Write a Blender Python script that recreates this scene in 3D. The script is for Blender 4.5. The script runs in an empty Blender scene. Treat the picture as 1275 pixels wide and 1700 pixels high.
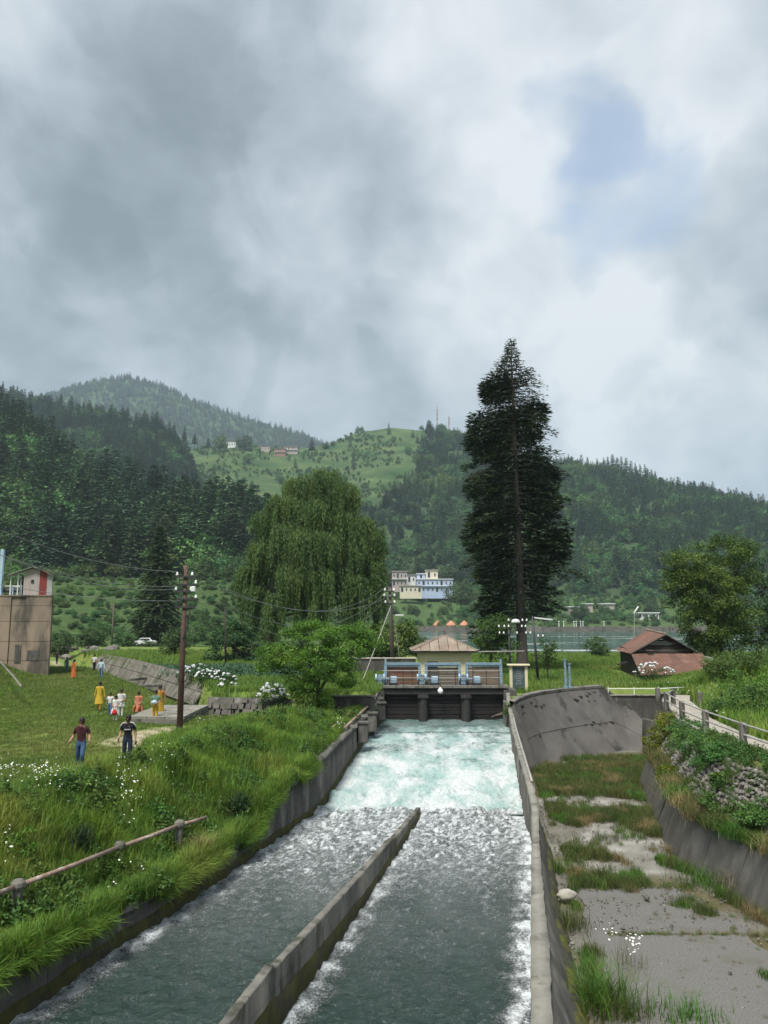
import bpy, bmesh, math, random
import numpy as np
from mathutils import Vector, Matrix
R = math.radians
scene = bpy.context.scene
col = scene.collection

# ------------------------------------------------------------------ camera
F_PX, TH, CAM_Z = 1280.0, math.atan(180 / 1280), 5.0
cam_d = bpy.data.cameras.new('camera'); cam = bpy.data.objects.new('camera', cam_d); col.objects.link(cam)
cam_d.sensor_fit = 'VERTICAL'; cam_d.sensor_height = 36; cam_d.sensor_width = 27
cam_d.lens = 36 * F_PX / 1700; cam_d.clip_end = 20000; cam_d.clip_start = 0.2
cam.location = (0, 0, CAM_Z); cam.rotation_euler = (math.pi / 2 + TH, 0, 0)
scene.camera = cam
CT, ST = math.cos(TH), math.sin(TH)
def ray(px, py):
    u = (px - 637.5) / F_PX; v = (850 - py) / F_PX
    return u, CT - v * ST, ST + v * CT
def P(px, py, z):            # survey helper: the point of height z seen in that direction
    u, y, zz = ray(px, py); t = (z - CAM_Z) / zz
    return Vector((u * t, y * t, z))
def D(px, py, d):            # survey helper: the point d metres ahead seen in that direction
    u, y, zz = ray(px, py); t = d / y
    return Vector((u * t, d, CAM_Z + zz * t))

# ------------------------------------------------------------------ world
SUN_EL, SUN_AZ = 62.0, 205.0          # azimuth measured from +Y towards +X
world = bpy.data.worlds.new('World'); scene.world = world; world.use_nodes = True
wt = world.node_tree; wt.nodes.clear()
class NT:
    def __init__(s, tree): s.t = tree
    def n(s, typ, ins=None, **kw):
        nd = s.t.nodes.new(typ)
        for k, v in kw.items(): setattr(nd, k, v)
        for k, v in (ins or {}).items(): s.set(nd.inputs[k], v)
        return nd
    def set(s, sock, v):
        if isinstance(v, bpy.types.NodeSocket): s.t.links.new(v, sock)
        elif isinstance(v, bpy.types.Node): s.t.links.new(v.outputs[0], sock)
        else:
            if isinstance(v, (tuple, list)) and len(v) == 3 and sock.type == 'RGBA': v = (*v, 1)
            sock.default_value = v
    def m(s, op, a, b=0.0, c=None, clamp=False):
        nd = s.t.nodes.new('ShaderNodeMath'); nd.operation = op; nd.use_clamp = clamp
        s.set(nd.inputs[0], a); s.set(nd.inputs[1], b)
        if c is not None: s.set(nd.inputs[2], c)
        return nd.outputs[0]
    def vm(s, op, a, b=None, out=0):
        nd = s.t.nodes.new('ShaderNodeVectorMath'); nd.operation = op
        s.set(nd.inputs[0], a)
        if b is not None: s.set(nd.inputs[1], b)
        return nd.outputs[out]
    def mix(s, f, a, b, blend='MIX'):
        nd = s.t.nodes.new('ShaderNodeMix'); nd.data_type = 'RGBA'; nd.blend_type = blend
        s.set(nd.inputs[0], f); s.set(nd.inputs[6], a); s.set(nd.inputs[7], b)
        return nd.outputs[2]
    def sstep(s, x, a, b):
        nd = s.t.nodes.new('ShaderNodeMapRange'); nd.interpolation_type = 'SMOOTHSTEP'
        s.set(nd.inputs[0], x); nd.inputs[1].default_value = a; nd.inputs[2].default_value = b
        return nd.outputs[0]
    def noise(s, vec, scale, detail=4, rough=.55, dist=0.0, out=0):
        nd = s.t.nodes.new('ShaderNodeTexNoise'); s.set(nd.inputs['Vector'], vec)
        nd.inputs['Scale'].default_value = scale; nd.inputs['Detail'].default_value = detail
        nd.inputs['Roughness'].default_value = rough; nd.inputs['Distortion'].default_value = dist
        return nd.outputs[out]
    def ramp(s, f, stops):
        nd = s.t.nodes.new('ShaderNodeValToRGB'); s.set(nd.inputs[0], f); e = nd.color_ramp.elements
        while len(e) < len(stops): e.new(0.5)
        for k, (p, c) in zip(e, stops): k.position = p; k.color = (*c, 1)
        return nd.outputs[0]
w = NT(wt)
SKY_STRENGTH = 0.1
sky = w.n('ShaderNodeTexSky', sky_type='NISHITA', sun_disc=False, sun_elevation=R(SUN_EL), sun_rotation=R(SUN_AZ), altitude=1800, air_density=1.0, dust_density=0.8)
geo = w.n('ShaderNodeTexCoord').outputs['Generated']
dirn = w.vm('NORMALIZE', geo)
sep = w.n('ShaderNodeSeparateXYZ', {0: dirn})
zc = w.m('MAXIMUM', sep.outputs[2], 0.0)
den = w.m('ADD', zc, 0.85)
cvec = w.n('ShaderNodeCombineXYZ', {0: w.m('DIVIDE', sep.outputs[0], den), 1: w.m('DIVIDE', sep.outputs[1], den), 2: 0.37})
n_big = w.noise(cvec, 2.6, 6, .46, .5)
n_mid = w.noise(w.vm('ADD', cvec, (4.3, 1.7, 0.2)), 6.5, 6, .50, .8)
n_fine = w.noise(w.vm('ADD', cvec, (7.9, 3.1, 2.2)), 16.0, 5, .5, .8)
n_warp = w.noise(cvec, 6.0, 4, .55, 0, out=1)
wdir = w.vm('ADD', dirn, w.vm('MULTIPLY', w.vm('SUBTRACT', n_warp, (.5, .5, .5)), (.24, .24, .24)))
wdir = w.vm('NORMALIZE', wdir)
def blob(px, py, r0, r1):
    v = Vector(ray(px, py)).normalized()
    return w.sstep(w.vm('DOT_PRODUCT', wdir, tuple(v), out=1), math.cos(R(r1)), math.cos(R(r0)))
n_puff = w.noise(w.vm('ADD', cvec, (2.1, 8.3, 1.2)), 5.5, 8, .52, 1.3)
ridge_ = w.m('SUBTRACT', 1.0, w.m('MULTIPLY', w.m('ABSOLUTE', w.m('SUBTRACT', n_puff, .5)), 5.0), clamp=True)
tone = w.m('ADD', 0.50, w.m('MULTIPLY', w.m('SUBTRACT', n_big, .5), .70))
tone = w.m('ADD', tone, w.m('MULTIPLY', w.m('SUBTRACT', n_mid, .5), .78))
tone = w.m('ADD', tone, w.m('MULTIPLY', w.m('SUBTRACT', n_fine, .5), .36))
tone = w.m('ADD', tone, w.m('MULTIPLY', w.m('SUBTRACT', ridge_, .35), .10))
tone = w.m('ADD', tone, w.m('MULTIPLY', w.m('SUBTRACT', w.sstep(n_puff, .42, .58), .5), .11))
n_edge = w.noise(w.vm('ADD', cvec, (1.3, 5.1, 4.2)), 9.0, 8, .56, 1.4)
tone = w.m('ADD', tone, w.m('MULTIPLY', w.m('SUBTRACT', w.sstep(n_edge, .43, .62), .5), .06))
for px, py, r0, r1, a in [(150, 500, 3, 17, -.30), (380, 290, 2, 14, -.26), (600, 590, 1, 9, -.16), (560, 300, 1, 8, -.10), (1250, 420, 2, 9, -.14), (700, 200, 1, 7, -.05), (30, 330, 2, 9, -.1),
                          (100, 90, 2, 12, .16), (500, 420, .5, 6.5, .34), (900, 560, 2, 11, .32), (1000, 60, 4, 16, .26), (1120, 660, 2, 11, .26), (730, 110, 1, 8, .12), (850, 330, .5, 6, .16), (1250, 300, 1, 5, .12)]:
    tone = w.m('ADD', tone, w.m('MULTIPLY', blob(px, py, r0, r1), a))
cloud = w.ramp(tone, [(0.0, (.134, .162, .192)), (.25, (.194, .228, .264)), (.5, (.288, .326, .370)), (.75, (.388, .420, .456)), (1.0, (.505, .528, .552))])
hole = w.m('ADD', blob(1060, 330, 0.5, 7.0), w.m('MULTIPLY', blob(965, 200, .5, 5.0), .95))
hole = w.m('ADD', hole, w.m('MULTIPLY', w.m('MINIMUM', w.m('MULTIPLY', hole, 2.5), 1.0), w.m('ADD', w.m('MULTIPLY', w.m('SUBTRACT', n_puff, .5), 1.9), w.m('MULTIPLY', w.m('SUBTRACT', n_fine, .5), 1.5))))
hole = w.m('MULTIPLY', w.sstep(hole, .2, 1.3), .62)
skyc = w.vm('MULTIPLY', w.vm('MULTIPLY', sky, (SKY_STRENGTH, SKY_STRENGTH, SKY_STRENGTH)), (1.75, 1.68, 1.50))
final = w.mix(hole, cloud, skyc)
final = w.vm('MULTIPLY', final, (1 / SKY_STRENGTH,) * 3)
bg = w.n('ShaderNodeBackground', {'Color': final, 'Strength': SKY_STRENGTH})
w.n('ShaderNodeOutputWorld', {'Surface': bg})
world.cycles.sampling_method = 'MANUAL'; world.cycles.sample_map_resolution = 512

# ------------------------------------------------------------------ sun behind thin cloud
sun_d = bpy.data.lights.new('sun', 'SUN'); sun = bpy.data.objects.new('sun', sun_d); col.objects.link(sun)
sun_d.energy = 4.0; sun_d.angle = R(16); sun_d.color = (1.0, .955, .88)
sd = Vector((math.sin(R(SUN_AZ)) * math.cos(R(SUN_EL)), math.cos(R(SUN_AZ)) * math.cos(R(SUN_EL)), math.sin(R(SUN_EL))))
sun.rotation_euler = (-sd).to_track_quat('-Z', 'Y').to_euler()
vs = scene.view_settings
vs.view_transform = 'Standard'; vs.look = 'None'; vs.gamma = 1.0; vs.use_curve_mapping = False
vs.exposure = 0.7
scene.cycles.use_denoising = True
scene.cycles.max_bounces = 5; scene.cycles.diffuse_bounces = 2; scene.cycles.glossy_bounces = 2
scene.cycles.transmission_bounces = 3; scene.cycles.transparent_max_bounces = 6; scene.cycles.volume_bounces = 1
scene.cycles.sample_clamp_indirect = 4.0
scene.cycles.use_adaptive_sampling = True; scene.cycles.adaptive_threshold = 0.02

# ------------------------------------------------------------------ helpers
rng = np.random.default_rng(7); random.seed(7)
def sm(a, b, x):
    t = np.clip((np.asarray(x, float) - a) / (b - a), 0, 1); return t * t * (3 - 2 * t)
_perm = np.random.default_rng(11).permutation(256); _perm = np.concatenate([_perm, _perm, _perm])
_ga = np.random.default_rng(12).uniform(0, 2 * np.pi, 256); _gx, _gy = np.cos(_ga), np.sin(_ga)
def perlin(x, y):
    x = np.asarray(x, float); y = np.asarray(y, float)
    xi = np.floor(x).astype(int); yi = np.floor(y).astype(int); xf = x - xi; yf = y - yi
    u = xf * xf * xf * (xf * (xf * 6 - 15) + 10); v = yf * yf * yf * (yf * (yf * 6 - 15) + 10)
    def g(ix, iy, fx, fy):
        h = _perm[_perm[ix & 255] + (iy & 255)]; return _gx[h] * fx + _gy[h] * fy
    a = g(xi, yi, xf, yf); b = g(xi + 1, yi, xf - 1, yf); c = g(xi, yi + 1, xf, yf - 1); d = g(xi + 1, yi + 1, xf - 1, yf - 1)
    return (a + u * (b - a)) + v * ((c + u * (d - c)) - (a + u * (b - a)))
def fbm(x, y, o=4, g=.5):
    s = 0; a = 1.0; f = 1.0
    for k in range(o): s = s + a * perlin(x * f + 17.3 * k, y * f - 9.1 * k); a *= g; f *= 2.03
    return s
def tag(o, label=None, cat=None, group=None, kind=None):
    if label: o['label'] = label
    if cat: o['category'] = cat
    if group: o['group'] = group
    if kind: o['kind'] = kind
    return o
def empty(name, loc, label=None, cat=None, group=None, rz=0):
    o = bpy.data.objects.new(name, None); col.objects.link(o); o.location = loc; o.rotation_euler.z = rz
    o.empty_display_size = .3
    return tag(o, label, cat, group)
def link(name, me, mat=None, parent=None):
    o = bpy.data.objects.new(name, me); col.objects.link(o)
    if mat is not None and not me.materials: me.materials.append(mat)
    if parent is not None: o.parent = parent
    return o
def wloc(o):
    v = Vector(o.location)
    while o.parent is not None: o = o.parent; v += Vector(o.location)
    return v
def np_mesh(name, V, Fq, smooth=False, uv=None):
    V = np.asarray(V, np.float32).reshape(-1, 3); Fq = np.asarray(Fq, np.int32)
    me = bpy.data.meshes.new(name); k = Fq.shape[1]; n = len(Fq)
    me.vertices.add(len(V)); me.vertices.foreach_set('co', V.ravel())
    me.loops.add(n * k); me.loops.foreach_set('vertex_index', Fq.ravel())
    me.polygons.add(n); me.polygons.foreach_set('loop_start', np.arange(0, n * k, k, dtype=np.int32))
    me.polygons.foreach_set('loop_total', np.full(n, k, np.int32))
    if smooth: me.polygons.foreach_set('use_smooth', np.ones(n, bool))
    me.update(calc_edges=True); return me
def fattr(me, name, vals):
    a = me.attributes.new(name, 'FLOAT', 'POINT'); a.data.foreach_set('value', np.asarray(vals, np.float32).ravel())
def cattr(me, name, vals):
    vals = np.asarray(vals, np.float32)
    if vals.shape[1] == 3: vals = np.concatenate([vals, np.ones((len(vals), 1), np.float32)], 1)
    a = me.attributes.new(name, 'FLOAT_COLOR', 'POINT'); a.data.foreach_set('color', vals.ravel())
def grid_faces(nr, nc):
    i = np.arange(nr - 1)[:, None] * nc + np.arange(nc - 1)[None, :]; i = i.ravel()
    return np.stack([i, i + 1, i + nc + 1, i + nc], 1)
class MB:
    def __init__(s): s.v = []; s.f = []
    def add(s, vs, fs):
        b = len(s.v); s.v += [tuple(v) for v in vs]; s.f += [tuple(i + b for i in f) for f in fs]; return s
    def box(s, c, d, rz=0, rx=0, ry=0, bev=0):
        M = Matrix.Translation(Vector(c)) @ Matrix.Rotation(rz, 4, 'Z') @ Matrix.Rotation(ry, 4, 'Y') @ Matrix.Rotation(rx, 4, 'X')
        x, y, z = d[0] / 2, d[1] / 2, d[2] / 2
        if not bev:
            vs = [M @ Vector((a * x, b * y, e * z)) for e in (-1, 1) for b in (-1, 1) for a in (-1, 1)]
            return s.add(vs, [(0, 2, 3, 1), (4, 5, 7, 6), (0, 1, 5, 4), (2, 6, 7, 3), (0, 4, 6, 2), (1, 3, 7, 5)])
        bm = bmesh.new(); bmesh.ops.create_cube(bm, size=1)
        for v in bm.verts: v.co = Vector((v.co.x * d[0], v.co.y * d[1], v.co.z * d[2]))
        bmesh.ops.bevel(bm, geom=list(bm.edges), offset=bev, segments=1, affect='EDGES', profile=.5)
        bm.verts.index_update()
        s.add([M @ v.co for v in bm.verts], [[v.index for v in f.verts] for f in bm.faces]); bm.free(); return s
    def hexa(s, b4, t4):
        return s.add(list(b4) + list(t4), [(3, 2, 1, 0), (4, 5, 6, 7), (0, 1, 5, 4), (1, 2, 6, 5), (2, 3, 7, 6), (3, 0, 4, 7)])
    def tube(s, pts, rad, n=8, caps=True):
        pts = [Vector(p) for p in pts]; k = len(pts)
        if not hasattr(rad, '__len__'): rad = [rad] * k
        vs = []; fs = []; up = Vector((0, 0, 1)); prev = None
        for i, p in enumerate(pts):
            t = (pts[min(i + 1, k - 1)] - pts[max(i - 1, 0)]).normalized()
            if prev is None:
                a = t.cross(up)
                if a.length < 1e-3: a = Vector((1, 0, 0))
                a.normalize()
            else:
                a = (prev - t * prev.dot(t)).normalized()
            prev = a; b = t.cross(a)
            for j in range(n):
                w_ = 2 * math.pi * j / n; vs.append(p + (a * math.cos(w_) + b * math.sin(w_)) * rad[i])
        for i in range(k - 1):
            for j in range(n):
                fs.append((i * n + j, i * n + (j + 1) % n, (i + 1) * n + (j + 1) % n, (i + 1) * n + j))
        if caps: fs.append(tuple(range(n - 1, -1, -1))); fs.append(tuple(range((k - 1) * n, k * n)))
        return s.add(vs, fs)
    def lathe(s, c, prof, n=16, sx=1, sy=1):
        c = Vector(c); vs = []; fs = []; k = len(prof)
        for r, z in prof:
            for j in range(n):
                a = 2 * math.pi * j / n; vs.append(c + Vector((r * math.cos(a) * sx, r * math.sin(a) * sy, z)))
        for i in range(k - 1):
            for j in range(n): fs.append((i * n + j, i * n + (j + 1) % n, (i + 1) * n + (j + 1) % n, (i + 1) * n + j))
        fs.append(tuple(range(n - 1, -1, -1))); fs.append(tuple(range((k - 1) * n, k * n)))
        return s.add(vs, fs)
    def sheet(s, a, b, c, d, th=.03, nu=1, wave=0.0, periods=0):
        """thick panel over corners a-b-c-d (a-b is the width); wave>0 gives corrugations running from a to d"""
        a, b, c, d = map(Vector, (a, b, c, d)); nrm = (b - a).cross(d - a).normalized()
        nu = max(nu, periods * 4 if periods else nu); top = []; bot = []
        for i in range(nu + 1):
            t = i / nu; off = nrm * (wave * math.sin(2 * math.pi * periods * t) if periods else 0)
            for q in (a.lerp(b, t), d.lerp(c, t)): top.append(q + off + nrm * th / 2); bot.append(q + off - nrm * th / 2)
        vs = top + bot; m = len(top); fs = []
        for i in range(nu):
            j = 2 * i; fs += [(j, j + 2, j + 3, j + 1), (m + j, m + j + 1, m + j + 3, m + j + 2), (j, m + j, m + j + 2, j + 2), (j + 1, j + 3, m + j + 3, m + j + 1)]
        fs += [(0, 1, m + 1, m), (m - 2, 2 * m - 2, 2 * m - 1, m - 1)]
        return s.add(vs, fs)
    def build(s, name, mat, parent=None, smooth=False, auto=None):
        off = wloc(parent) if parent is not None else Vector((0, 0, 0))
        me = bpy.data.meshes.new(name); me.from_pydata([Vector(v) - off for v in s.v], [], s.f)
        if smooth:
            for p in me.polygons: p.use_smooth = True
        me.update()
        o = link(name, me, mat, parent)
        if parent is None and s.v:      # put the origin at the base of the mesh
            vs = np.array([tuple(v) for v in s.v]); c = Vector((vs[:, 0].mean(), vs[:, 1].mean(), vs[:, 2].min()))
            me.transform(Matrix.Translation(-c)); o.location = c
        return o
def copy_tree(o, parent=None):
    c = o.copy(); col.objects.link(c); c.parent = parent
    for ch in list(o.children): copy_tree(ch, c)
    return c
def interp(pts, y, k):
    a = np.array(pts, float); return np.interp(y, a[:, 0], a[:, k])

# ------------------------------------------------------------------ materials
M = {}
def mat(name, c1, c2=None, scale=2.0, rough=.8, bump=0.0, bscale=None, spec=.3, detail=5, c3=None, s3=.4, th3=(.5, .65), stretch=(1, 1, 1), metallic=0, rand=0.0, lines=None):
    m = bpy.data.materials.new(name); m.use_nodes = True; t = NT(m.node_tree); t.t.nodes.clear()
    pos = t.n('ShaderNodeNewGeometry').outputs['Position']
    if stretch != (1, 1, 1): pos = t.vm('MULTIPLY', pos, stretch)
    c = c1
    if c2 is not None:
        c = t.mix(t.sstep(t.noise(pos, scale, detail, .6), .3, .7), c1, c2)
    if c3 is not None:
        c = t.mix(t.sstep(t.noise(t.vm('ADD', pos, (31, 7, 3)), s3, 6, .65), th3[0], th3[1]), c, c3)
    if rand:
        rn = t.n('ShaderNodeObjectInfo').outputs['Random']
        c = t.mix(1.0, c, t.n('ShaderNodeCombineXYZ', {0: t.m('MULTIPLY_ADD', rn, 2 * rand, 1 - rand), 1: t.m('MULTIPLY_ADD', rn, 2 * rand, 1 - rand), 2: t.m('MULTIPLY_ADD', rn, 2 * rand, 1 - rand)}), 'MULTIPLY')
    if lines:
        sp_ = t.n('ShaderNodeSeparateXYZ', {0: t.n('ShaderNodeNewGeometry').outputs['Position']}); wob = t.m('MULTIPLY', t.noise(pos, 1.5, 3), .12)
        fz = t.m('ABSOLUTE', t.m('SUBTRACT', t.m('FRACT', t.m('ADD', t.m('DIVIDE', sp_.outputs[2], lines[0]), wob)), .5)); fy = t.m('ABSOLUTE', t.m('SUBTRACT', t.m('FRACT', t.m('ADD', t.m('DIVIDE', sp_.outputs[1], lines[1]), t.m('MULTIPLY', wob, .15))), .5))
        ln = t.m('MAXIMUM', t.m('MULTIPLY', t.sstep(fz, .44, .5), .55), t.sstep(fy, .488, .498)); c = t.mix(t.m('MULTIPLY', ln, .62), c, (.025, .025, .022))
    b = t.n('ShaderNodeBsdfPrincipled', {'Base Color': c, 'Roughness': rough, 'Specular IOR Level': spec, 'Metallic': metallic})
    if bump:
        h = t.noise(pos, bscale or scale * 3, 6, .6)
        t.set(b.inputs['Normal'], t.n('ShaderNodeBump', {'Strength': bump, 'Distance': .03, 'Height': h}))
    t.n('ShaderNodeOutputMaterial', {'Surface': b})
    M[name] = m; return m
def foliage(name, c1, c2, c3=None, scale=1.2, var=.25, trans=.28, hue=.02, stretch=None, isl=.5):
    m = bpy.data.materials.new(name); m.use_nodes = True; t = NT(m.node_tree); t.t.nodes.clear()
    g = t.n('ShaderNodeNewGeometry'); pos = g.outputs['Position']
    if stretch: pos = t.vm('MULTIPLY', pos, stretch)
    c = t.mix(t.sstep(t.noise(pos, scale, 3, .6), .32, .68), c1, c2)
    if c3 is not None: c = t.mix(t.sstep(t.noise(t.vm('ADD', pos, (9, 5, 2)), scale * .35, 3, .6), .5, .72), c, c3)
    rn = t.n('ShaderNodeObjectInfo').outputs['Random']
    ri = g.outputs['Random Per Island']
    val = t.m('ADD', t.m('MULTIPLY_ADD', rn, 2 * var, 1 - var), t.m('MULTIPLY_ADD', ri, isl, -isl / 2))
    hs = t.n('ShaderNodeHueSaturation', {'Hue': t.m('MULTIPLY_ADD', rn, 2 * hue, .5 - hue), 'Saturation': 1.0, 'Value': val, 'Color': c})
    d = t.n('ShaderNodeBsdfPrincipled', {'Base Color': hs.outputs[0], 'Roughness': .62, 'Specular IOR Level': .25})
    tr = t.n('ShaderNodeBsdfTranslucent', {'Color': hs.outputs[0]})
    mx = t.n('ShaderNodeMixShader', {0: trans, 1: d.outputs[0], 2: tr.outputs[0]})
    t.n('ShaderNodeOutputMaterial', {'Surface': mx}); M[name] = m; return m
# surface colours
mat('concrete', (.18, .172, .15), (.115, .11, .097), 1.6, .9, .6, 12, c3=(.055, .055, .04), s3=1.2, th3=(.5, .62), stretch=(1, 1, .35), lines=(.4, 2.6))
mat('concrete_dark', (.098, .094, .084), (.052, .050, .044), 1.8, .85, .6, 12, c3=(.165, .158, .138), s3=1.3, th3=(.52, .66), stretch=(1, 1, .3), lines=(.27, 2.6))
mat('concrete_pale', (0.233, 0.223, 0.194), (0.168, 0.162, 0.140), 2.2, .9, .4, 14, c3=(0.091, 0.087, 0.071), s3=1.1, th3=(.52, .68))
mat('concrete_wet', (.06, .058, .05), (.10, .095, .085), 2.5, .45, .4, 9, c3=(.22, .22, .21), s3=1.6, th3=(.62, .7), stretch=(1, 1, .12), spec=.5)
mat('concrete_spill', (0.104, 0.098, 0.090), (0.073, 0.068, 0.064), 1.0, .85, .45, 10, c3=(0.034, 0.032, 0.028), s3=.55, th3=(.56, .66), stretch=(1, 1, .55))
mat('concrete_tan', (.265, .205, .15), (.18, .145, .115), .8, .9, .4, 6, c3=(.085, .074, .062), s3=.45, th3=(.46, .62), stretch=(1, 1, .35))
mat('mossy', (.075, .075, .016), (.045, .042, .016), 3, .95, .8, 25, c3=(.045, .04, .03), s3=1.6, th3=(.5, .62))
mat('floor_slab', (.155, .152, .142), (.088, .086, .08), 24, .85, .5, 40, c3=(.105, .10, .082), s3=.7, th3=(.5, .7), rand=.04)
mat('stone', (0.180, 0.169, 0.150), (0.098, 0.091, 0.083), 3.0, .9, .5, 12, rand=.35)
mat('masonry', (.17, .155, .135), (.105, .098, .086), 1.2, .9, .5, 8, c3=(.06, .065, .035), s3=.5, th3=(.5, .65), rand=.18)
mat('path', (0.340, 0.315, 0.272), (0.264, 0.242, 0.204), 1.2, .95, .3, 10, c3=(0.187, 0.174, 0.136), s3=.6, th3=(.55, .7))
mat('rust', (.17, .085, .055), (.10, .055, .04), 4, .7, .3, 14, c3=(.24, .19, .15), s3=1.6, th3=(.55, .7))
mat('rust_tin', (.155, .080, .056), (.105, .060, .046), 1.4, .7, .25, 10, c3=(.20, .145, .115), s3=.9, th3=(.55, .72), rand=.14)
mat('rust_tin_old', (.255, .215, .175), (.20, .15, .115), 1.2, .8, .3, 12, c3=(.14, .11, .09), s3=.8, th3=(.52, .66), rand=.12)
mat('tin_grey', (.33, .34, .34), (.26, .265, .265), 2, .5, .2, 10, c3=(.22, .17, .14), s3=1.0, th3=(.58, .7), rand=.1)
mat('tin_red', (.20, .035, .03), (.15, .03, .028), 2, .55, .2, 10)
mat('blue_paint', (.20, .29, .36), (.15, .22, .275), 3, .5, .2, 15, c3=(.12, .085, .065), s3=2.2, th3=(.62, .7))
mat('blue_motor', (.36, .48, .58), (.29, .40, .50), 4, .45, .1, 15)
mat('plank_red', (.145, .062, .045), (.095, .048, .036), 3, .75, .4, 12, c3=(.19, .12, .09), s3=2, th3=(.58, .7), stretch=(.3, 1, 1.6), rand=.22)
mat('plank_grey', (.13, .108, .092), (.085, .072, .064), 3, .75, .4, 12, c3=(.17, .11, .085), s3=2, th3=(.58, .7), stretch=(.3, 1, 1.6), rand=.2)
mat('plank_tan', (.21, .155, .12), (.145, .105, .082), 3, .75, .4, 12, c3=(.11, .075, .06), s3=2, th3=(.58, .7), stretch=(.3, 1, 1.6), rand=.2)
mat('plank_dark', (0.020, 0.016, 0.015), (0.013, 0.011, 0.011), 3, .6, .4, 12, stretch=(.3, 1, 1.6), rand=.3)  # dark planks, blackened further to hold the shade of the gate openings
mat('wood_dark', (.045, .036, .03), (.03, .025, .022), 3, .85, .4, 12, stretch=(1, 1, 3), rand=.3)
mat('wood_pole', (.13, .108, .09), (.085, .07, .06), 4, .9, .4, 10, stretch=(2, 2, .2))
mat('pole_rust', (.105, .058, .043), (.065, .042, .036), 3, .75, .3, 12)
mat('steel_dark', (.045, .045, .047), (.03, .03, .032), 5, .5, .1, 12)
mat('pipe', (.29, .225, .185), (.2, .125, .09), 3, .7, .3, 14, c3=(.36, .33, .3), s3=3, th3=(.55, .65))
mat('pipe_grey', (.34, .335, .315), (.25, .24, .22), 3, .6, .2, 14)
mat('cream', (0.627, 0.571, 0.375), (0.549, 0.493, 0.319), 1.3, .85, .15, 8, c3=(0.403, 0.370, 0.252), s3=.8, th3=(.58, .75), stretch=(1, 1, .5))
mat('white_paint', (.72, .73, .72), (.62, .63, .62), 2, .5)
mat('ceramic', (.82, .82, .8), None, rough=.25, spec=.5)
mat('lamp_glass', (.80, .80, .78), None, rough=.3, spec=.5)
mat('board_panel', (.075, .115, .125), (.045, .075, .08), 3, .5, 0, c3=(.17, .205, .2), s3=4, th3=(.6, .68))
mat('glass_dark', (.02, .024, .028), None, rough=.1, spec=.6)
mat('house_blue', (.40, .48, .64), (.34, .42, .58), .4, .8, c3=(.42, .48, .62), s3=.15, th3=(.55, .7))
mat('house_cream', (.60, .56, .44), (.54, .50, .38), .4, .8)
mat('house_pink', (.40, .34, .315), (.32, .28, .26), .3, .85, c3=(.22, .2, .19), s3=.12, th3=(.55, .7))
mat('house_white', (.66, .67, .66), (.58, .59, .58), .3, .8)
mat('house_brick', (.30, .16, .115), (.24, .135, .1), .3, .85)
mat('tent_orange', (.46, .215, .14), (.42, .19, .12), .5, .8)
mat('wire', (.16, .17, .175), None, rough=.6)
mat('wire_dark', (.03, .03, .032), None, rough=.6)
mat('mast', (.30, .28, .28), None, rough=.6)
mat('bark', (.085, .068, .055), (.05, .042, .035), 3, .95, .6, 14, stretch=(2, 2, .4))
mat('bark_grey', (0.086, 0.075, 0.066), (0.053, 0.046, 0.041), 3, .95, .6, 12, stretch=(2, 2, .3))
mat('moss_bright', (.105, .112, .012), (.05, .055, .014), 5, .95, .9, 25, c3=(.04, .038, .03), s3=1.3, th3=(.44, .54))
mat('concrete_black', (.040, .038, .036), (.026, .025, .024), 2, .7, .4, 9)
mat('pale_gravel', (.33, .32, .29), (.22, .21, .19), 3.5, .9, .5, 18, c3=(.14, .13, .09), s3=1.2, th3=(.5, .62))
mat('masonry_dark', (.115, .106, .094), (.066, .062, .055), 1.6, .9, .6, 9, c3=(.05, .058, .026), s3=.9, th3=(.48, .6), rand=.2)
mat('boulder', (0.345, 0.330, 0.285), (0.255, 0.247, 0.210), 3, .9, .4, 14, c3=(0.150, 0.158, 0.090), s3=1.5, th3=(.55, .7))
mat('flower_white', (0.624, 0.624, 0.608), (0.496, 0.520, 0.576), 8, .7)
mat('flower_daisy', (.84, .84, .80), None, rough=.7)
mat('skin', (.30, .165, .105), None, rough=.55)
mat('hair', (.012, .010, .009), None, rough=.5)
mat('car_white', (.78, .79, .80), None, rough=.25, spec=.5)
mat('tyre', (.018, .018, .019), None, rough=.85)
foliage('leaf_cedar', (0.017, 0.034, 0.019), (0.028, 0.049, 0.019), (0.052, 0.074, 0.019), .7, .1, .12)
foliage('leaf_willow', (0.090, 0.163, 0.041), (0.053, 0.108, 0.032), (0.132, 0.205, 0.051), .55, .1, .25, stretch=(1.6, 1.6, .22))
foliage('leaf_bright', (0.112, 0.197, 0.024), (0.069, 0.133, 0.019), (0.161, 0.240, 0.029), .8, .1, .3)
foliage('leaf_mid', (0.076, 0.145, 0.030), (0.049, 0.102, 0.025), (0.118, 0.186, 0.036), .7, .15, .28)
foliage('leaf_dark', (0.044, 0.085, 0.028), (0.029, 0.061, 0.023), (0.065, 0.113, 0.032), .5, .15, .2)
foliage('leaf_olive', (.082, .160, .026), (.050, .110, .022), (.12, .195, .030), .45, .12, .3)
foliage('leaf_forest', (0.051, 0.097, 0.045), (0.035, 0.074, 0.039), (0.082, 0.138, 0.043), .03, .42, .15, .03)
foliage('leaf_forest_broad', (0.083, 0.156, 0.048), (0.056, 0.118, 0.041), (0.135, 0.213, 0.053), .03, .38, .2, .03)
foliage('leaf_ivy', (0.067, 0.147, 0.032), (0.044, 0.098, 0.024), (0.127, 0.201, 0.037), 1.6, .2, .25)
foliage('leaf_moss', (.155, .185, .016), (.11, .14, .014), (.19, .17, .02), 2.0, .1, .3)
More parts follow.
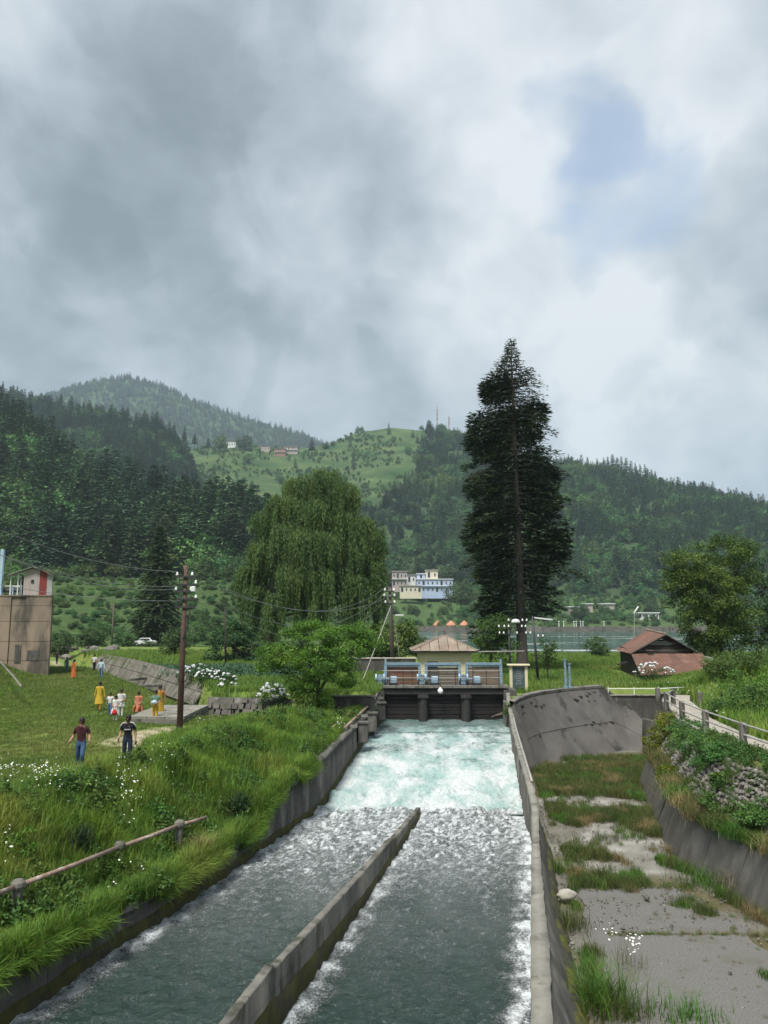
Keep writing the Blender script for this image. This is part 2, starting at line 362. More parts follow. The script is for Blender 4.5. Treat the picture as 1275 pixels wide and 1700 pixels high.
foliage('leaf_hydrangea', (.045, .095, .022), (.03, .068, .018), None, 1.6, .1, .25)
foliage('leaf_yucca', (.036, .062, .036), (.025, .046, .028), None, 2, .1, .15)
foliage('grass_tall', (0.177, 0.277, 0.040), (0.092, 0.177, 0.028), (0.253, 0.311, 0.065), .55, .3, .35, isl=.7)
foliage('grass_lawn', (.138, .195, .038), (.098, .152, .030), (.180, .205, .058), .5, .2, .3)
foliage('grass_field', (0.140, 0.224, 0.039), (0.103, 0.182, 0.032), (0.206, 0.261, 0.061), .18, .2, .35)
foliage('grass_dry', (.24, .185, .085), (.17, .14, .06), (.13, .135, .04), .8, .25, .3)
foliage('grass_marsh', (0.098, 0.115, 0.032), (0.063, 0.098, 0.025), (0.161, 0.132, 0.052), .5, .25, .3)
foliage('grass_green', (.085, .165, .022), (.06, .13, .02), None, 1, .2, .35)
foliage('grass_cabbage', (.06, .125, .062), (.045, .10, .05), None, .6, .2, .25)

# ------------------------------------------------------------------ survey lines (y, x, z_top)
LW = [(-12, -15.0, -1.95), (9, -9.7, -1.95), (17.13, -7.63, -1.95), (21.2, -6.6, -2.3), (24.7, -5.47, -2.35), (28.4, -4.57, -2.3), (29.3, -4.34, -1.62), (32.3, -3.5, -1.3), (35.1, -2.72, -.95), (48.9, -.5, -.15), (53.2, -.12, .25)]
RW = [(-12, -2.49, -2.2), (17.13, 3.07, -2.2), (27.0, 4.96, -2.2), (29.5, 5.44, -1.75), (31.3, 5.62, -1.36), (33.5, 5.83, -1.12), (44, 7.1, -.85), (50, 7.85, -.25), (53.2, 8.25, .25)]
CW = [(-5, -7.6, -2.0), (14.9, -2.78, -2.02), (16.77, -2.33, -1.92), (16.78, -2.33, -2.02), (22.1, -1.09, -2.24), (28.3, .24, -2.53), (28.31, .24, -2.60), (33.98, 1.44, -2.83)]
BB = [(-12, 13.2), (18, 11.7), (24, 11.2), (29, 10.5), (34, 11.5), (43, 13.7), (45.5, 15.6), (50, 18.0), (58, 19.0)]     # foot of the right-hand basin bank
xl = lambda y: interp(LW, y, 1); zl = lambda y: interp(LW, y, 2)
xr = lambda y: interp(RW, y, 1); zr = lambda y: interp(RW, y, 2)
xc = lambda y: interp(CW, y, 1); zcw = lambda y: interp(CW, y, 2)
xb = lambda y: interp(BB, y, 1)
NL = [(-60, 140), (-37, 99), (-25.2, 78), (-13.5, 56), (-10.2, 47.5), (-4.8, 47.2), (0, 47.0)]      # foot of the drain wall on the left
def side(x, y):                     # signed distance beyond that wall line (positive = upper terrace)
    a = np.array(NL[::-1], float)
    return (y - np.interp(x, np.array(NL)[:, 0], np.array(NL)[:, 1])) * .45
def crest(x): return np.interp(x, [8.0, 12, 16.2, 19], [50.6, 54.0, 57.6, 58.4])                   # crest of the spillway
def gz(x, y):
    x = np.asarray(x, float); y = np.asarray(y, float)
    z = .10 * fbm(x * .12, y * .12, 3) + .03 * fbm(x * .7, y * .7, 2)
    z = np.where(y > 100, z * .5, z)
    # left lawn, mound and bank
    dA = np.array([-12.5, 20.0]); dB = np.array([-31.0, 74.0]); t = dB - dA; t = t / np.hypot(*t)
    dl = -((x - dA[0]) * t[1] - (y - dA[1]) * t[0])
    left = z + (2.3 + .45 * fbm(x * .2, y * .2, 3)) * sm(.5, 9, dl) * (1 - sm(78, 100, y)) * sm(14, 30, y) - 1.3 * sm(3.2, .5, -side(x, y)) * (side(x, y) < .75) * sm(40, 45, y) * (1 - sm(100, 118, y)) * sm(0, -3, x)
    left = left + .55 * sm(.7, .95, side(x, y)) * (x > -70)
    s = xl(y) - x
    fade = 1 - sm(44, 50, y)
    bank = (zl(y) - .04) + (left - zl(y) + .04) * sm(.3, 4.6, s)
    left = left * (1 - fade) + bank * fade
    # right basin
    sB = x - xb(y)
    prof = -3.66 + 1.55 * sm(.15, .95, sB) + .25 * sm(.9, 1.4, sB) + 1.75 * sm(1.2, 2.9, sB) + (1.3 + .5 * fbm(x * .3, y * .3, 3)) * sm(6.0, 11.5, sB)
    bas = np.where(sB < .15, -3.66 + .04 * fbm(x * .6, y * .6, 3), prof)
    up = .05 + z + 1.2 * sm(21, 27, x) * (1 - sm(60, 72, y))
    right = np.where(y > np.where(x > 16.0, 57.3, crest(x) + .55), up, bas)
    mid = (xl(y) + xr(y)) / 2
    out = np.where(x < mid, left, right)
    canal = (x > xl(y) - .12) & (x < xr(y) + .22) & (y < 54.2)
    out = np.where(canal, -6.0, out)
    # lake and far side
    near = 118 + 10 * sm(60, 200, x) + 6 * fbm(x * .02, x * 0 + 3.3, 2)
    lk = (y > near) & (y < 404) & (x > 6 + 4 * fbm(y * .02, y * 0, 2)) & (x < 420)
    far = .6 + 4 * sm(404, 440, y) + 26 * sm(430, 640, y) + 2.0 * fbm(x * .015, y * .015, 4) * sm(410, 480, y)
    out = np.where(y >= 404, np.where(x > 0, far, far), out)
    lft = (x <= 10) & (y > 120)
    out = np.where(lft, .4 + 24 * sm(150, 330, y) * sm(-20, -60, x) + np.where(y > 404, far - .6, 0) * (1 - sm(-20, -60, x)) * 1.0, out)
    out = np.where((x > -186) & (x < -11) & (y > 139) & (y < 343), out - 4.0, out)
    out = np.where(lk, -3.0, out)
    return out

# ------------------------------------------------------------------ ground sheet
def axis(f0, f1, step, lo, hi, g=1.13):
    a = list(np.arange(f0, f1 + 1e-6, step)); s = step
    while a[-1] < hi: s *= g; a.append(a[-1] + s)
    b = []; s = step; v = f0
    while v > lo: s *= g; v -= s; b.append(v)
    return np.array(b[::-1] + a)
gx = axis(-42, 34, .4, -3600, 3600); gy = axis(4, 104, .45, -400, 4600, 1.07)
GX, GY = np.meshgrid(gx, gy); GZ = gz(GX, GY)
GZ = np.where(np.hypot(GX, GY) > 3000, GZ - 5, GZ)
g_me = np_mesh('ground', np.stack([GX, GY, GZ], -1), grid_faces(len(gy), len(gx)), True)
def polydist(x, y, pts):
    d = np.full(np.shape(x), 1e9)
    for (ax, ay), (bx, by) in zip(pts[:-1], pts[1:]):
        t = np.clip(((x - ax) * (bx - ax) + (y - ay) * (by - ay)) / ((bx - ax) ** 2 + (by - ay) ** 2), 0, 1)
        d = np.minimum(d, np.hypot(x - ax - t * (bx - ax), y - ay - t * (by - ay)))
    return d
def pp(px, py, z=0.0): v = P(px, py, z); return (v.x, v.y)
TRACK = [pp(305, 1208), pp(262, 1222), pp(228, 1238), pp(190, 1258), pp(150, 1282), pp(60, 1312), pp(0, 1328), pp(-120, 1365)]
PATCH = [pp(300, 1212), pp(262, 1218), pp(232, 1228)]
TRACK2 = [pp(60, 1152), pp(92, 1135), pp(112, 1120), pp(100, 1108), pp(88, 1098)]
GRAVEL = [(*pp(975, 1333, -3.62), 2.6, 1.7, 1), (*pp(1040, 1395, -3.62), 1.3, 3.2, 2), (*pp(985, 1402, -3.62), 1.7, 1.6, 3), (*pp(1015, 1330, -3.62), 1.2, 1.3, 4), (*pp(1000, 1440, -3.62), 2.6, .9, 5)]
def ground_col(x, y):
    n1 = fbm(x * .25, y * .25, 4)[..., None]; n2 = fbm(x * 1.3 + 5, y * 1.3, 3)[..., None]
    lawn = np.array([.125, .172, .040]) + n1 * np.array([.06, .035, .02]) + n2 * .012
    dirt = np.array([.33, .28, .20]) + n2 * .05
    soil = np.array([.10, .085, .05])
    c = lawn
    dt = polydist(x, y, TRACK); dp = polydist(x, y, PATCH); d2 = polydist(x, y, TRACK2)
    w_ = np.maximum.reduce([.8 * (1 - sm(.2, 1.0, dt + .4 * n2[..., 0])), .97 * (1 - sm(1.0, 1.9, dp + .5 * n2[..., 0])), .8 * (1 - sm(.15, .7, d2 + .4 * n2[..., 0]))])[..., None]
    c = c * (1 - w_) + dirt * w_
    basin = ((x > xr(y)) & (x < xb(y) + .3) & (y < np.minimum(crest(x), 57.2)))[..., None]
    moss = np.array([.088, .080, .042]); gravel = np.array([.135, .128, .108]); mm = sm(-.1, .25, fbm(x * .35 + 9, y * .5, 4))[..., None]
    c = np.where(basin, gravel * (1 - mm) + moss * mm + n2 * .02, c)
    for (cx_, cy_, a_, b_, sd_) in GRAVEL:
        rr_ = np.hypot((x - cx_) / a_, (y - cy_) / b_) + .55 * fbm(x * .9 + sd_, y * .6, 4)
        pw = ((1 - sm(.75, 1.05, rr_)) * basin[..., 0])[..., None]; c = c * (1 - pw) + (np.array([.205, .198, .178]) + n2 * .13) * pw
    sb = x - xb(y); bk = ((sb > .1) & (sb < 3) & (y < 56) & (x > 8))[..., None]
    c = np.where(bk, soil, c)
    fld = ((y > 76) & (y < 112) & (x < -14) & (side(x, y) > .6))[..., None]
    c = np.where(fld, np.array([.15, .175, .045]) + n1 * .03, c)
    cab = ((y > 60) & (y < 76) & (side(x, y) > .5) & (x < -5))[..., None]
    c = np.where(cab, np.array([.07, .12, .055]) + n2 * .01, c)
    far = (y > 404)[..., None]
    c = np.where(far, np.array([.05, .088, .026]) + n1 * .02, c)
    return np.clip(c, .01, 1)
cattr(g_me, 'tint', ground_col(GX, GY).reshape(-1, 3))
def tint_mat(name, rough=.95, sc=2.0, bump=.5):
    m = bpy.data.materials.new(name); m.use_nodes = True; t = NT(m.node_tree); t.t.nodes.clear()
    a = t.n('ShaderNodeAttribute', attribute_name='tint').outputs['Color']; pos = t.n('ShaderNodeNewGeometry').outputs['Position']
    nz = t.noise(pos, sc, 6, .65)
    v = t.m('MULTIPLY_ADD', nz, .9, .55)
    c = t.mix(1.0, a, t.n('ShaderNodeCombineXYZ', {0: v, 1: v, 2: v}), 'MULTIPLY')
    b = t.n('ShaderNodeBsdfPrincipled', {'Base Color': c, 'Roughness': rough, 'Specular IOR Level': .15})
    t.set(b.inputs['Normal'], t.n('ShaderNodeBump', {'Strength': bump, 'Distance': .05, 'Height': t.noise(pos, sc * 4, 5, .6)}))
    t.n('ShaderNodeOutputMaterial', {'Surface': b}); M[name] = m; return m
ground = link('ground', g_me, tint_mat('ground_cover')); tag(ground, kind='structure')

# ------------------------------------------------------------------ terraced fields on the left
tx = np.arange(-190, -8, 1.5); ty = np.arange(136, 345, 1.1); TX, TY = np.meshgrid(tx, ty)
def terr(x, y):
    h = 24 * sm(140, 335, y + 14 * fbm(x * .018, y * .01, 3)) * sm(-14, -50, x) + .2
    q = 2.1; st = np.floor(h / q); fr = h / q - st
    return q * (st + sm(.72, .98, fr)) + .25 * fbm(x * .2, y * .2, 2)
TZ = terr(TX, TY)
TZ = np.where((TY < 140) | (TX > -12), -1.5, TZ)
t_me = np_mesh('terraced_field', np.stack([TX, TY, TZ], -1), grid_faces(len(ty), len(tx)), True)
hh = (TZ / 2.1) % 1.0
tc = np.where((sm(.3, .6, fbm(TX * .05, TY * .09, 3) + .45))[..., None] > .5, np.array([.066, .108, .030]), np.array([.046, .082, .026])) * (1 + .25 * fbm(TX * .3, TY * .3, 3)[..., None])
tc = np.where((np.abs(np.gradient(TZ, axis=0)) > .35)[..., None], np.array([.045, .075, .025]), tc)
cattr(t_me, 'tint', np.clip(tc, .01, 1).reshape(-1, 3))
tag(link('terraced_field', t_me, tint_mat('terrace_cover', sc=.5)), kind='structure')

# ------------------------------------------------------------------ hills
HILLS = {}
def hill(name, ridge, base, nk, nt, amp, colour, prof=.95, back=.6):
    rid = np.array([tuple(D(*r)) for r in ridge]); bas = np.array(base, float)
    u = np.linspace(0, 1, nk); ur = np.linspace(0, 1, len(rid)); ub = np.linspace(0, 1, len(bas))
    Rk = np.stack([np.interp(u, ur, rid[:, i]) for i in range(3)], 1); Bk = np.stack([np.interp(u, ub, bas[:, i]) for i in range(3)], 1)
    def pos(uu, t):
        r = np.stack([np.interp(uu, u, Rk[:, i]) for i in range(3)], -1); b = np.stack([np.interp(uu, u, Bk[:, i]) for i in range(3)], -1)
        tt = np.minimum(t, 1)[..., None]; ov = np.maximum(t - 1, 0)[..., None]
        p = b + (r - b) * tt; H = (r - b)[..., 2]
        p[..., 2] = b[..., 2] + H * (np.minimum(t, 1) ** prof)
        d = (r - b); p[..., :2] += d[..., :2] * ov; p[..., 2] -= (H * back * (ov[..., 0] / .5) ** 1.3)
        nz = fbm(p[..., 0] / amp / 9, p[..., 1] / amp / 9, 4) * amp * (np.sin(np.pi * np.clip(t, 0, 1)) ** .7)
        p[..., 2] += nz; return p
    t = np.concatenate([np.linspace(0, 1, nt), np.linspace(1, 1.5, 8)[1:]]); U, T = np.meshgrid(u, t, indexing='ij')
    Pm = pos(U, T)
    me = np_mesh(name, Pm, grid_faces(nk, len(t)), True)
    cattr(me, 'tint', np.clip(colour(U, T, Pm), .01, 1).reshape(-1, 3))
    o = link(name, me, tint_mat(name + '_cover', sc=.06)); tag(o, kind='structure')
    HILLS[name] = (pos, o); return o
def wood(U, T, Pm): return np.array([.036, .060, .026]) * (1 + .5 * fbm(Pm[..., 0] * .02, Pm[..., 2] * .03, 3)[..., None])
H3R = [(230, 770, 1040), (290, 752, 1050), (340, 744, 1060), (420, 742, 1080), (500, 745, 1100), (545, 738, 1120), (590, 719, 1150), (650, 710, 1160), (700, 715, 1150), (750, 724, 1130), (790, 738, 1110), (850, 757, 1090), (930, 772, 1060), (1000, 785, 1040), (1080, 810, 1010), (1150, 824, 980), (1275, 850, 930), (1420, 885, 880), (1600, 930, 820)]
def meadow(Pm):     # 1 where the big hill is open pasture
    px = 637.5 + 1290 * Pm[..., 0] / Pm[..., 1]; el = (Pm[..., 2] - 5) / Pm[..., 1]
    n = .035 * fbm(Pm[..., 0] * .006, Pm[..., 2] * .012, 4)
    lim = np.interp(px, [240, 300, 420, 520, 600, 660, 700, 740], [.165, .150, .128, .125, .135, .165, .21, .30])
    return sm(-.012, .012, el - lim + n) * (1 - sm(690, 740, px + 900 * n))
def green(U, T, Pm):
    mw = meadow(Pm)[..., None]; n = fbm(Pm[..., 0] * .02, Pm[..., 2] * .08, 4)[..., None]
    return (np.array([.050, .084, .030]) + n * np.array([.05, .05, .02])) * mw + wood(U, T, Pm) * (1 - mw) * 1.15
hill('green_hill', H3R, [(-330, 560, 18), (-150, 600, 22), (60, 600, 24), (200, 560, 20), (330, 520, 14), (480, 470, 10), (640, 420, 6)], 170, 90, 14, green, 1.0)
hill('far_mountain', [(-250, 700, 2600), (-60, 690, 2600), (40, 672, 2600), (90, 658, 2600), (150, 638, 2600), (215, 628, 2600), (265, 642, 2600), (330, 670, 2600), (400, 696, 2600), (470, 715, 2600), (520, 732, 2600), (580, 760, 2600), (700, 800, 2600)],
     [(-2300, 1800, 200), (-1000, 1700, 200), (200, 1700, 200)], 120, 40, 22, wood)
hill('conifer_ridge', [(-300, 640, 1000), (-120, 645, 1000), (0, 658, 1000), (60, 675, 980), (150, 693, 960), (250, 710, 940), (295, 745, 900), (320, 800, 880), (345, 860, 860)],
     [(-620, 560, 20), (-400, 560, 20), (-190, 560, 20)], 90, 50, 12, wood, 1.0)
hill('wooded_slope', [(-330, 590, 560), (-120, 640, 520), (0, 702, 480), (60, 742, 470), (120, 806, 450), (200, 842, 425), (300, 868, 400), (380, 890, 385), (430, 905, 375), (520, 965, 365)],
     [(-330, 260, 12), (-190, 285, 18), (-120, 295, 20), (-70, 300, 19), (-25, 305, 16)], 110, 60, 7, wood, .9)

# ------------------------------------------------------------------ water
def water_mat(name, deep, foamc, rough=.07, bs=5.0, bstr=.35, fine=9.0, stretch=(1, 1, 1)):
    m = bpy.data.materials.new(name); m.use_nodes = True; t = NT(m.node_tree); t.t.nodes.clear()
    pos = t.n('ShaderNodeNewGeometry').outputs['Position']; ps = t.vm('MULTIPLY', pos, stretch)
    fo = t.n('ShaderNodeAttribute', attribute_name='foam').outputs['Fac']
    nf = t.noise(pos, fine, 7, .72, .4)
    f = t.sstep(t.m('ADD', fo, t.m('MULTIPLY', t.m('SUBTRACT', nf, .5), 1.7)), .30, .86)
    f = t.m('MULTIPLY', f, t.sstep(fo, .02, .14))
    a = t.n('ShaderNodeAttribute', attribute_name='tint').outputs['Color']
    nv = t.m('MULTIPLY_ADD', t.noise(pos, fine * 1.7, 5, .75), 1.1, .45)
    fc = t.mix(1.0, a, t.n('ShaderNodeCombineXYZ', {0: nv, 1: nv, 2: nv}), 'MULTIPLY')
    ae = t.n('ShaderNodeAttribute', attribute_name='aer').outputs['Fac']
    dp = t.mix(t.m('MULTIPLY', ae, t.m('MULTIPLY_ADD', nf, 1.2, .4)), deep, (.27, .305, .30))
    c = t.mix(f, dp, fc)
    b = t.n('ShaderNodeBsdfPrincipled', {'Base Color': c, 'Roughness': t.m('MULTIPLY_ADD', f, .6, rough), 'IOR': 1.33, 'Specular IOR Level': .5})
    h = t.m('ADD', t.noise(ps, bs, 5, .6, .3), t.m('MULTIPLY', t.noise(ps, bs * 3.1, 4, .6), .35))
    h = t.m('ADD', h, t.m('MULTIPLY', f, .25))
    t.set(b.inputs['Normal'], t.n('ShaderNodeBump', {'Strength': bstr, 'Distance': .2, 'Height': h}))
    t.n('ShaderNodeOutputMaterial', {'Surface': b}); return m
WM = water_mat('canal_water', (.020, .037, .032), (.8, .85, .86), .03, 2.6, 1.0, 20.0, (.8, 1.25, 1))
def water_sheet(name, xa, xb_, y0, y1, dx, dy, zf, foamf, tintf):
    ny = int((y1 - y0) / dy) + 1; ys = np.linspace(y0, y1, ny); wmax = max(np.max(xb_(ys) - xa(ys)), 1); nx = int(wmax / dx) + 1
    u = np.linspace(0, 1, nx); U, Y = np.meshgrid(u, ys); X = xa(Y) + (xb_(Y) - xa(Y)) * U
    Fm = foamf(X, Y, (X - xa(Y)), (xb_(Y) - X)); Z = zf(X, Y, Fm)
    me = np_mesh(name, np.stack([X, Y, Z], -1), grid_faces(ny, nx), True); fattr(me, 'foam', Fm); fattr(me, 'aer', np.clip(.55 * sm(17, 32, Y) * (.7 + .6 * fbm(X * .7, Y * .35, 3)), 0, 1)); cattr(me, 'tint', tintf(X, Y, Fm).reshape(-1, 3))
    o = link(name, me, WM); tag(o, kind='structure'); return o
def wave(X, Y): return .09 * fbm(X * .8, Y * .9, 3) + .085 * fbm(X * 1.9 + 3, Y * 2.6, 2) + .03 * fbm(X * 4.4, Y * 5.6, 2)
def speck(X, Y, sc=1.0):
    r = 1 - np.abs(fbm(X * 1.5 * sc, Y * 1.3 * sc + 40, 4, .6)) * 1.6
    return r * .5 + fbm(X * 2.7 * sc + 11, Y * 2.3 * sc, 4, .6) * .6
def foam_low(le, re):
    def f(X, Y, dl, dr):
        k = sm(17, 34.5, Y)
        wl = .50 + .28 * fbm(Y * .9, Y * 0 + 2, 3); wr = .46 + .28 * fbm(Y * .9 + 50, Y * 0, 3)
        e = np.zeros_like(X)
        if le: e = np.maximum(e, le * (1.05 - sm(wl * .35, wl * 1.7 + .5, dl)))
        if re: e = np.maximum(e, re * (1.05 - sm(wr * .35, wr * 1.7 + .55, dr)))
        s = np.clip(.5 * speck(X, Y, 1.3) + .6 * speck(X, Y, 3.0), 0, 1.2)
        st_ = .5 + .8 * fbm(X * 1.7, Y * .22, 3); sp = (s * (.44 + .55 * k) + .18 * st_ * (1 - k)) * sm(13, 19, Y) + .32 * sm(19, 32, Y)
        return np.clip(np.maximum(e * (.70 + .45 * fbm(X * 2.4, Y * 1.6, 4, .6)), sp), 0, 1)
    return f
def z_low(X, Y, Fm): return -3.2 + .16 * sm(33.4, 34.5, Y + .5 * fbm(X * .9, X * 0 + 2.2, 3)) + wave(X, Y) * (1 + .8 * sm(20, 35, Y)) + .06 * Fm * (.6 + .8 * fbm(X * 4, Y * 4, 3)) + .10 * sm(31, 35, Y) * fbm(X * 1.4, Y * 1.4, 3)
def t_low(X, Y, Fm): return np.broadcast_to(np.array([.52, .56, .575]), X.shape + (3,)).copy()
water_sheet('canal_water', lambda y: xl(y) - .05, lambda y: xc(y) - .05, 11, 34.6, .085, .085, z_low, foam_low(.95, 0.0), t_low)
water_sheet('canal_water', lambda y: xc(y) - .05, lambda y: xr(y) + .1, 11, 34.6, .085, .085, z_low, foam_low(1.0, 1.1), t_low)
def zchute(Y): return -3.15 + 1.55 * (sm(33.6, 48.5, Y) * .55 + .45 * np.clip((Y - 34.5) / 13.5, 0, 1))
def foam_ch(X, Y, dl, dr):
    jag = sm(-.3, .5, Y - 34.5 + .8 * fbm(X * 1.1, Y * .5 + 2, 3))
    b = .62 + .38 * (1 - sm(36, 50.5, Y)) - .55 * sm(48, 52, Y)
    s = fbm(X * .9, Y * .42, 4, .6) * .5 + .35 * fbm(X * 2.4, Y * 1.4 + 9, 4, .6)
    sill = np.exp(-((Y - 47.6) / .16) ** 2) * .55 + np.exp(-((Y - 45.1) / .14) ** 2) * .3 * (X > 5)
    return np.clip(b + s * (.45 + .25 * sm(36, 44, Y)) - sill, 0, 1) * (.35 + .65 * jag)
def z_ch(X, Y, Fm):
    boil = (1 - sm(35.5, 46, Y)) * sm(33.9, 35.3, Y)
    return zchute(Y) + boil * (.30 * fbm(X * .8, Y * .8, 4, .6) + .17 * (1 - np.abs(fbm(X * 1.7, Y * 1.5, 4, .6)) * 2)) + (1 - boil) * (.09 * fbm(X * .8, Y * .6, 4)) + .03 * fbm(X * 4, Y * 3, 3)
def t_ch(X, Y, Fm):
    a = np.array([.45, .485, .49]); b = np.array([.24, .345, .335]); k = np.clip(.38 + 1.25 * fbm(X * .7 + 4, Y * .42, 5, .62) + .35 * sm(38, 50, Y), 0, 1)[..., None]
    return a * (1 - k) + b * k
WC = water_mat('rapid_water', (.055, .125, .115), (.8, .85, .86), .12, 3.0, .6, 6.0, (1, .6, 1))
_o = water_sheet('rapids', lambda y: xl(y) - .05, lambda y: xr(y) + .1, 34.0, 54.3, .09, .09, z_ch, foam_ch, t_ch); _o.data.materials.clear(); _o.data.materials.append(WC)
# lake
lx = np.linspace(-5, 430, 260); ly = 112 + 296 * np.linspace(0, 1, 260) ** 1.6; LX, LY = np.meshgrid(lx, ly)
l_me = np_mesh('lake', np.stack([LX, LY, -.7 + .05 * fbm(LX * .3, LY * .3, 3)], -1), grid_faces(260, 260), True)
fattr(l_me, 'foam', np.clip(.62 * sm(.05, .5, fbm(LX * .014, LY * .11 + 7, 4, .65)), 0, 1) * 1.0 * (1 - sm(300, 395, LY)) * sm(122, 140, LY)); cattr(l_me, 'tint', np.full((LX.size, 3), .52))  # whitish streaks painted in as glints on the lake surface
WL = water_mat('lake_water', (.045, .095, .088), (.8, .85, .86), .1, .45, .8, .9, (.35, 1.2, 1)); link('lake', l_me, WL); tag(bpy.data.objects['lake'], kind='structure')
# ------------------------------------------------------------------ canal walls
def ribbon_wall(name, ys, fin, matl, label, cat, rough_amp=.012, parent=None):
    """fin(y) -> list of (x, z) section corners, lofted along y with slightly worn edges"""
    secs = [fin(y) for y in ys]; k = len(secs[0]); V = []; r = np.random.default_rng(abs(hash(label)) % 999 if False else len(label))
    for y, s in zip(ys, secs):
        for x, z in s: V.append((x + r.normal(0, rough_amp), y, z + r.normal(0, rough_amp)))
    Fq = []
    for i in range(len(ys) - 1):
        for j in range(k - 1): Fq.append((i * k + j, i * k + j + 1, (i + 1) * k + j + 1, (i + 1) * k + j))
    me = np_mesh(name, V, Fq); me.materials.append(matl); o = link(name, me, None, parent)
    if parent is None: tag(o, label, cat)
    return o
ysL = np.concatenate([np.arange(-10, 16, 2.0), np.arange(16, 53.3, .35)])
wl = empty('canal_wall', (xl(30.), 30, -3.3), 'weathered concrete wall along the left edge of the canal below the tall grass', 'wall')
def off(o, p): o.location = -Vector(p.location); return o
off(ribbon_wall('wall_body', ysL, lambda y: [(xl(y) - .02, -6.0), (xl(y) - .02, -3.05), (xl(y) - .03, zl(y) - .12), (xl(y) - .36, zl(y) - .12), (xl(y) - .36, -4)], M['concrete_dark'], 'a', 'w', .015, wl), wl)
off(ribbon_wall('coping', ysL, lambda y: [(xl(y) + .035, zl(y) - .16), (xl(y) + .035, zl(y)), (xl(y) - .42, zl(y) + .015), (xl(y) - .42, zl(y) - .16)], M['concrete'], 'ab', 'w', .008, wl), wl)
off(ribbon_wall('moss_band', np.arange(12, 53, .3), lambda y: [(xl(y) + .015, max(-3.3, zchute(y) - .2)), (xl(y) + .04, max(-3.05, zchute(y) + .12)), (xl(y) + .02, max(-2.95, zchute(y) + .26) + .1 * float(fbm(y * .7, 1.1, 3))), (xl(y) - .03, max(-2.9, zchute(y) + .3) + .1 * float(fbm(y * .7, 1.1, 3)))], M['mossy'], 'abc', 'w', .008, wl), wl)
ysR = np.concatenate([np.arange(-10, 14, 2.0), np.arange(14, 53.3, .3)])
wr = empty('canal_wall', (xr(30.), 30, -3.6), 'concrete dividing wall between the canal and the dry basin', 'wall')
cw = lambda y: .34 - .15 * sm(17, 27, y)
bt = lambda y: .75 - .28 * sm(17, 27, y)
off(ribbon_wall('wall_body', ysR, lambda y: [(xr(y), -6.0), (xr(y), zr(y) - .1), (xr(y) + cw(y), zr(y) - .1), (xr(y) + cw(y) + bt(y) * .5, -3.0), (xr(y) + cw(y) + bt(y), -3.75)], M['concrete_dark'], 'abcd', 'w', .02, wr), wr)
off(ribbon_wall('coping', ysR, lambda y: [(xr(y) - .03, zr(y) - .13), (xr(y) - .03, zr(y)), (xr(y) + cw(y) + .03, zr(y) + .01), (xr(y) + cw(y) + .03, zr(y) - .13)], M['concrete_pale'], 'abcde', 'w', .014, wr), wr)
off(ribbon_wall('moss_band', np.arange(12, 50, .25), lambda y: [(xr(y) + cw(y) + bt(y) * .55, -3.22 + .10 * float(fbm(y * .8, 3.3, 3))), (xr(y) + cw(y) + bt(y) * .80, -3.25 + .1 * float(fbm(y * .8, 3.3, 3))), (xr(y) + cw(y) + bt(y) + .04, -3.52), (xr(y) + cw(y) + bt(y) + .14 + .1 * float(fbm(y * 1.3, 2.2, 3)), -3.7)], M['moss_bright'], 'abcdef', 'w', .015, wr), wr)
ysC = np.concatenate([np.arange(-4, 14, 2.0), np.arange(14, 16.7, .3), [16.77, 16.781], np.arange(17, 28.3, .3), [28.3, 28.312], np.arange(28.5, 33.9, .25), [33.98]])
wc = empty('canal_wall', (xc(25.), 25, -3.3), 'low narrow concrete splitter wall down the middle of the canal', 'wall')
off(ribbon_wall('wall_body', ysC, lambda y: [(xc(y) - .11, -6), (xc(y) - .10, zcw(y) - .03), (xc(y) - .085, zcw(y)), (xc(y) + .085, zcw(y)), (xc(y) + .10, zcw(y) - .03), (xc(y) + .13, -6)], M['concrete'], 'x', 'w', .007, wc), wc)
m_ = MB(); e_ = Vector((xc(33.98), 33.98, 0)); m_.box((e_.x, 34.03, -4.4), (.2, .1, 3.12)); m_.build('wall_nose', M['concrete_dark'], wc)
off(ribbon_wall('moss_band', np.arange(13, 33.9, .25), lambda y: [(xc(y) + .135, -3.4), (xc(y) + .155, -3.05), (xc(y) + .14, max(-3.0, zcw(y) - .62) + .08 * float(fbm(y * 1.1, 8.8, 3))), (xc(y) + .11, max(-2.96, zcw(y) - .58))], M['mossy'], 'xy', 'w', .008, wc), wc)

# ------------------------------------------------------------------ pipes beside the left wall and hand rail on the right one
t = empty('pipe_run', (xl(46.) - .2, 46, .1), 'pair of rusty pipes on brackets running along the canal wall to the gates', 'pipe')
for k, dx in enumerate((-.15, -.75)):
    m_ = MB(); m_.tube([(xl(y) + dx, y, zl(y) + .22 + .02 * k) for y in np.linspace(40.5, 53.2, 8)], .07, 8); m_.build('pipe', M['pipe'], t, True)
for y in (41.5, 44.5, 47.5, 50.5):
    m_ = MB(); m_.box((xl(y) - .45, y, zl(y) + .09), (1.5, .12, .14)); m_.build('bracket', M['concrete_pale'], t)
m_ = MB(); m_.tube([(xr(y) + .18, y, zr(y) + .07) for y in np.linspace(31.5, 46.5, 12)], .05, 8)
tag(m_.build('steel_pipe', M['pipe_grey'], None, True), 'pale steel pipe lying on top of the right canal wall', 'pipe')
for y in (33, 37.5, 42):       # buttress blocks on the left wall
    pass
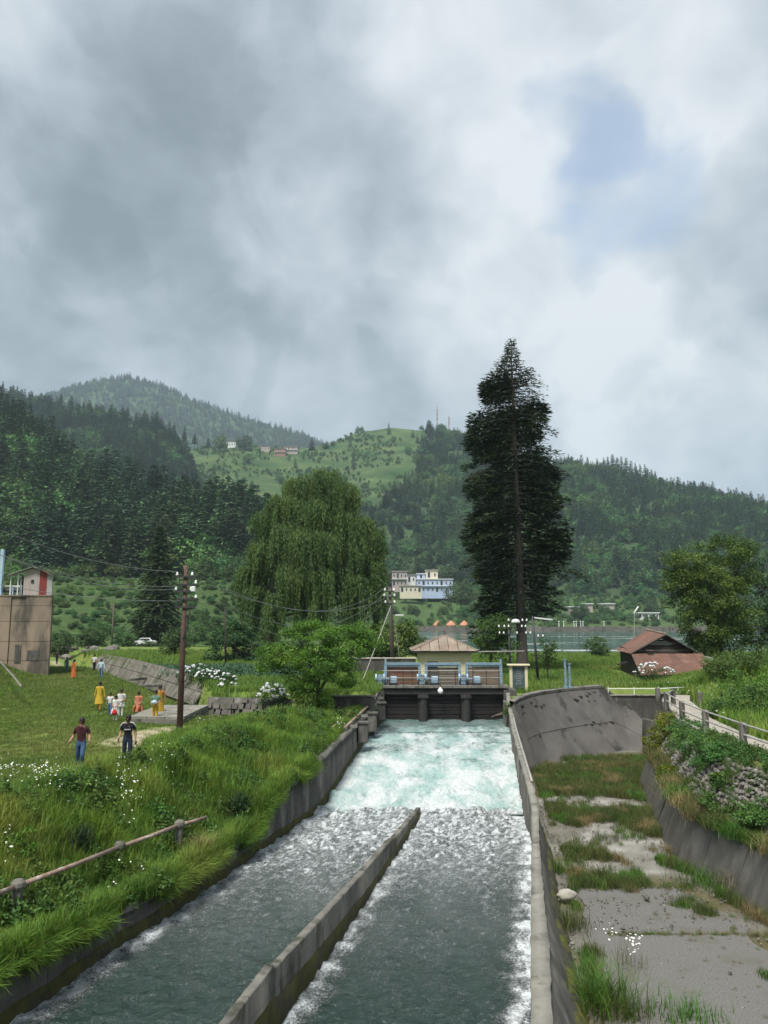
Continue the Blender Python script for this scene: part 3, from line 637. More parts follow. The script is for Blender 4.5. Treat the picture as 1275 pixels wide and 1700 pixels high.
for k, (y, z) in enumerate([(43.2, -.5), (46.0, -.32), (49.4, -.1)]):
    m_ = MB(); m_.box((xl(y) + .28, y, z - .55), (.55, .5, 1.0), bev=.04); m_.box((xl(y) + .28, y, z), (.66, .62, .12), bev=.02)
    tag(m_.build('wall_bracket', M['concrete_dark'], None), ['dark concrete bracket jutting from the left canal wall, nearest of three', 'dark concrete bracket jutting from the left canal wall, middle of three', 'dark concrete bracket jutting from the left canal wall, closest to the gates'][k], 'bracket', 'brackets on the left canal wall')

# ------------------------------------------------------------------ gate bridge
YG = 53.4
gl = lambda px: D(px, 1140, YG).x
ZD = D(700, 1138, YG - .5).z           # deck top
b = empty('gate_bridge', (4, YG, -1.7), 'concrete service bridge over three sluice gates at the head of the canal', 'bridge')
x0, x1 = gl(627), gl(843)
ns = 7
for i in range(ns):
    a = x0 + (x1 - x0) * i / ns; c = x0 + (x1 - x0) * (i + 1) / ns
    m_ = MB(); m_.box(((a + c) / 2, YG + .25, ZD - .09), (c - a - .02, 1.7, .18), bev=.02); m_.build('deck_slab', M['concrete'], b)
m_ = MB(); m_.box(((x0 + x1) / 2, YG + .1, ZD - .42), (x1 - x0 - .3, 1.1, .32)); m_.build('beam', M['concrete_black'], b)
for pa, pb in ((694, 709), (764, 779)):
    m_ = MB(); a, c = gl(pa), gl(pb); m_.box(((a + c) / 2, YG + .15, (ZD - .55 - 4) / 2 - .05), (c - a, 1.5, ZD - .5 + 4)); m_.tube([((a + c) / 2, YG - .6, -4), ((a + c) / 2, YG - .6, ZD - .6)], (c - a) / 2 * .98, 12)
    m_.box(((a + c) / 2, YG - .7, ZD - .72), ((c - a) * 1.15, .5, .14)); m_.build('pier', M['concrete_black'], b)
for a, c in ((x0 - .6, gl(638)), (gl(834), x1 + .5)):
    m_ = MB(); m_.box(((a + c) / 2, YG + .5, (ZD - .3 - 6) / 2), (c - a, 2.2, ZD - .3 + 6)); m_.build('abutment', M['concrete_dark'], b)
rl = empty('gate_railing', ((x0 + x1) / 2, YG - .5, ZD), 'thin grey steel railing along the front of the gate bridge deck', 'railing')
for px in (647, 669, 684, 713, 727, 755, 784, 806, 827):
    m_ = MB(); m_.tube([(gl(px), YG - .52, ZD), (gl(px), YG - .52, ZD + 1.0)], .028, 6); m_.build('post', M['steel_dark'], rl)
for h in (.5, .97):
    m_ = MB(); m_.tube([(gl(634), YG - .52, ZD + h), (gl(832), YG - .52, ZD + h)], .026, 6); m_.build('rail', M['pipe_grey'], rl)
gates = [((640, 697), 'plank_red', 'left sluice gate with light blue frame and reddish brown planks'), ((708, 764), 'plank_grey', 'middle sluice gate with light blue frame and grey brown planks'), ((776, 833), 'plank_tan', 'right sluice gate with light blue frame and tan planks')]
for i, ((pa, pb), mk, lab) in enumerate(gates):
    a, c = gl(pa), gl(pb); xm = (a + c) / 2; yg = YG + .35; zt = D(700, 1102, yg).z
    g = empty('sluice_gate', (xm, yg, -1.8), lab, 'sluice gate', 'sluice gates under the bridge')
    for s, xx in ((-1, a), (1, c)):
        m_ = MB(); tall = .32 if (i == 0 and s < 0) or (i == 2 and s > 0) else .06
        m_.box((xx, yg, (ZD + zt) / 2 + tall / 2), (.13, .2, zt - ZD + tall)); m_.box((xx, yg - .1, (ZD + zt) / 2), (.2, .03, zt - ZD - .1)); m_.build('frame_post', M['blue_paint'], g)
    m_ = MB(); m_.box((xm, yg, zt), (c - a + .12, .26, .16)); m_.box((xm, yg - .02, zt - .14), (c - a - .15, .12, .1)); m_.build('top_beam', M['blue_paint'], g)
    n = 6
    for k in range(n):
        zz = ZD + .02 + (zt - .26 - ZD) * (k + .5) / n
        m_ = MB(); m_.box((xm, yg + .03 + (.02 if k % 2 else 0), zz), (c - a - .16, .1, (zt - .26 - ZD) / n - .018), bev=.008); m_.build('plank', M[mk], g)
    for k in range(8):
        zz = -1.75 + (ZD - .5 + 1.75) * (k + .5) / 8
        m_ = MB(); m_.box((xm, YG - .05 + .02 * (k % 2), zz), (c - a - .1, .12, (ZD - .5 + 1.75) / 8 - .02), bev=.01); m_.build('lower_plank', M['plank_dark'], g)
    for xx in (a + .15, c - .15):
        m_ = MB(); m_.tube([(xx, yg + .15, ZD - .2), (xx, yg + .15, zt)], .03, 6); m_.build('lifting_screw', M['steel_dark'], g)
labs = ['leftmost', 'middle', 'rightmost']
for i, (pa, pb) in enumerate(((647, 659), (716, 728), (785, 797))):
    a, c = gl(pa), gl(pb); xm = (a + c) / 2; y = YG - .2
    g = empty('gate_motor', (xm, y, ZD), labs[i] + ' of three pale blue motor housings on the gate bridge deck', 'motor', 'motors on the gate bridge')
    m_ = MB(); m_.box((xm, y, ZD + .36), (c - a, .42, .46), bev=.05); m_.build('housing', M['blue_motor'], g)
    m_ = MB(); m_.box((xm, y, ZD + .06), (c - a + .1, .5, .12)); m_.build('base', M['steel_dark'], g)
    m_ = MB(); m_.tube([(a - .75, y + .1, ZD + .38), (a, y + .1, ZD + .38)], .06, 8); m_.build('shaft', M['blue_paint'], g)
    xx = a - .65
    m_ = MB(); m_.box((xx, y + .12, ZD + .3), (.34, .4, .6), bev=.05); m_.tube([(xx, y - .12, ZD + .5), (xx, y + .36, ZD + .5)], .2, 12); m_.build('gearbox', M['blue_paint'], g)
    for q in (-.28, .26):
        m_ = MB(); m_.tube([(xx + q - .05, y + .1, ZD + .48), (xx + q + .05, y + .1, ZD + .48)], .26, 14); m_.build('gear_wheel', M['blue_motor'], g)
m_ = MB(); lp = D(731, 1147, YG - .75)
m_.lathe(lp, [(.02, -.2), (.13, -.16), (.18, -.06), (.18, .04), (.13, .13), (.05, .17), (.05, .24)], 14)
g = empty('hanging_lamp', lp, 'white globe lamp hanging below the middle of the gate bridge', 'lamp'); m_.build('globe', M['lamp_glass'], g, True)
m_ = MB(); m_.tube([lp + Vector((0, 0, .22)), lp + Vector((0, 0, .5)), (lp.x, YG - .52, ZD + .45)], .02, 6); m_.build('stem', M['steel_dark'], g)
m_ = MB(); xx = gl(606); m_.box(((xx + x0) / 2, YG - .5, ZD - .06), (x0 - xx, .25, .08)); tag(m_.build('walk_plank', M['concrete_pale'], None), 'pale plank leading off the left end of the gate bridge', 'plank')
# rubble and driftwood at the right end below the deck
for k in range(5):
    m_ = MB(); p = Vector((gl(812) + .3 * k, YG - .9 - .1 * (k % 2), -1.35 + .12 * k)); m_.tube([p, p + Vector((.7 + .1 * k, .2, .25 - .1 * (k % 3))), p + Vector((1.2, .3, .3))], [.05, .04, .02], 6)
    tag(m_.build('driftwood', M['wood_pole'], None, True), 'grey driftwood branch caught below the right sluice gate', 'driftwood', 'driftwood by the gates')

# ------------------------------------------------------------------ pump house
def strips_tri(parent, apex, e0, e1, n, matl, name='roof_sheet'):
    """corrugated sheets over a triangular roof face; e0-e1 is the eave"""
    apex, e0, e1 = Vector(apex), Vector(e0), Vector(e1); ft = None
    u = (e1 - e0).normalized(); L = (e1 - e0).length; ta = (apex - e0).dot(u) / L; foot = e0.lerp(e1, ta)
    for i in range(n):
        a, c = i / n + .004, (i + 1) / n - .004
        def top(s):
            k = s / ta if s <= ta else (1 - s) / (1 - ta); q = e0.lerp(e1, s); return q + (apex - foot) * max(.0, min(1, k))
        pts = [e0.lerp(e1, a), e0.lerp(e1, c), top(c), top(a)]
        if a < ta < c: pts = [e0.lerp(e1, a), e0.lerp(e1, c), top(c), apex, top(a)]
        nrm = (e1 - e0).cross(apex - e0).normalized(); off_ = nrm * (.012 if i % 2 else 0)
        m = MB(); k = len(pts); m.add([p + off_ + nrm * .02 for p in pts] + [p + off_ - nrm * .02 for p in pts], [tuple(range(k)), tuple(range(2 * k - 1, k - 1, -1))] + [(j, j + k, (j + 1) % k + k, (j + 1) % k) for j in range(k)])
        m.build(name, matl, parent)
yh0, yh1 = 57.2, 62.0
ha, hb = D(683, 1081, yh0).x, D(793, 1081, yh0).x; hz = D(700, 1081, yh0).z; xm = (ha + hb) / 2; ym = (yh0 + yh1) / 2
ap = Vector((D(738, 1056, ym).x, ym, D(738, 1055, ym).z))
h = empty('pump_house', (xm, ym, .1), 'small cream house with rusty pyramid roof behind the sluice gates', 'house')
wa, wb = D(697, 1100, yh0 + .5).x, D(783, 1100, yh0 + .5).x
m_ = MB(); m_.box(((wa + wb) / 2, ym, (hz + 0) / 2 - .1), (wb - wa, yh1 - yh0 - 1.0, hz + .3)); m_.build('wall', M['cream'], h)
m_ = MB(); m_.box((xm, ym, hz - .06), (hb - ha - .06, yh1 - yh0 - .06, .12)); m_.build('eave', M['wood_dark'], h)
c0, c1, c2, c3 = Vector((ha, yh0, hz)), Vector((hb, yh0, hz)), Vector((hb, yh1, hz)), Vector((ha, yh1, hz))
for e0, e1 in ((c0, c1), (c1, c2), (c2, c3), (c3, c0)): strips_tri(h, ap, e0, e1, 7, M['rust_tin_old'])
m_ = MB(); m_.tube([ap + Vector((0, 0, -.1)), ap + Vector((0, 0, .35))], .07, 8); m_.build('finial', M['rust'], h)
for c in (c0, c1, c2, c3):
    m_ = MB(); m_.tube([c + Vector((0, 0, .05)), ap + Vector((0, 0, .05))], .045, 6); m_.build('hip_ridge', M['rust_tin_old'], h)
m_ = MB(); m_.box((wa + .9, yh0 + .49, 1.5), (.8, .06, 1.0)); wdw = m_.build('window', M['wood_dark'], h)
m_ = MB(); m_.box((wa + .9, yh0 + .45, 1.5), (.66, .03, .86)); m_.build('pane', M['glass_dark'], wdw)
m_ = MB(); p0, p1 = D(795, 1082, yh0 + .3), D(870, 1081, yh0 + 1.5); m_.tube([p0, p1], .05, 6); tag(m_.build('steel_beam', M['pipe_grey'], None), 'thin pale steel beam reaching from the pump house eave to the tall conifer', 'beam')

# low wall and small roof left of the pump house
m_ = MB(); a, c = D(578, 1100, 65), D(690, 1100, 65); zt = D(600, 1094, 65).z
g = empty('garden_wall', ((a.x + c.x) / 2, 65, .3), 'dark brick garden wall with pale cap left of the pump house', 'wall')
m_.box(((a.x + c.x) / 2, 65, zt / 2 - .2), (c.x - a.x, .35, zt + .4)); m_.build('wall_body', M['concrete_dark'], g)
for i in range(6):
    m_ = MB(); w_ = (c.x - a.x + .2) / 6; m_.box((a.x - .1 + w_ * (i + .5), 65, zt + .06), (w_ - .02, .5, .12), bev=.02); m_.build('cap_stone', M['house_pink'], g)
q = [D(566, 1084, 74), D(603, 1083, 73.5)]; zt = q[0].z
g = empty('shed', ((q[0].x + q[1].x) / 2 + 1, 76, .3), 'small brown roofed shed half hidden behind the bushes near the gates', 'shed')
m_ = MB(); m_.box((q[0].x + 2.2, 76, zt / 2), (3.4, 3.4, zt)); m_.build('wall', M['wood_dark'], g)
r0, r1 = Vector((q[0].x - .1, 73.6, zt)), Vector((q[0].x + 4.5, 73.6, zt)); apx = Vector((q[0].x + 2.2, 76, zt + 1.0))
strips_tri(g, apx, r0, r1, 5, M['rust_tin_old']); strips_tri(g, apx, r1, r1 + Vector((0, 4.8, 0)), 5, M['rust_tin_old']); strips_tri(g, apx, r0 + Vector((0, 4.8, 0)), r0, 5, M['rust_tin_old'])

# concrete wing wall left of the canal
g = empty('wing_wall', (-3, 47, -.6), 'dark concrete wing wall between the bright green tree and the canal pipes', 'wall')
a, c = D(548, 1160, 47.0), D(622, 1158, 47.0)
m_ = MB(); m_.box(((a.x + c.x) / 2, 47.0, -.6), (c.x - a.x, .4, 2.2), bev=.03); m_.build('wall_body', M['concrete_dark'], g)
m_ = MB(); m_.box(((a.x + c.x) / 2, 46.98, .54), (c.x - a.x + .1, .5, .08), bev=.02); m_.build('coping', M['concrete'], g)

# notice board
yb = 55.0
a, c = D(846, 1130, yb), D(876, 1130, yb); zt, zb = D(860, 1105, yb).z, .0
g = empty('notice_board', ((a.x + c.x) / 2, yb, 0), 'cream framed notice board with dark panel standing beside the right end of the bridge', 'notice board')
for xx in (a.x + .1, c.x - .1):
    m_ = MB(); m_.box((xx, yb, (zt + zb) / 2 - .1), (.2, .2, zt - zb + .2), bev=.015); m_.build('post', M['cream'], g)
m_ = MB(); m_.box(((a.x + c.x) / 2, yb, zt + .05), (c.x - a.x + .3, .5, .12), bev=.02); m_.build('cap', M['cream'], g)
m_ = MB(); m_.box(((a.x + c.x) / 2, yb, (zt + zb) / 2 + .1), (c.x - a.x - .3, .1, zt - zb - .4)); m_.build('panel', M['board_panel'], g)
for k in range(9):
    m_ = MB(); m_.box(((a.x + c.x) / 2 + .05 * math.sin(k * 3.1), yb - .055, zt - .3 - k * .12), (.45 + .15 * math.sin(k * 5), .008, .03)); m_.build('text_line', M['tin_grey'], g)

# ------------------------------------------------------------------ spillway beside the canal
top_px = [(853, 1166, .05), (862, 1160, .12), (880, 1153, .2), (905, 1148, .24), (935, 1144, .26), (970, 1141, .27), (1000, 1139, .28)]
bot_px = [(893, 1285), (902, 1276), (918, 1271), (945, 1266), (975, 1260), (1005, 1254), (1035, 1249)]
T = [P(*q) for q in top_px]; Bm = [P(px, py, -3.75) for px, py in bot_px]
T.append(D(1030, 1161, 57.6)); Bm.append(P(1050, 1248, -3.75)); T.append(D(1066, 1192, 56.2)); Bm.append(P(1066, 1250, -3.75))
g = empty('spillway', (12, 52, -3.7), 'grey stained concrete spillway face sloping down into the dry basin', 'spillway')
na = len(T); rows = 3
def spt(i, j):      # point on the face, j 0 top .. 1 foot, slightly concave
    p = T[i].lerp(Bm[i], j); p.z -= .22 * math.sin(math.pi * j) * (T[i].z - Bm[i].z) / 4; return p
segs = [(0, 2), (2, 4), (4, 5), (5, 6), (6, 7), (7, 8)]
for (i0, i1) in segs:
    for r_ in range(2):
        j0, j1 = (0.035, .508) if r_ == 0 else (.516, 1.0)
        vs = []; fs = []; nj = 7; ni = 6
        for a_ in range(ni + 1):
            for b_ in range(nj + 1):
                ti = i0 + (i1 - i0) * a_ / ni; k0 = min(int(ti), na - 2); fr = ti - k0; jj = j0 + (j1 - j0) * b_ / nj
                p = spt(k0, jj).lerp(spt(k0 + 1, jj), fr)
                ed = (.0 if 0 < a_ < ni and 0 < b_ < nj else -.035); p = p + Vector((0, -ed * -1, 0)) + Vector((0, .02 * float(fbm(p.x * 1.1, p.z * 1.3, 3)), 0)); vs.append(p)
        for a_ in range(ni):
            for b_ in range(nj): q_ = a_ * (nj + 1) + b_; fs.append((q_, q_ + 1, q_ + nj + 2, q_ + nj + 1))
        m_ = MB(); m_.add(vs, fs); m_.build('face_panel', M['concrete_spill'], g, True)
m_ = MB(); q_ = [Vector((float(xr(50.8)) + .2, 50.9, -.05)), T[0] + Vector((.05, .05, -.1)), Bm[0] + Vector((.1, 0, 0)), Vector((float(xr(46.5)) + .8, 46.5, -3.75)), Vector((float(xr(47.5)) + .2, 47.5, -.45))]; m_.add(q_, [(0, 4, 1), (4, 3, 2), (4, 2, 1)]); m_.build('side_fillet', M['concrete_spill'], g)
m_ = MB(); n = len(T); back = [t_ + Vector((-.1, .9, 0)) for t_ in T]; lip = [t_ + Vector((0, -.04, -.14)) for t_ in T]
vs = []; fs = []
for i in range(n): vs += [lip[i] + Vector((0, 0, .0)), T[i] + Vector((0, -.05, .03)), back[i] + Vector((0, 0, .03)), back[i] + Vector((0, 0, -2.5))]
for i in range(n - 1):
    for j in range(3): fs.append((4 * i + j, 4 * (i + 1) + j, 4 * (i + 1) + j + 1, 4 * i + j + 1))
m_.add(vs, fs); m_.build('crest', M['concrete'], g)
m_ = MB(); q = D(853, 1166, 50.6); m_.hexa([q + Vector((-.75, -1.6, -3.6)), q + Vector((.3, -1.9, -3.6)), q + Vector((.4, .6, -3.6)), q + Vector((-.75, .6, -3.6))], [q + Vector((-.55, -.6, -.1)), q + Vector((.1, -.5, -.1)), q + Vector((.4, .6, .05)), q + Vector((-.6, .6, .05))]); m_.build('end_block', M['concrete'], g)
m_ = MB(); m_.hexa([T[-1] + Vector((-.2, 0, -4)), T[-1] + Vector((1.2, .4, -4)), T[-1] + Vector((1.2, 2.5, -4)), T[-1] + Vector((-.2, 2.5, -4))], [T[-1] + Vector((-.2, .02, -.05)), T[-1] + Vector((1.2, .4, -.3)), T[-1] + Vector((1.2, 2.5, -.1)), T[-1] + Vector((-.2, 2.5, .9))]); m_.build('wing', M['concrete_dark'], g)
for i0 in range(8):          # dark bed behind the open construction joint
    m_ = MB(); a_, b_ = spt(i0, .49) + Vector((0, .06, -.02)), spt(i0 + 1, .49) + Vector((0, .06, -.02)); c_, d_ = spt(i0 + 1, .54) + Vector((0, .06, -.02)), spt(i0, .54) + Vector((0, .06, -.02)); m_.add([a_, b_, c_, d_], [(0, 1, 2, 3)]); m_.build('joint', M['concrete_black'], g)
rm = random.Random(12)
for k in range(26):          # clumps of black moss below the crest
    ti = rm.choice([rm.uniform(.6, 3.2), rm.uniform(4.3, 5.9)]); k0 = int(ti); jj = rm.uniform(.07, .22) if k % 3 else rm.uniform(.48, .54); p = spt(k0, jj).lerp(spt(k0 + 1, jj), ti - k0)
    bm = bmesh.new(); bmesh.ops.create_icosphere(bm, subdivisions=1, radius=1.0)
    for v in bm.verts: v.co *= rm.uniform(.7, 1.25)
    s_ = rm.uniform(.05, .16); m_ = MB(); m_.add([p + Vector((v.co.x * s_ * 1.7, v.co.y * .05 - .01, v.co.z * s_ * .8)) for v in bm.verts], [tuple(v.index for v in f.verts) for f in bm.faces]); bm.free(); m_.build('moss_clump', M['wood_dark'], g)
# gauge stands on the crest
for k, (px, pt) in enumerate(((939, 1094), (946, 1101))):
    p = D(px, 1143, 55.6); tp = D(px, pt, 55.6)
    m_ = MB(); m_.box((p.x, p.y, (p.z + tp.z) / 2), (.13, .13, tp.z - p.z)); m_.box((p.x, p.y, p.z + .08), (.34, .34, .16)); m_.box((p.x, p.y, tp.z - .05), (.18, .2, .1)); m_.tube([(p.x, p.y, p.z), (p.x + .14, p.y, p.z + .7)], .025, 6)
    tag(m_.build('gauge_stand', M['blue_paint'], None), ['taller of two pale blue steel stands on the spillway crest', 'shorter of two pale blue steel stands on the spillway crest'][k], 'stand', 'blue stands on the spillway')

# ------------------------------------------------------------------ dry basin: slabs, bank
fl = empty('basin_floor', (8, 28, -3.6)); tag(fl, kind='structure')
ycut = [12, 22.7, 26.7]
for i in range(len(ycut) - 1):
    for k in range(1):
        y0, y1 = ycut[i] + .015, ycut[i + 1] - .015; vs = []
        def xa(y, f): a_, b_ = xr(y) + 1.5 - .2 * (i > 3), xb(y) - .1; return a_ + (b_ - a_) * f
        f0, f1 = .0, .80
        if i == 5 and k == 1: continue
        zz = -3.585 - .03 * ((i * 7 + k * 3) % 3)
        ns_ = 26; top = []
        for q_ in range(ns_): y_ = y0 + (y1 - y0) * q_ / (ns_ - 1); e_ = .12 * float(fbm(y_ * 1.1, 5.0 + i, 4)); e2 = .9 * float(fbm(y_ * .4, 9.0 + i, 4)); top.append(((xa(y_, f0) + e_, y_, zz), (xa(y_, f1) + e2, y_, zz)))
        vs = []; fs = []
        for a_, b_ in top: vs += [(a_[0], a_[1], zz - .2), a_, b_, (b_[0], b_[1], zz - .2)]
        for q_ in range(ns_ - 1):
            for j in range(3): fs.append((4 * q_ + j, 4 * q_ + j + 1, 4 * q_ + j + 5, 4 * q_ + j + 4))
        fs += [(0, 1, 2, 3), tuple(4 * (ns_ - 1) + j for j in (3, 2, 1, 0))]
        m_ = MB(); m_.add(vs, fs); m_.build('floor_slab', M['floor_slab'], fl)
# battered concrete toe of the bank
g = empty('bank_wall', (11, 28, -3.6), 'dark wet battered concrete wall at the foot of the right bank', 'wall')
yb_ = [12, 15, 18, 20.6, 23.2, 25.6, 27.6, 29.4, 31.6, 34, 37, 40, 43]
for i in range(len(yb_) - 1):
    vs = []; fs = []; ni, nj = 5, 5; r = random.Random(i); dz = r.uniform(-.1, .08); dx = r.uniform(-.012, .012)
    for a_ in range(ni + 1):
        y = yb_[i] + .006 + (yb_[i + 1] - yb_[i] - .012) * a_ / ni
        for b_ in range(nj + 1):
            j = b_ / nj; vs.append((float(xb(y)) - .12 + .78 * j + dx + .03 * float(fbm(y, j * 2, 2)), y, -3.75 + (1.85 + dz) * j))
        vs.append((float(xb(y)) + 1.1, y, -1.95 + dz))
    k = nj + 2
    for a_ in range(ni):
        for b_ in range(k - 1): fs.append((a_ * k + b_, a_ * k + b_ + 1, (a_ + 1) * k + b_ + 1, (a_ + 1) * k + b_))
    m_ = MB(); m_.add(vs, fs); m_.build('wall_panel', M['concrete_wet'], g)
# rubble retaining wall
sw = empty('rubble_wall', (13, 32, -2), 'dry stone rubble wall overgrown with plants below the right footpath', 'wall')
stone_mesh = []
for k in range(7):
    bm = bmesh.new(); bmesh.ops.create_icosphere(bm, subdivisions=1, radius=.5); r = random.Random(k + 3)
    for v in bm.verts: v.co = Vector((v.co.x * r.uniform(.75, 1.2), v.co.y * r.uniform(.75, 1.15), v.co.z * r.uniform(.7, 1.05)))
    me = bpy.data.meshes.new('stone'); bm.to_mesh(me); bm.free(); me.materials.append(M['stone']); stone_mesh.append(me)
def wall_pt(y, j): return Vector((float(xb(y)) + .95 + 1.35 * j + .1 * float(fbm(y * .5, j * 3, 2)), y, -2.05 + 1.85 * j))
r = random.Random(5); cnt = 0; rest = MB(); stones = []
for y in np.arange(20.5, 43.3, .155):
    for j in np.arange(0.0, 1.0, .09):
        yy = y + r.uniform(-.06, .06); jj = min(max(j + r.uniform(-.03, .03), 0), 1); p = wall_pt(yy, jj); stones.append((p, r.uniform(.13, .25), r.randrange(7), [r.uniform(0, 6.28) for _ in range(3)]))
stones.sort(key=lambda s: abs(s[0].y - 30) )
for i, (p, s, k, e) in enumerate(stones):
    if i < 290:
        o = bpy.data.objects.new('stone', stone_mesh[k]); col.objects.link(o); o.parent = sw; o.location = p - Vector(sw.location); o.scale = (s * 1.05, s * 1.05, s * .8); o.rotation_euler = e
    else:
        Mx = Matrix.Translation(p) @ Matrix.Rotation(e[0], 4, 'X') @ Matrix.Rotation(e[2], 4, 'Z') @ Matrix.Diagonal((s, s, s * .85, 1)); rest.add([Mx @ v.co for v in stone_mesh[k].vertices], [tuple(f.vertices) for f in stone_mesh[k].polygons])
o = rest.build('stone_mass', M['stone'], sw); o['kind'] = 'stuff'
m_ = MB(); vs = []; fs = []; ys = np.arange(14, 44, .5)
for y in ys: vs += [wall_pt(y, 0) + Vector((.14, 0, 0)), wall_pt(y, 1) + Vector((.14, 0, 0)), wall_pt(y, 1) + Vector((.9, 0, .02))]
for i in range(len(ys) - 1):
    for j in range(2): fs.append((3 * i + j, 3 * i + j + 1, 3 * i + j + 4, 3 * i + j + 3))
m_.add(vs, fs); m_.build('wall_core', M['masonry'], sw)
# footpath
pl = [(14, 14.35), (30, 14.2), (36, 14.5), (41, 15.2), (46, 16.6), (50, 17.6), (53.5, 19.0)]
vs = []; fs = []; ys = np.arange(14, 53.6, .5)
for y in ys:
    x = interp(pl, y, 1); w_ = 1.75
    vs += [(x, y, -.32), (x, y, -.03), (x + w_ * .5, y, .0), (x + w_, y, -.03), (x + w_, y, -.35)]
for i in range(len(ys) - 1):
    for j in range(4): fs.append((5 * i + j, 5 * i + j + 1, 5 * i + j + 6, 5 * i + j + 5))
m_ = MB(); m_.add(vs, fs); tag(m_.build('path', M['path'], None, False), kind='structure')
g = empty('path_railing', (15, 38, 0), 'concrete post and pipe railing along the right footpath', 'railing')
posts = [(14.45, 25.5), (14.42, 29.0), (14.55, 32.2), (14.85, 36.6), (15.3, 40.6), (16.3, 45.6)]
for x, y in posts:
    m_ = MB(); m_.box((x, y, .38), (.24, .24, 1.05), bev=.03); m_.build('post', M['concrete'], g)
for h in (.42, .84):
    for (xa_, ya_), (xb2, yb2) in zip(posts[:-1], posts[1:]):
        m_ = MB(); m_.tube([(xa_, ya_, h), (xb2, yb2, h)], .04, 8); m_.build('rail', M['pipe_grey'], g)
g = empty('path_railing', (18, 46.5, 0), 'short broken concrete railing where the footpath meets the far culvert', 'railing')
p2 = [(17.4, 47.5), (18.5, 46.2), (17.0, 49.0)]
for x, y in p2:
    m_ = MB(); m_.box((x, y, .35), (.24, .24, 1.0), bev=.03); m_.build('post', M['concrete'], g)
m_ = MB(); m_.tube([(16.3, 45.6, .84), (17.4, 47.5, .82)], .035, 8); m_.build('rail', M['pipe_grey'], g)
# culvert wall with thin white rail beyond the path
g = empty('culvert_wall', (20, 57, -.5), 'dark concrete culvert wall behind the footpath', 'wall')
for (pa, pb, yy, zt) in ((1012, 1105, 57.3, D(1050, 1155, 57.3).z), (1098, 1205, 56.6, D(1150, 1152, 56.6).z)):
    a, c = D(pa, 1160, yy).x, D(pb, 1160, yy).x
    for i in range(4):
        w_ = (c - a) / 4; m_ = MB(); m_.box((a + w_ * (i + .5), yy, zt - 1.0), (w_ - .015, .4, 2.0), bev=.015); m_.build('wall_panel', M['concrete_dark'], g)
    m_ = MB(); m_.box(((a + c) / 2, yy, zt + .04), (c - a + .1, .55, .09), bev=.02); m_.build('coping', M['concrete_pale'], g)
g = empty('white_railing', (20, 57.4, 0), 'thin white railing on the culvert wall in front of the hut', 'railing')
zt = D(1050, 1153, 57.3).z
for px in (1010, 1053, 1094, 1126, 1182, 1215):
    p = D(px, 1150, 57.2); m_ = MB(); m_.tube([(p.x, 57.2, zt), (p.x, 57.2, zt + .55)], .035, 6); m_.build('post', M['white_paint'], g)
m_ = MB(); m_.tube([(D(1010, 1150, 57.2).x, 57.2, zt + .42), (D(1094, 1150, 57.2).x, 57.2, zt + .42), (D(1220, 1150, 57.2).x, 57.2, zt + .72)], .03, 6); m_.build('rail', M['white_paint'], g)
# ------------------------------------------------------------------ rusty hut on the right
FR, FL, FRt = D(1105, 1053, 71), D(1046, 1085, 70), D(1160, 1084, 71.5)
BR, BL = D(1074, 1046, 80), D(1021, 1078.5, 79)
BRt = FRt + (BR - FR)
h = empty('hut', ((FL.x + FRt.x) / 2, 74, 0), 'old wooden hut with rusty tin gable roof and lean-to beside the leafy tree', 'hut')
def roof(parent, a, b_, c, d, n, matl, name='roof_sheet', wv=.018, per=5):
    a, b_, c, d = map(Vector, (a, b_, c, d)); nr = (b_ - a).cross(d - a).normalized()
    for i in range(n):
        s, e = i / n, (i + 1) / n; o_ = nr * (.015 if i % 2 else 0); sl = random.uniform(-.04, .04)
        m = MB(); m.sheet(a.lerp(b_, s) + o_, a.lerp(b_, e + .004) + o_, d.lerp(c, e + .004) + o_, d.lerp(c, s) + o_, .02, wave=wv, periods=per); m.build(name, matl, parent)
roof(h, FL, BL, BR, FR, 7, M['rust_tin']); roof(h, BRt, FRt, FR, BR, 7, M['rust_tin'])
m_ = MB(); m_.tube([FR + Vector((0, -.1, .04)), BR + Vector((0, .1, .04))], .09, 8); m_.build('ridge_cap', M['rust_tin_old'], h)
u = (FRt - FL).normalized(); bk = (BR - FR)
A, B_ = FL + u * .5 + bk * .06, FRt - u * .5 + bk * .06
m_ = MB(); zb = -.4
for a, c in ((A, B_), (B_, B_ + bk * .88), (A + bk * .88, A), (B_ + bk * .88, A + bk * .88)):
    m_.sheet((a.x, a.y, zb), (c.x, c.y, zb), (c.x, c.y, c.z + .12), (a.x, a.y, a.z + .12), .12)
m_.build('wall', M['wood_dark'], h)
ap = FR + bk * .05
for k in range(7):
    z0 = A.z + .12 + (ap.z - A.z - .12) * k / 7; z1 = A.z + .12 + (ap.z - A.z - .12) * (k + 1) / 7 - .03
    f = lambda z: (z - A.z) / (ap.z - A.z)
    l0, l1 = A.lerp(ap, f(z0)), A.lerp(ap, min(1, f(z1))); r0, r1 = B_.lerp(ap, f(z0)), B_.lerp(ap, min(1, f(z1)))
    o_ = Vector((0, .04 * (k % 2), 0)); m_ = MB(); th = Vector((0, .06, 0))
    m_.hexa([l0 + o_, r0 + o_, r0 + o_ + th, l0 + o_ + th], [l1 + o_, r1 + o_, r1 + o_ + th, l1 + o_ + th]); m_.build('gable_board', M['wood_dark'] if k % 3 else M['plank_grey'], h)
for q in ((FL, FR), (FR, FRt)):
    m_ = MB(); m_.tube([q[0] + Vector((0, -.03, -.06)), q[1] + Vector((0, -.03, -.06))], .07, 6); m_.build('barge_board', M['wood_dark'], h)
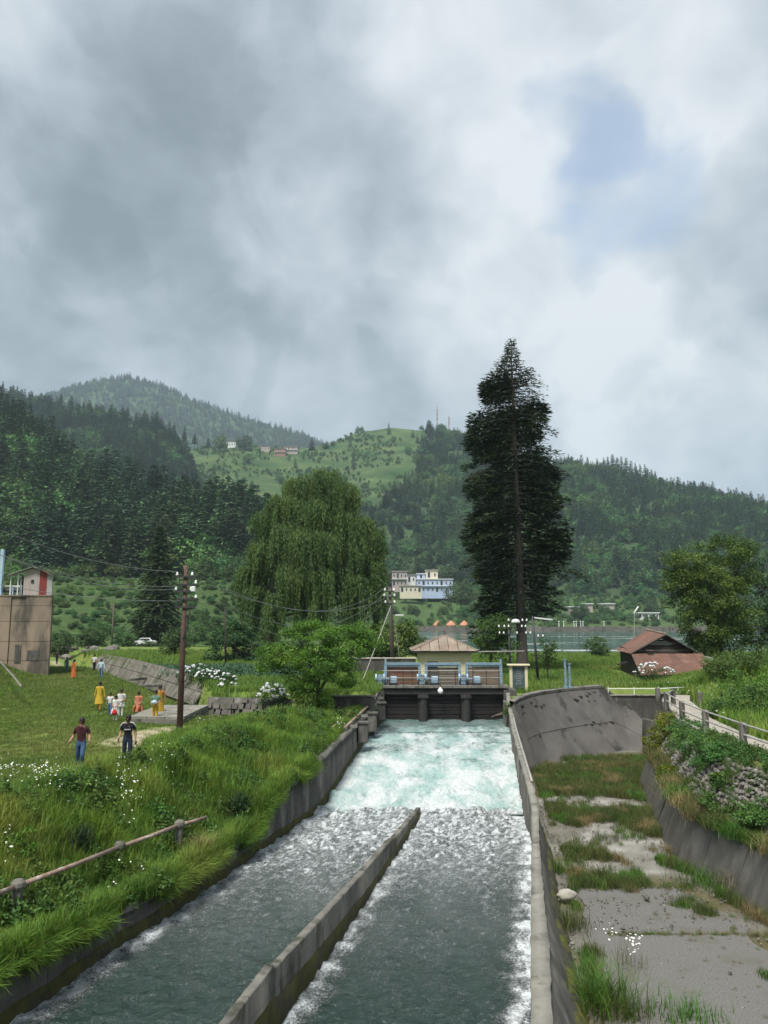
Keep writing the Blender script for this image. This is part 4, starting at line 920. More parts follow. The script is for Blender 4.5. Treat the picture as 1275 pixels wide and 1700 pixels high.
m_ = MB(); p = D(1079, 1084, 70.2); m_.box((p.x, p.y, p.z - .1), (.4, .5, .55)); m_.box((p.x, p.y - .05, p.z + .22), (.6, .7, .07)); m_.build('vent_box', M['wood_pole'], h)
L0, L1 = D(1048, 1086, 70), D(1166, 1086, 71.0); L2, L3 = D(1192, 1120, 66.2), D(1064, 1121, 65.8)
for i in range(2):
    s, e = i / 2, (i + 1) / 2 + .02
    roof(h, L3.lerp(L0, s), L2.lerp(L1, s), L2.lerp(L1, e), L3.lerp(L0, e), 8, M['rust_tin'], 'lean_to_sheet', .014, 5)
m_ = MB()
for a, c in ((L3, L0),):
    m_.sheet((a.x + .25, a.y + .4, -.4), (c.x + .2, c.y, -.4), (c.x + .2, c.y, c.z - .1), (a.x + .25, a.y + .4, a.z - .06), .1)
m_.sheet((L3.x + .3, L3.y + .5, -.4), (L2.x - .3, L2.y + .5, -.4), (L2.x - .3, L2.y + .5, L2.z + .12), (L3.x + .3, L3.y + .5, L3.z + .12), .1); m_.build('lean_to_wall', M['wood_dark'], h)
p = D(1035, 1101, 72); m_ = MB(); m_.box((p.x - .1, p.y, p.z), (.9, .5, .08), ry=-.25); m_.build('shelf', M['wood_dark'], h)
for k in range(3):
    p = D(1172 + 6 * k, 1091 + 2 * k, 70.5); m_ = MB(); m_.box(p, (.5, .3, .16), rz=.5 * k); tag(m_.build('loose_tin', M['tin_grey'], None), ['pale scrap of tin lying on the lean-to roof, left of three', 'pale scrap of tin lying on the lean-to roof, middle of three', 'pale scrap of tin lying on the lean-to roof, right of three'][k], 'tin scrap', 'tin scraps on the hut')

# ------------------------------------------------------------------ gate tower on the left
yt = 71.0
tr = D(88, 1000, yt).x; tl = D(-90, 1000, yt).x; zt = D(60, 990, yt).z
g = empty('concrete_tower', ((tl + tr) / 2, yt + 4, 0), 'tall tan stained concrete intake tower at the left edge', 'tower')
m_ = MB(); kb_ = (yt + 8) / yt; m_.hexa([(tl + .1, yt + .1, -1.5), (tr - .06, yt + .1, -1.5), (tr * kb_ - .06, yt + 8, -1.5), (tl * kb_, yt + 8, -1.5)], [(tl + .1, yt + .1, zt), (tr - .06, yt + .1, zt), (tr * kb_ - .06, yt + 8, zt), (tl * kb_, yt + 8, zt)]); m_.build('tower_body', M['concrete_tan'], g)
xs = [tl, D(20, 1000, yt).x, D(44, 1000, yt).x, tr]; zs = [-1.5, 1.4, 3.1, 4.9, 6.3, zt]
for i in range(3):
    for k in range(len(zs) - 1):
        m_ = MB(); d_ = .0 if i != 1 else .10
        m_.box(((xs[i] + xs[i + 1]) / 2, yt + d_, (zs[k] + zs[k + 1]) / 2), (xs[i + 1] - xs[i] - .035, .3, zs[k + 1] - zs[k] - .03), bev=.02); m_.build('wall_panel', M['concrete_tan'], g)
m_ = MB(); m_.box((D(56, 1088, yt).x, yt - .16, D(56, 1088, yt).z), (1.1, .06, .9)); m_.build('patch', M['concrete_dark'], g)
m_ = MB(); m_.box((D(30, 1085, yt).x, yt - .06, D(30, 1085, yt).z), (.55, .1, 1.6)); m_.build('niche', M['concrete_dark'], g)
m_ = MB(); m_.hexa([(tl, yt - .2, zt), (tr + .05, yt - .2, zt), (tr * kb_, yt + 8.1, zt), (tl * kb_, yt + 8.1, zt)], [(tl, yt - .2, zt + .12), (tr + .05, yt - .2, zt + .12), (tr * kb_, yt + 8.1, zt + .12), (tl * kb_, yt + 8.1, zt + .12)]); m_.build('parapet_slab', M['concrete_tan'], g)
# shed on top
s = empty('tin_shed', (D(55, 985, yt).x, yt + 1.5, zt + .12), 'small tin shed with a red door standing on top of the concrete tower', 'shed')
za = zt + .12; ys_ = yt + .35
xa, xc_, xd = D(38, 985, ys_).x, D(57, 985, ys_).x, D(86, 985, ys_).x
ze = D(86, 954, ys_).z; zp = D(58, 942, ys_).z; xo = D(16, 955, ys_).x; zo = D(16, 956, ys_).z
cols = [(xa, D(49, 985, ys_).x, 'house_pink'), (D(49, 985, ys_).x, D(62, 985, ys_).x, 'house_pink'), (D(62, 985, ys_).x, D(64.5, 985, ys_).x, 'tin_grey'), (D(64.5, 985, ys_).x, D(77, 985, ys_).x, 'tin_red'), (D(77, 985, ys_).x, xd, 'tin_grey')]
xr_ = D(58, 942, ys_).x
def ztop(x): return zp + (ze - zp) * (x - xr_) / (xd - xr_) if x > xr_ else zp + (zo - zp) * (x - xr_) / (xo - xr_)
for a, c, mk in cols:
    m_ = MB(); m_.hexa([(a, ys_, za), (c - .01, ys_, za), (c - .01, ys_ + .1, za), (a, ys_ + .1, za)], [(a, ys_, ztop(a) - .05), (c - .01, ys_, ztop(c) - .05), (c - .01, ys_ + .1, ztop(c) - .05), (a, ys_ + .1, ztop(a) - .05)]); m_.build('door' if mk == 'tin_red' else 'wall_sheet', M[mk], s)
m_ = MB(); kx = (ys_ + 1.7) / ys_; m_.hexa([(xd - .1, ys_ + .1, za), (xd, ys_ + .1, za), (xd * kx, ys_ + 1.7, za), (xd * kx - .1, ys_ + 1.7, za)], [(xd - .1, ys_ + .1, ze - .05), (xd, ys_ + .1, ze - .05), (xd * kx, ys_ + 1.7, ze - .05), (xd * kx - .1, ys_ + 1.7, ze - .05)]); m_.box((xa - .3, ys_ + .9, (za + zo) / 2), (.1, 1.6, zo - za - .05)); m_.box(((xa + xd) / 2 - .9, ys_ + 1.75, (za + zo) / 2), (xd - xa - .3, .1, zo - za)); m_.build('side_wall', M['tin_grey'], s)
m_ = MB(); p = D(54, 965, ys_ - .03); m_.box(p, (.25, .05, .3)); m_.build('window', M['glass_dark'], s)
o_ = Vector((0, -.35, .04)); dp = Vector((xd * 2.6 / ys_, 2.6, 0))
roof(s, Vector((xo, ys_, zo)) + o_ + dp, Vector((xo, ys_, zo)) + o_, Vector((xr_, ys_, zp)) + o_, Vector((xr_, ys_, zp)) + o_ + dp, 4, M['tin_grey'], 'roof_sheet', .015, 4)
roof(s, Vector((xd + .15, ys_, ze - .1)) + o_, Vector((xd + .15, ys_, ze - .1)) + o_ + dp, Vector((xr_, ys_, zp)) + o_ + dp, Vector((xr_, ys_, zp)) + o_, 4, M['rust_tin_old'], 'roof_sheet', .015, 4)
for x in (xo + .1, D(28, 985, ys_).x):
    m_ = MB(); m_.tube([(x, ys_ + .1, za), (x, ys_ + .1, ztop(x) - .05)], .06, 6); m_.build('porch_post', M['white_paint'], s)
# winch frames on the tower
for k, px in enumerate((12, 29)):
    p = D(px, 985, yt + .6); w_ = .75
    q = empty('winch_frame', (p.x, p.y, za), ['pale blue winch frame on the tower at the photo edge', 'pale blue winch frame on the tower beside the tin shed'][k], 'winch', 'winches on the tower')
    for sx in (-1, 1):
        m_ = MB(); m_.box((p.x + sx * w_ / 2, p.y, za + .4), (.1, .3, .8)); m_.build('frame_post', M['blue_motor'], q)
    m_ = MB(); m_.box((p.x, p.y, za + .82), (w_ + .15, .3, .12), bev=.02); m_.build('crossbeam', M['white_paint'], q)
    m_ = MB(); m_.tube([(p.x - w_ / 2, p.y, za + .42), (p.x + w_ / 2, p.y, za + .42)], .16, 12); m_.build('drum', M['steel_dark'], q)
m_ = MB(); p = D(0, 985, yt + .2); m_.box((p.x, p.y, za + 2.0), (.3, .3, 4.4)); m_.box((p.x, p.y, za + .1), (.5, .5, .2)); tag(m_.build('steel_column', M['blue_motor'], None), 'pale blue steel column rising from the tower at the left photo edge', 'column')
# sloping kerb at left
g_ = MB(); g_.tube([P(-30, 1080, 2.0), P(0, 1098, 1.9), P(22, 1122, 1.6), P(36, 1140, 1.2)], .07, 4); tag(g_.build('kerb', M['concrete'], None), 'short sloping concrete kerb in the grass below the tower', 'kerb')

# ------------------------------------------------------------------ poles
def insul(mb, p, s=1.0): mb.lathe(p, [(.03 * s, 0), (.065 * s, .02 * s), (.075 * s, .07 * s), (.045 * s, .1 * s), (.06 * s, .13 * s), (.03 * s, .18 * s)], 8)
pb = P(298, 1214, float(gz(-9.3, 36)) ); pb = Vector((pb.x, pb.y, float(gz(pb.x, pb.y))))
pt = D(309, 938, pb.y); ph = pt.z - pb.z; lean = (pt.x - pb.x)
pole = empty('power_pole', pb, 'rusty steel power pole with five crossarms and white insulators on the left lawn', 'pole')
m_ = MB(); m_.tube([pb + Vector((0, 0, -.3)), pb + Vector((lean * .5, 0, ph * .5)), pb + Vector((lean, 0, ph))], [.145, .12, .09], 10); m_.build('shaft', M['pole_rust'], pole, True)
WP = {}
for k, (py, x0_, x1_, ins) in enumerate([(957.5, 294, 323, (294, 319)), (971, 295, 325, (325,)), (982, 292, 323, (292, 317)), (995, 293, 326, (325,)), (1008, 290, 325, ())]):
    z = D(308, py, pb.y).z; xa_, xb2 = D(x0_, py, pb.y).x, D(x1_, py, pb.y).x; y = pb.y - .12
    m_ = MB(); m_.box(((xa_ + xb2) / 2, y, z), (xb2 - xa_, .08, .09)); arm = m_.build('crossarm', M['steel_dark'], pole)
    for px in ins:
        p = Vector((D(px, py, y).x, y, z + .04)); m_ = MB(); insul(m_, p, .95); m_.build('insulator', M['ceramic'], arm, True); WP[(k, px)] = p + Vector((0, 0, .2))
for sx in (-.27, .3):
    m_ = MB(); z1, z0 = D(308, 957, pb.y).z, D(308, 1010, pb.y).z; xx = D(308, 980, pb.y).x + sx; m_.tube([(xx, pb.y - .14, z0), (xx, pb.y - .14, z1)], .02, 5); m_.build('brace', M['steel_dark'], pole)
for k in range(3):
    z1 = D(308, 1012 + 6 * k, pb.y).z; xx = D(308, 1000, pb.y).x; m_ = MB(); m_.tube([(xx + .3 - .1 * k, pb.y - .1, z1 + .1), (xx + .2, pb.y - .15, z1 - .6), (xx + .05 - .05 * k, pb.y - .13, z1 - 1.0)], .022, 5); m_.build('cable', M['steel_dark'], pole)
m_ = MB(); p = D(321, 978, pb.y - .15); m_.box(p, (.2, .2, .25), bev=.03); m_.build('lamp_box', M['white_paint'], pole)

yq = 66.0; gb = D(653, 1096, yq); gtop = D(645, 952, yq)
gp = empty('power_pole', (gb.x, yq, .3), 'grey timber power pole with insulators behind the left sluice gate', 'pole')
m_ = MB(); m_.tube([(gb.x, yq, -.3), ((gb.x + gtop.x) / 2, yq, (gb.z + gtop.z) / 2), (gtop.x + .1, yq, gtop.z - 1.2)], [.2, .17, .13], 9); m_.build('shaft', M['wood_pole'], gp, True)
m_ = MB(); m_.tube([(gtop.x + .12, yq, gtop.z - 1.3), (gtop.x + .05, yq, gtop.z)], .035, 6); m_.build('spike', M['steel_dark'], gp)
WQ = []
for k, (py, pa, pc) in enumerate([(982, 639, 654), (991, 638, 655), (1002, 640, 655)]):
    z = D(645, py, yq).z; xa_, xc2 = D(pa, py, yq).x, D(pc, py, yq).x
    m_ = MB(); m_.box(((xa_ + xc2) / 2, yq - .2, z), (xc2 - xa_, .08, .1)); arm = m_.build('crossarm', M['steel_dark'], gp)
    for xx in (xa_, xc2):
        m_ = MB(); insul(m_, (xx, yq - .2, z + .04), 1.3); m_.build('insulator', M['ceramic'], arm, True); WQ.append(Vector((xx, yq - .2, z + .3)))
p = D(657, 1022, yq - .1); m_ = MB(); m_.tube([(gb.x, yq, p.z - .3), (p.x, yq - .5, p.z)], .03, 6); m_.box((p.x + .3, yq - .6, p.z + .05), (.7, .2, .1)); m_.build('street_light', M['white_paint'], gp)
m_ = MB(); m_.tube([D(655, 1035, yq), D(663, 1090, yq)], .025, 5); m_.tube([D(650, 1003, yq), D(604, 1125, 56), D(560, 1185, 47.5)], .03, 6); m_.build('guy_wire', M['pipe_grey'], gp)

yq3 = 76.0; g3 = D(375, 1112, yq3); t3 = D(374, 1010, yq3)
q = empty('power_pole', (g3.x, yq3, .4), 'thin dark pole in front of the dark round tree', 'pole')
m_ = MB(); m_.tube([(g3.x, yq3, 0), (t3.x, yq3, t3.z)], [.11, .07], 8); m_.build('shaft', M['wood_dark'], q, True)
m_ = MB(); m_.box((t3.x, yq3, t3.z - .3), (.8, .07, .07)); m_.build('crossarm', M['wood_dark'], q)
q = empty('power_pole', D(186, 1060, 125), 'distant power pole standing before the terraced fields', 'pole'); p = D(186, 1062, 125)
m_ = MB(); m_.tube([(p.x, 125, 0), (p.x, 125, D(187, 1003, 125).z)], [.14, .1], 8); m_.build('shaft', M['wood_pole'], q, True)
for k in range(3):
    m_ = MB(); m_.box((p.x, 125, D(187, 1006 + 4 * k, 125).z), (1.3, .08, .08)); m_.build('crossarm', M['steel_dark'], q)

# twin pole with insulators in front of the big conifer
yt2 = 62.0
q = empty('pylon_pole', D(886, 1132, yt2), 'leaning dark pole with a tube light arm right of the tall conifer', 'pole')
a, c = D(894, 1133, yt2), D(884, 1023, yt2)
m_ = MB(); m_.tube([(a.x, yt2, -.1), (c.x, yt2, c.z)], [.11, .08], 8); m_.build('shaft', M['steel_dark'], q, True)
p0, p1 = D(887, 1025, yt2 - .3), D(917, 1029, yt2 - .6); m_ = MB(); m_.box((p0 + p1) / 2, ((p1 - p0).length, .14, .1), ry=.11); m_.build('tube_light', M['white_paint'], q)
m_ = MB(); m_.tube([c + Vector((0, 0, -.15)), p0], .03, 6); m_.build('light_arm', M['steel_dark'], q)
q = empty('pylon_pole', D(848, 1135, yt2), 'dark pole carrying rows of white insulators before the conifer trunk', 'pole')
a, c = D(848, 1135, yt2), D(844, 1026, yt2)
m_ = MB(); m_.tube([(a.x, yt2, -.1), (c.x, yt2, c.z)], [.1, .08], 8); m_.build('shaft', M['steel_dark'], q, True)
WR = []
for py, pxs in ((1029, (844, 867, 874)), (1039, (828, 837, 844, 866, 872)), (1050, (829, 836, 858, 873, 880)), (1055, (893, 901))):
    z = D(850, py, yt2).z; xa_, xc2 = D(min(pxs) - 2, py, yt2).x, D(max(pxs) + 2, py, yt2).x
    m_ = MB(); m_.box(((xa_ + xc2) / 2, yt2 - .1, z - .12), (xc2 - xa_, .06, .06)); arm = m_.build('crossarm', M['steel_dark'], q)
    for px in pxs:
        m_ = MB(); pz = Vector((D(px, py, yt2).x, yt2 - .1, z - .1)); insul(m_, pz, 1.0); m_.build('insulator', M['ceramic'], arm, True); WR.append(pz + Vector((0, 0, .25)))
m_ = MB(); p = D(856, 1031, yt2 - .2); m_.lathe(p, [(.32, -.16), (.30, 0), (.2, .12), (.06, .16)], 12, 1.1, .6); m_.build('lamp_head', M['white_paint'], q, True)
# thin lamp post by the lake
p = D(1052, 1075, 112); tp = D(1053, 1020, 112)
q = empty('street_lamp', (p.x, 112, 0), 'slim white lamp post with tilted head behind the hut', 'lamp')
m_ = MB(); m_.tube([(p.x, 112, -.2), (tp.x, 112, tp.z)], .06, 6); m_.build('post', M['pipe_grey'], q)
e0, e1 = D(1053, 1017, 112), D(1060, 1007, 112); m_ = MB(); m_.tube([e0, e1], [.1, .14], 6); m_.tube([tp, e0], .05, 5); m_.build('lamp_head', M['white_paint'], q)

# overhead wires
def wire(a, b_, sag, label, r=.011, grp='overhead wires'):
    a, b_ = Vector(a), Vector(b_); pts = []
    for i in range(25):
        t_ = i / 24; p = a.lerp(b_, t_); p.z -= sag * 4 * t_ * (1 - t_); pts.append(p)
    m = MB(); m.tube(pts, r, 4, False); o = m.build('overhead_wire', M['wire'], None); tag(o, label, 'wire', grp)
ks = list(WP.keys())
wire(WP[(0, 294)], D(-80, 845, 26), .5, 'topmost wire running left from the rusty power pole')
wire(WP[(2, 292)], D(-80, 890, 26), .5, 'middle wire running left from the rusty power pole')
wire(WP[(2, 292)] + Vector((0, .3, -.1)), D(-80, 885, 24), .62, 'second wire running left from the rusty power pole')
wire(pb + Vector((lean, 0, ph * .78)), D(-80, 955, 30), .3, 'lowest wire running left from the rusty power pole')
wire(WP[(0, 319)], WQ[0], 1.9, 'topmost sagging wire from the rusty pole across the willow')
wire(WP[(2, 317)], WQ[2], 2.3, 'middle sagging wire from the rusty pole across the willow')
wire(WP[(1, 325)], WQ[3], 1.5, 'second sagging wire from the rusty pole across the willow')
wire(WP[(3, 325)], WQ[4], 2.6, 'lowest sagging wire from the rusty pole across the willow')

# ------------------------------------------------------------------ drain wall on the left, platform
A, B2 = Vector((-37, 99, -.9)), Vector((-13.5, 56, -.95))
g = empty('drain_wall', (-25, 78, -1), 'long sloping wall of grey stone slabs along the drain on the left', 'wall')
L = (B2 - A).length; u = (B2 - A).normalized();  nrm = Vector((u.y, -u.x, 0)); nrm = nrm if nrm.x > 0 else -nrm
n = 80
def topz(s): return .75 + .25 * math.sin(s * 3)
for i in range(n):
    s0, s1 = L * i / n + .012, L * (i + 1) / n - .012
    for k, (j0, j1) in enumerate(((0, .48), (.5, 1.0))):
        r = random.Random(i * 2 + k); o_ = -nrm * r.uniform(0, .05)
        def pt_(s_, j): z = A.z + (topz(s_ / L) - A.z) * j; return A + u * s_ + nrm * (1.25 * j) + Vector((0, 0, z - A.z)) + o_
        m_ = MB(); m_.sheet(pt_(s0, j0), pt_(s1, j0), pt_(s1, j1), pt_(s0, j1), .12); m_.build('slab', M['masonry'], g)
m_ = MB(); m_.sheet(A + nrm * .12 + Vector((0, 0, -.4)), B2 + nrm * .12 + Vector((0, 0, -.4)), B2 + nrm * 1.35 + Vector((0, 0, 1.55)), A + nrm * 1.35 + Vector((0, 0, 1.55)), .05); m_.build('backing', M['concrete_dark'], g)
for k, (pa, pc, py) in enumerate(((214, 241, 1127), (228, 268, 1138))):
    a, c = P(pa, py, -.15), P(pc, py - 2, -.15); m_ = MB(); m_.box(((a.x + c.x) / 2, (a.y + c.y) / 2, -.2), ((c - a).length, .6, .22), rz=math.atan2(c.y - a.y, c.x - a.x), bev=.03)
    tag(m_.build('culvert_slab', M['concrete'], None), ['farther flat concrete slab bridging the drain by the stone wall', 'nearer flat concrete slab bridging the drain by the stone wall'][k], 'slab', 'slabs over the drain')
# ruined masonry between the drain wall and the canal
g = empty('ruined_wall', (-9.5, 46, -.9), 'broken grey masonry revetment under the white hydrangeas', 'wall')
C0, C1 = P(338, 1196, -.95), P(470, 1200, -.95); Dn = Vector((0, 1.1, 1.25)); n = 12
for i in range(n):
    for k in range(4):
        r = random.Random(i * 9 + k); s0, s1 = i / n + .008, (i + 1) / n - .008
        if (k == 3 and r.random() < .5) or (k == 2 and r.random() < .2): continue
        sh = (.5 if k % 2 else 0) / n + r.uniform(-.25, .25) / n; s1 += r.uniform(-.3, .15) / n; o_ = Vector((0, r.uniform(-.14, .08), r.uniform(-.06, .05)))
        a, c = C0.lerp(C1, min(1, s0 + sh)) + Dn * (k / 4) + o_, C0.lerp(C1, min(1.03, s1 + sh)) + Dn * (k / 4) + o_
        m_ = MB(); m_.sheet(a, c, c + Dn * .235, a + Dn * .235, .14); m_.build('stone_block', M['masonry_dark'], g)
m_ = MB(); m_.sheet(C0 + Vector((0, .1, -.2)), C1 + Vector((.4, .1, -.2)), C1 + Dn + Vector((.4, .1, 0)), C0 + Dn + Vector((0, .1, 0)), .05); m_.build('backing', M['concrete_dark'], g)
m_ = MB(); a, c = P(420, 1199, -.85), P(545, 1199, -.8); m_.tube([a, c], .07, 6); tag(m_.build('ledge_kerb', M['concrete_pale'], None), 'thin pale kerb at the foot of the broken masonry', 'kerb')
zp_ = .32
c0, c1, c2, c3 = P(213, 1189, zp_), P(303, 1191, zp_), P(347, 1170, zp_), P(264, 1170, zp_)
g = empty('platform', ((c0 + c2) / 2) * 1.0, 'flat pale concrete platform of slabs behind the rusty power pole', 'platform'); g.location.z = -.5
m_ = MB(); dn = Vector((0, 0, -1.6)); ins = [p_ + Vector((0, 0, -.12)) for p_ in (c0, c1, c2, c3)]; m_.hexa([p_ + dn for p_ in (c0, c1, c2, c3)], ins); m_.build('base', M['concrete'], g)
for i in range(3):
    for k in range(4):
        f = lambda s, t_: c0.lerp(c1, s).lerp(c3.lerp(c2, s), t_)
        a, b1, c_, d_ = f(i / 3 + .006, k / 4 + .006), f((i + 1) / 3 - .006, k / 4 + .006), f((i + 1) / 3 - .006, (k + 1) / 4 - .006), f(i / 3 + .006, (k + 1) / 4 - .006)
        m_ = MB(); dz = Vector((0, 0, random.uniform(-.015, .01))); m_.hexa([p_ + Vector((0, 0, -.12)) + dz for p_ in (a, b1, c_, d_)], [p_ + dz for p_ in (a, b1, c_, d_)]); m_.build('slab', M['concrete_pale'], g)

# ------------------------------------------------------------------ pipe railing on the left bank
g = empty('pipe_railing', (-8, 21, -1.8), 'rusty pipe railing on concrete posts in the grass beside the canal', 'railing')
pr = []
for px, pyt, pyb, d in ((30, 1466, 1528, 18.6), (199, 1402, 1455, 22.9), (298, 1366, 1410, 25.2)):
    tp, bt_ = D(px, pyt, d), D(px, pyb, d); pr.append(tp)
    m_ = MB(); m_.box((tp.x, d, (tp.z + bt_.z) / 2 - .25), (.2, .2, tp.z - bt_.z + .5), bev=.03); m_.lathe((tp.x, d, tp.z - .12), [(.15, 0), (.17, .06), (.16, .14), (.1, .2)], 10); m_.build('post', M['concrete'], g)
pts = [D(-120, 1524, 16.2)] + [p + Vector((0, 0, -.06)) for p in pr] + [D(342, 1357, 26.9)]
for i in range(len(pts) - 1):
    m_ = MB(); m_.tube([pts[i], pts[i].lerp(pts[i + 1], .5) + Vector((0, 0, -.02)), pts[i + 1]], .062, 8); m_.build('rail', M['pipe'], g, True)

# boulder and small stones in the basin
bm = bmesh.new(); bmesh.ops.create_icosphere(bm, subdivisions=3, radius=.5)
for v in bm.verts:
    n_ = float(fbm(v.co.x * 2.2, v.co.y * 2.2 + v.co.z * 1.7, 3)); v.co *= 1 + .38 * n_; v.co.z *= .62
me = bpy.data.meshes.new('boulder'); bm.to_mesh(me); bm.free()
for p_ in me.polygons: p_.use_smooth = True
o = link('boulder', me, M['boulder']); p = P(941, 1492, -3.55); o.location = p + Vector((0, 0, .12)); o.scale = (.64, .5, .52); tag(o, 'pale mossy boulder at the foot of the dividing wall in the basin', 'boulder')
for k, (px, py, s_) in enumerate([(1073, 1491, .17), (1060, 1500, .08), (1104, 1490, .09), (1103, 1505, .09), (1024, 1499, .07), (1040, 1501, .07), (1034, 1543, .12), (1150, 1520, .08), (950, 1568, .12), (948, 1616, .11), (1262, 1521, .1), (1212, 1615, .09), (948, 1640, .1)]):
    o = bpy.data.objects.new('pebble', stone_mesh[k % 7]); col.objects.link(o); o.location = P(px, py, -3.53) + Vector((0, 0, .02)); o.scale = (s_ * 1.3, s_ * 1.3, s_); o.rotation_euler.z = k
    tag(o, 'small dark stone lying on the basin floor', 'stone', 'stones on the basin floor')

# ------------------------------------------------------------------ parked car far left
def make_car(loc, rz, label):
    c = empty('parked_car', loc, label, 'car', None, rz); 
    def part(mb, name, mt, par=c, sm_=False):
        me = bpy.data.meshes.new(name); me.from_pydata([Vector(v) for v in mb.v], [], mb.f); me.update(); return link(name, me, mt, par)
    prof = [(-2.1, .35), (-2.1, .85), (-1.7, .95), (-1.1, 1.0), (-.7, 1.45), (.9, 1.48), (1.5, 1.0), (2.05, .9), (2.1, .4)]
    m = MB(); k = len(prof); m.add([(x, s_ * (.82 if z < 1.1 else .68), z) for s_ in (-1, 1) for x, z in prof], [tuple(range(k - 1, -1, -1)), tuple(range(k, 2 * k))] + [(j, (j + 1) % k, (j + 1) % k + k, j + k) for j in range(k)]); part(m, 'body', M['car_white'])
    m = MB()
    for s_ in (-1, 1): m.add([(-.95, s_ * .81, 1.04), (-.62, s_ * .715, 1.38), (.8, s_ * .715, 1.4), (1.25, s_ * .81, 1.04)], [(0, 1, 2, 3)])
    part(m, 'window', M['glass_dark'])
    m = MB(); m.add([(1.0, -.66, 1.42), (1.5, -.78, 1.03), (1.5, .78, 1.03), (1.0, .66, 1.42)], [(0, 1, 2, 3)]); part(m, 'windscreen', M['glass_dark'])
    for x in (-1.3, 1.3):
        for y in (-.8, .8):
            m = MB(); m.tube([(x, y - .1, .32), (x, y + .1, .32)], .32, 14); wh = part(m, 'wheel', M['tyre']); m = MB(); m.tube([(x, y - .11, .32), (x, y + .11, .32)], .17, 10); part(m, 'rim', M['tin_grey'], wh)
    for y in (-.6, .6): m = MB(); m.box((2.08, y, .72), (.08, .3, .16)); part(m, 'headlight', M['ceramic'])
    return c
p = D(240, 1074, 148); make_car((p.x, 148, .25), R(8), 'white car parked far off before the terraced fields')

# ------------------------------------------------------------------ far side of the lake
YF = 404.0
g = empty('lake_wall', (90, YF, -1), 'long low stone embankment wall along the far side of the lake', 'wall')
for i in range(44):
    a = 8 + i * 9.2; m_ = MB(); zt = 1.9 + .25 * math.sin(i * 1.3); m_.box((a + 4.6, YF, zt / 2 - .8), (9.12, 1.0, zt + 1.6)); m_.build('wall_panel', M['masonry'], g)
for k, px in enumerate((928, 936, 953, 957, 964, 968, 1003, 840)):
    p = D(px, 1040, YF + 2); m_ = MB(); m_.tube([(p.x, p.y, 1.4), (p.x, p.y, D(px, 1034, YF).z)], .22, 6); m_.lathe((p.x, p.y, D(px, 1033, YF).z), [(.3, 0), (.42, .3), (.2, .6)], 8)
    tag(m_.build('marker_post', M['house_white'], None), 'small white post on the far embankment of the lake', 'post', 'posts on the far embankment')
for k, px in enumerate((727, 749, 771)):
    p = D(px, 1050, YF + 10); zt, ze = D(px, 1030, YF + 10).z, D(px, 1037.5, YF + 10).z; w_ = 2.75
    q = empty('gazebo', (p.x, p.y, 1.2), ['left', 'middle', 'right'][k] + ' of three orange roofed gazebos across the lake', 'gazebo', 'orange gazebos across the lake')
    m_ = MB(); m_.lathe((p.x, p.y, ze), [(w_, 0), (w_ * .52, (zt - ze) * .55), (.15, zt - ze)], 8); m_.build('roof', M['tent_orange'], q)
    m_ = MB(); m_.lathe((p.x, p.y, ze - .6), [(w_ * .98, 0), (w_ * .99, .62)], 8); m_.build('valance', M['tent_orange'], q)
    for a in range(4): m_ = MB(); m_.box((p.x + w_ * .8 * math.cos(a * 1.571 + .78), p.y + w_ * .8 * math.sin(a * 1.571 + .78), (ze + .5) / 2), (.25, .25, ze - .5 + .8)); m_.build('post', M['house_white'], q)
def building(name, px0, px1, pyb, pyt, d, matl, label, floors, nw, depth=12, roofm=None, par=None, cat='house'):
    a, c = D(px0, pyb, d), D(px1, pyb, d); zb, zt = a.z, D(px0, pyt, d).z
    g = par or empty(name, ((a.x + c.x) / 2, d, zb), label, cat)
    m = MB(); m.box(((a.x + c.x) / 2, d + depth / 2, (zt + zb) / 2 - 2), (c.x - a.x, depth, zt - zb + 4)); m.build('wall', M[matl], g)
    m = MB(); m.box(((a.x + c.x) / 2, d + depth / 2, zt + .25), (c.x - a.x + 1.0, depth + 1.2, .5)); m.build('roof', M[roofm or 'house_white'], g)
    H = (zt - zb) / floors
    for f in range(floors):
        if f: m = MB(); m.box(((a.x + c.x) / 2, d - .5, zb + f * H), (c.x - a.x + .6, 1.2, .28)); m.build('balcony', M['house_white'], g)
        for i in range(nw):
            x = a.x + (c.x - a.x) * (i + .5) / nw; big = (i * 3 + f) % 4 == 0
            m = MB(); m.box((x, d - .04, zb + f * H + H * .48), (1.9 if big else 1.2, .14, H * (.72 if big else .45))); wd = m.build('window', M['house_white'], g)
            m = MB(); m.box((x, d - .12, zb + f * H + H * .48), (1.6 if big else .95, .06, H * (.66 if big else .38))); m.build('pane', M['glass_dark'], wd)
    return g
dB = 540
g = building('hotel', 692, 752, 984, 962, dB, 'house_blue', 'pale blue hotel with cream rooftop tower on the slope across the lake', 2, 8)
building('', 707, 727, 961, 947, dB + 3, 'house_cream', '', 1, 2, 7, 'house_pink', g); building('', 692, 706, 961, 953, dB + 4, 'house_blue', '', 1, 1, 7, None, g)
building('house', 651, 676, 974, 949, dB + 25, 'house_pink', 'grey unfinished concrete block left of the blue hotel', 2, 4, 10, 'house_pink')
building('house', 664, 700, 984, 973, dB - 14, 'house_cream', 'long low pale house in front of the blue hotel', 1, 5, 8, 'house_pink')
building('house', 676, 690, 968, 955, dB + 40, 'house_white', 'small white house between the grey block and the blue hotel', 1, 2, 8, 'tin_grey')
for k, (px, py, w_, lab) in enumerate([(953, 1008, 9, 'white tin roofed hut across the lake, leftmost of three'), (975, 1003, 9, 'white tin roofed hut across the lake, middle of three'), (1009, 1003, 11, 'white tin roofed hut across the lake, rightmost of three')]):
    d = 470 + 10 * k; building('lake_hut', px - w_, px + w_, py + 3, py, d, 'house_pink', lab, 1, 2, 7, 'white_paint', cat='hut')
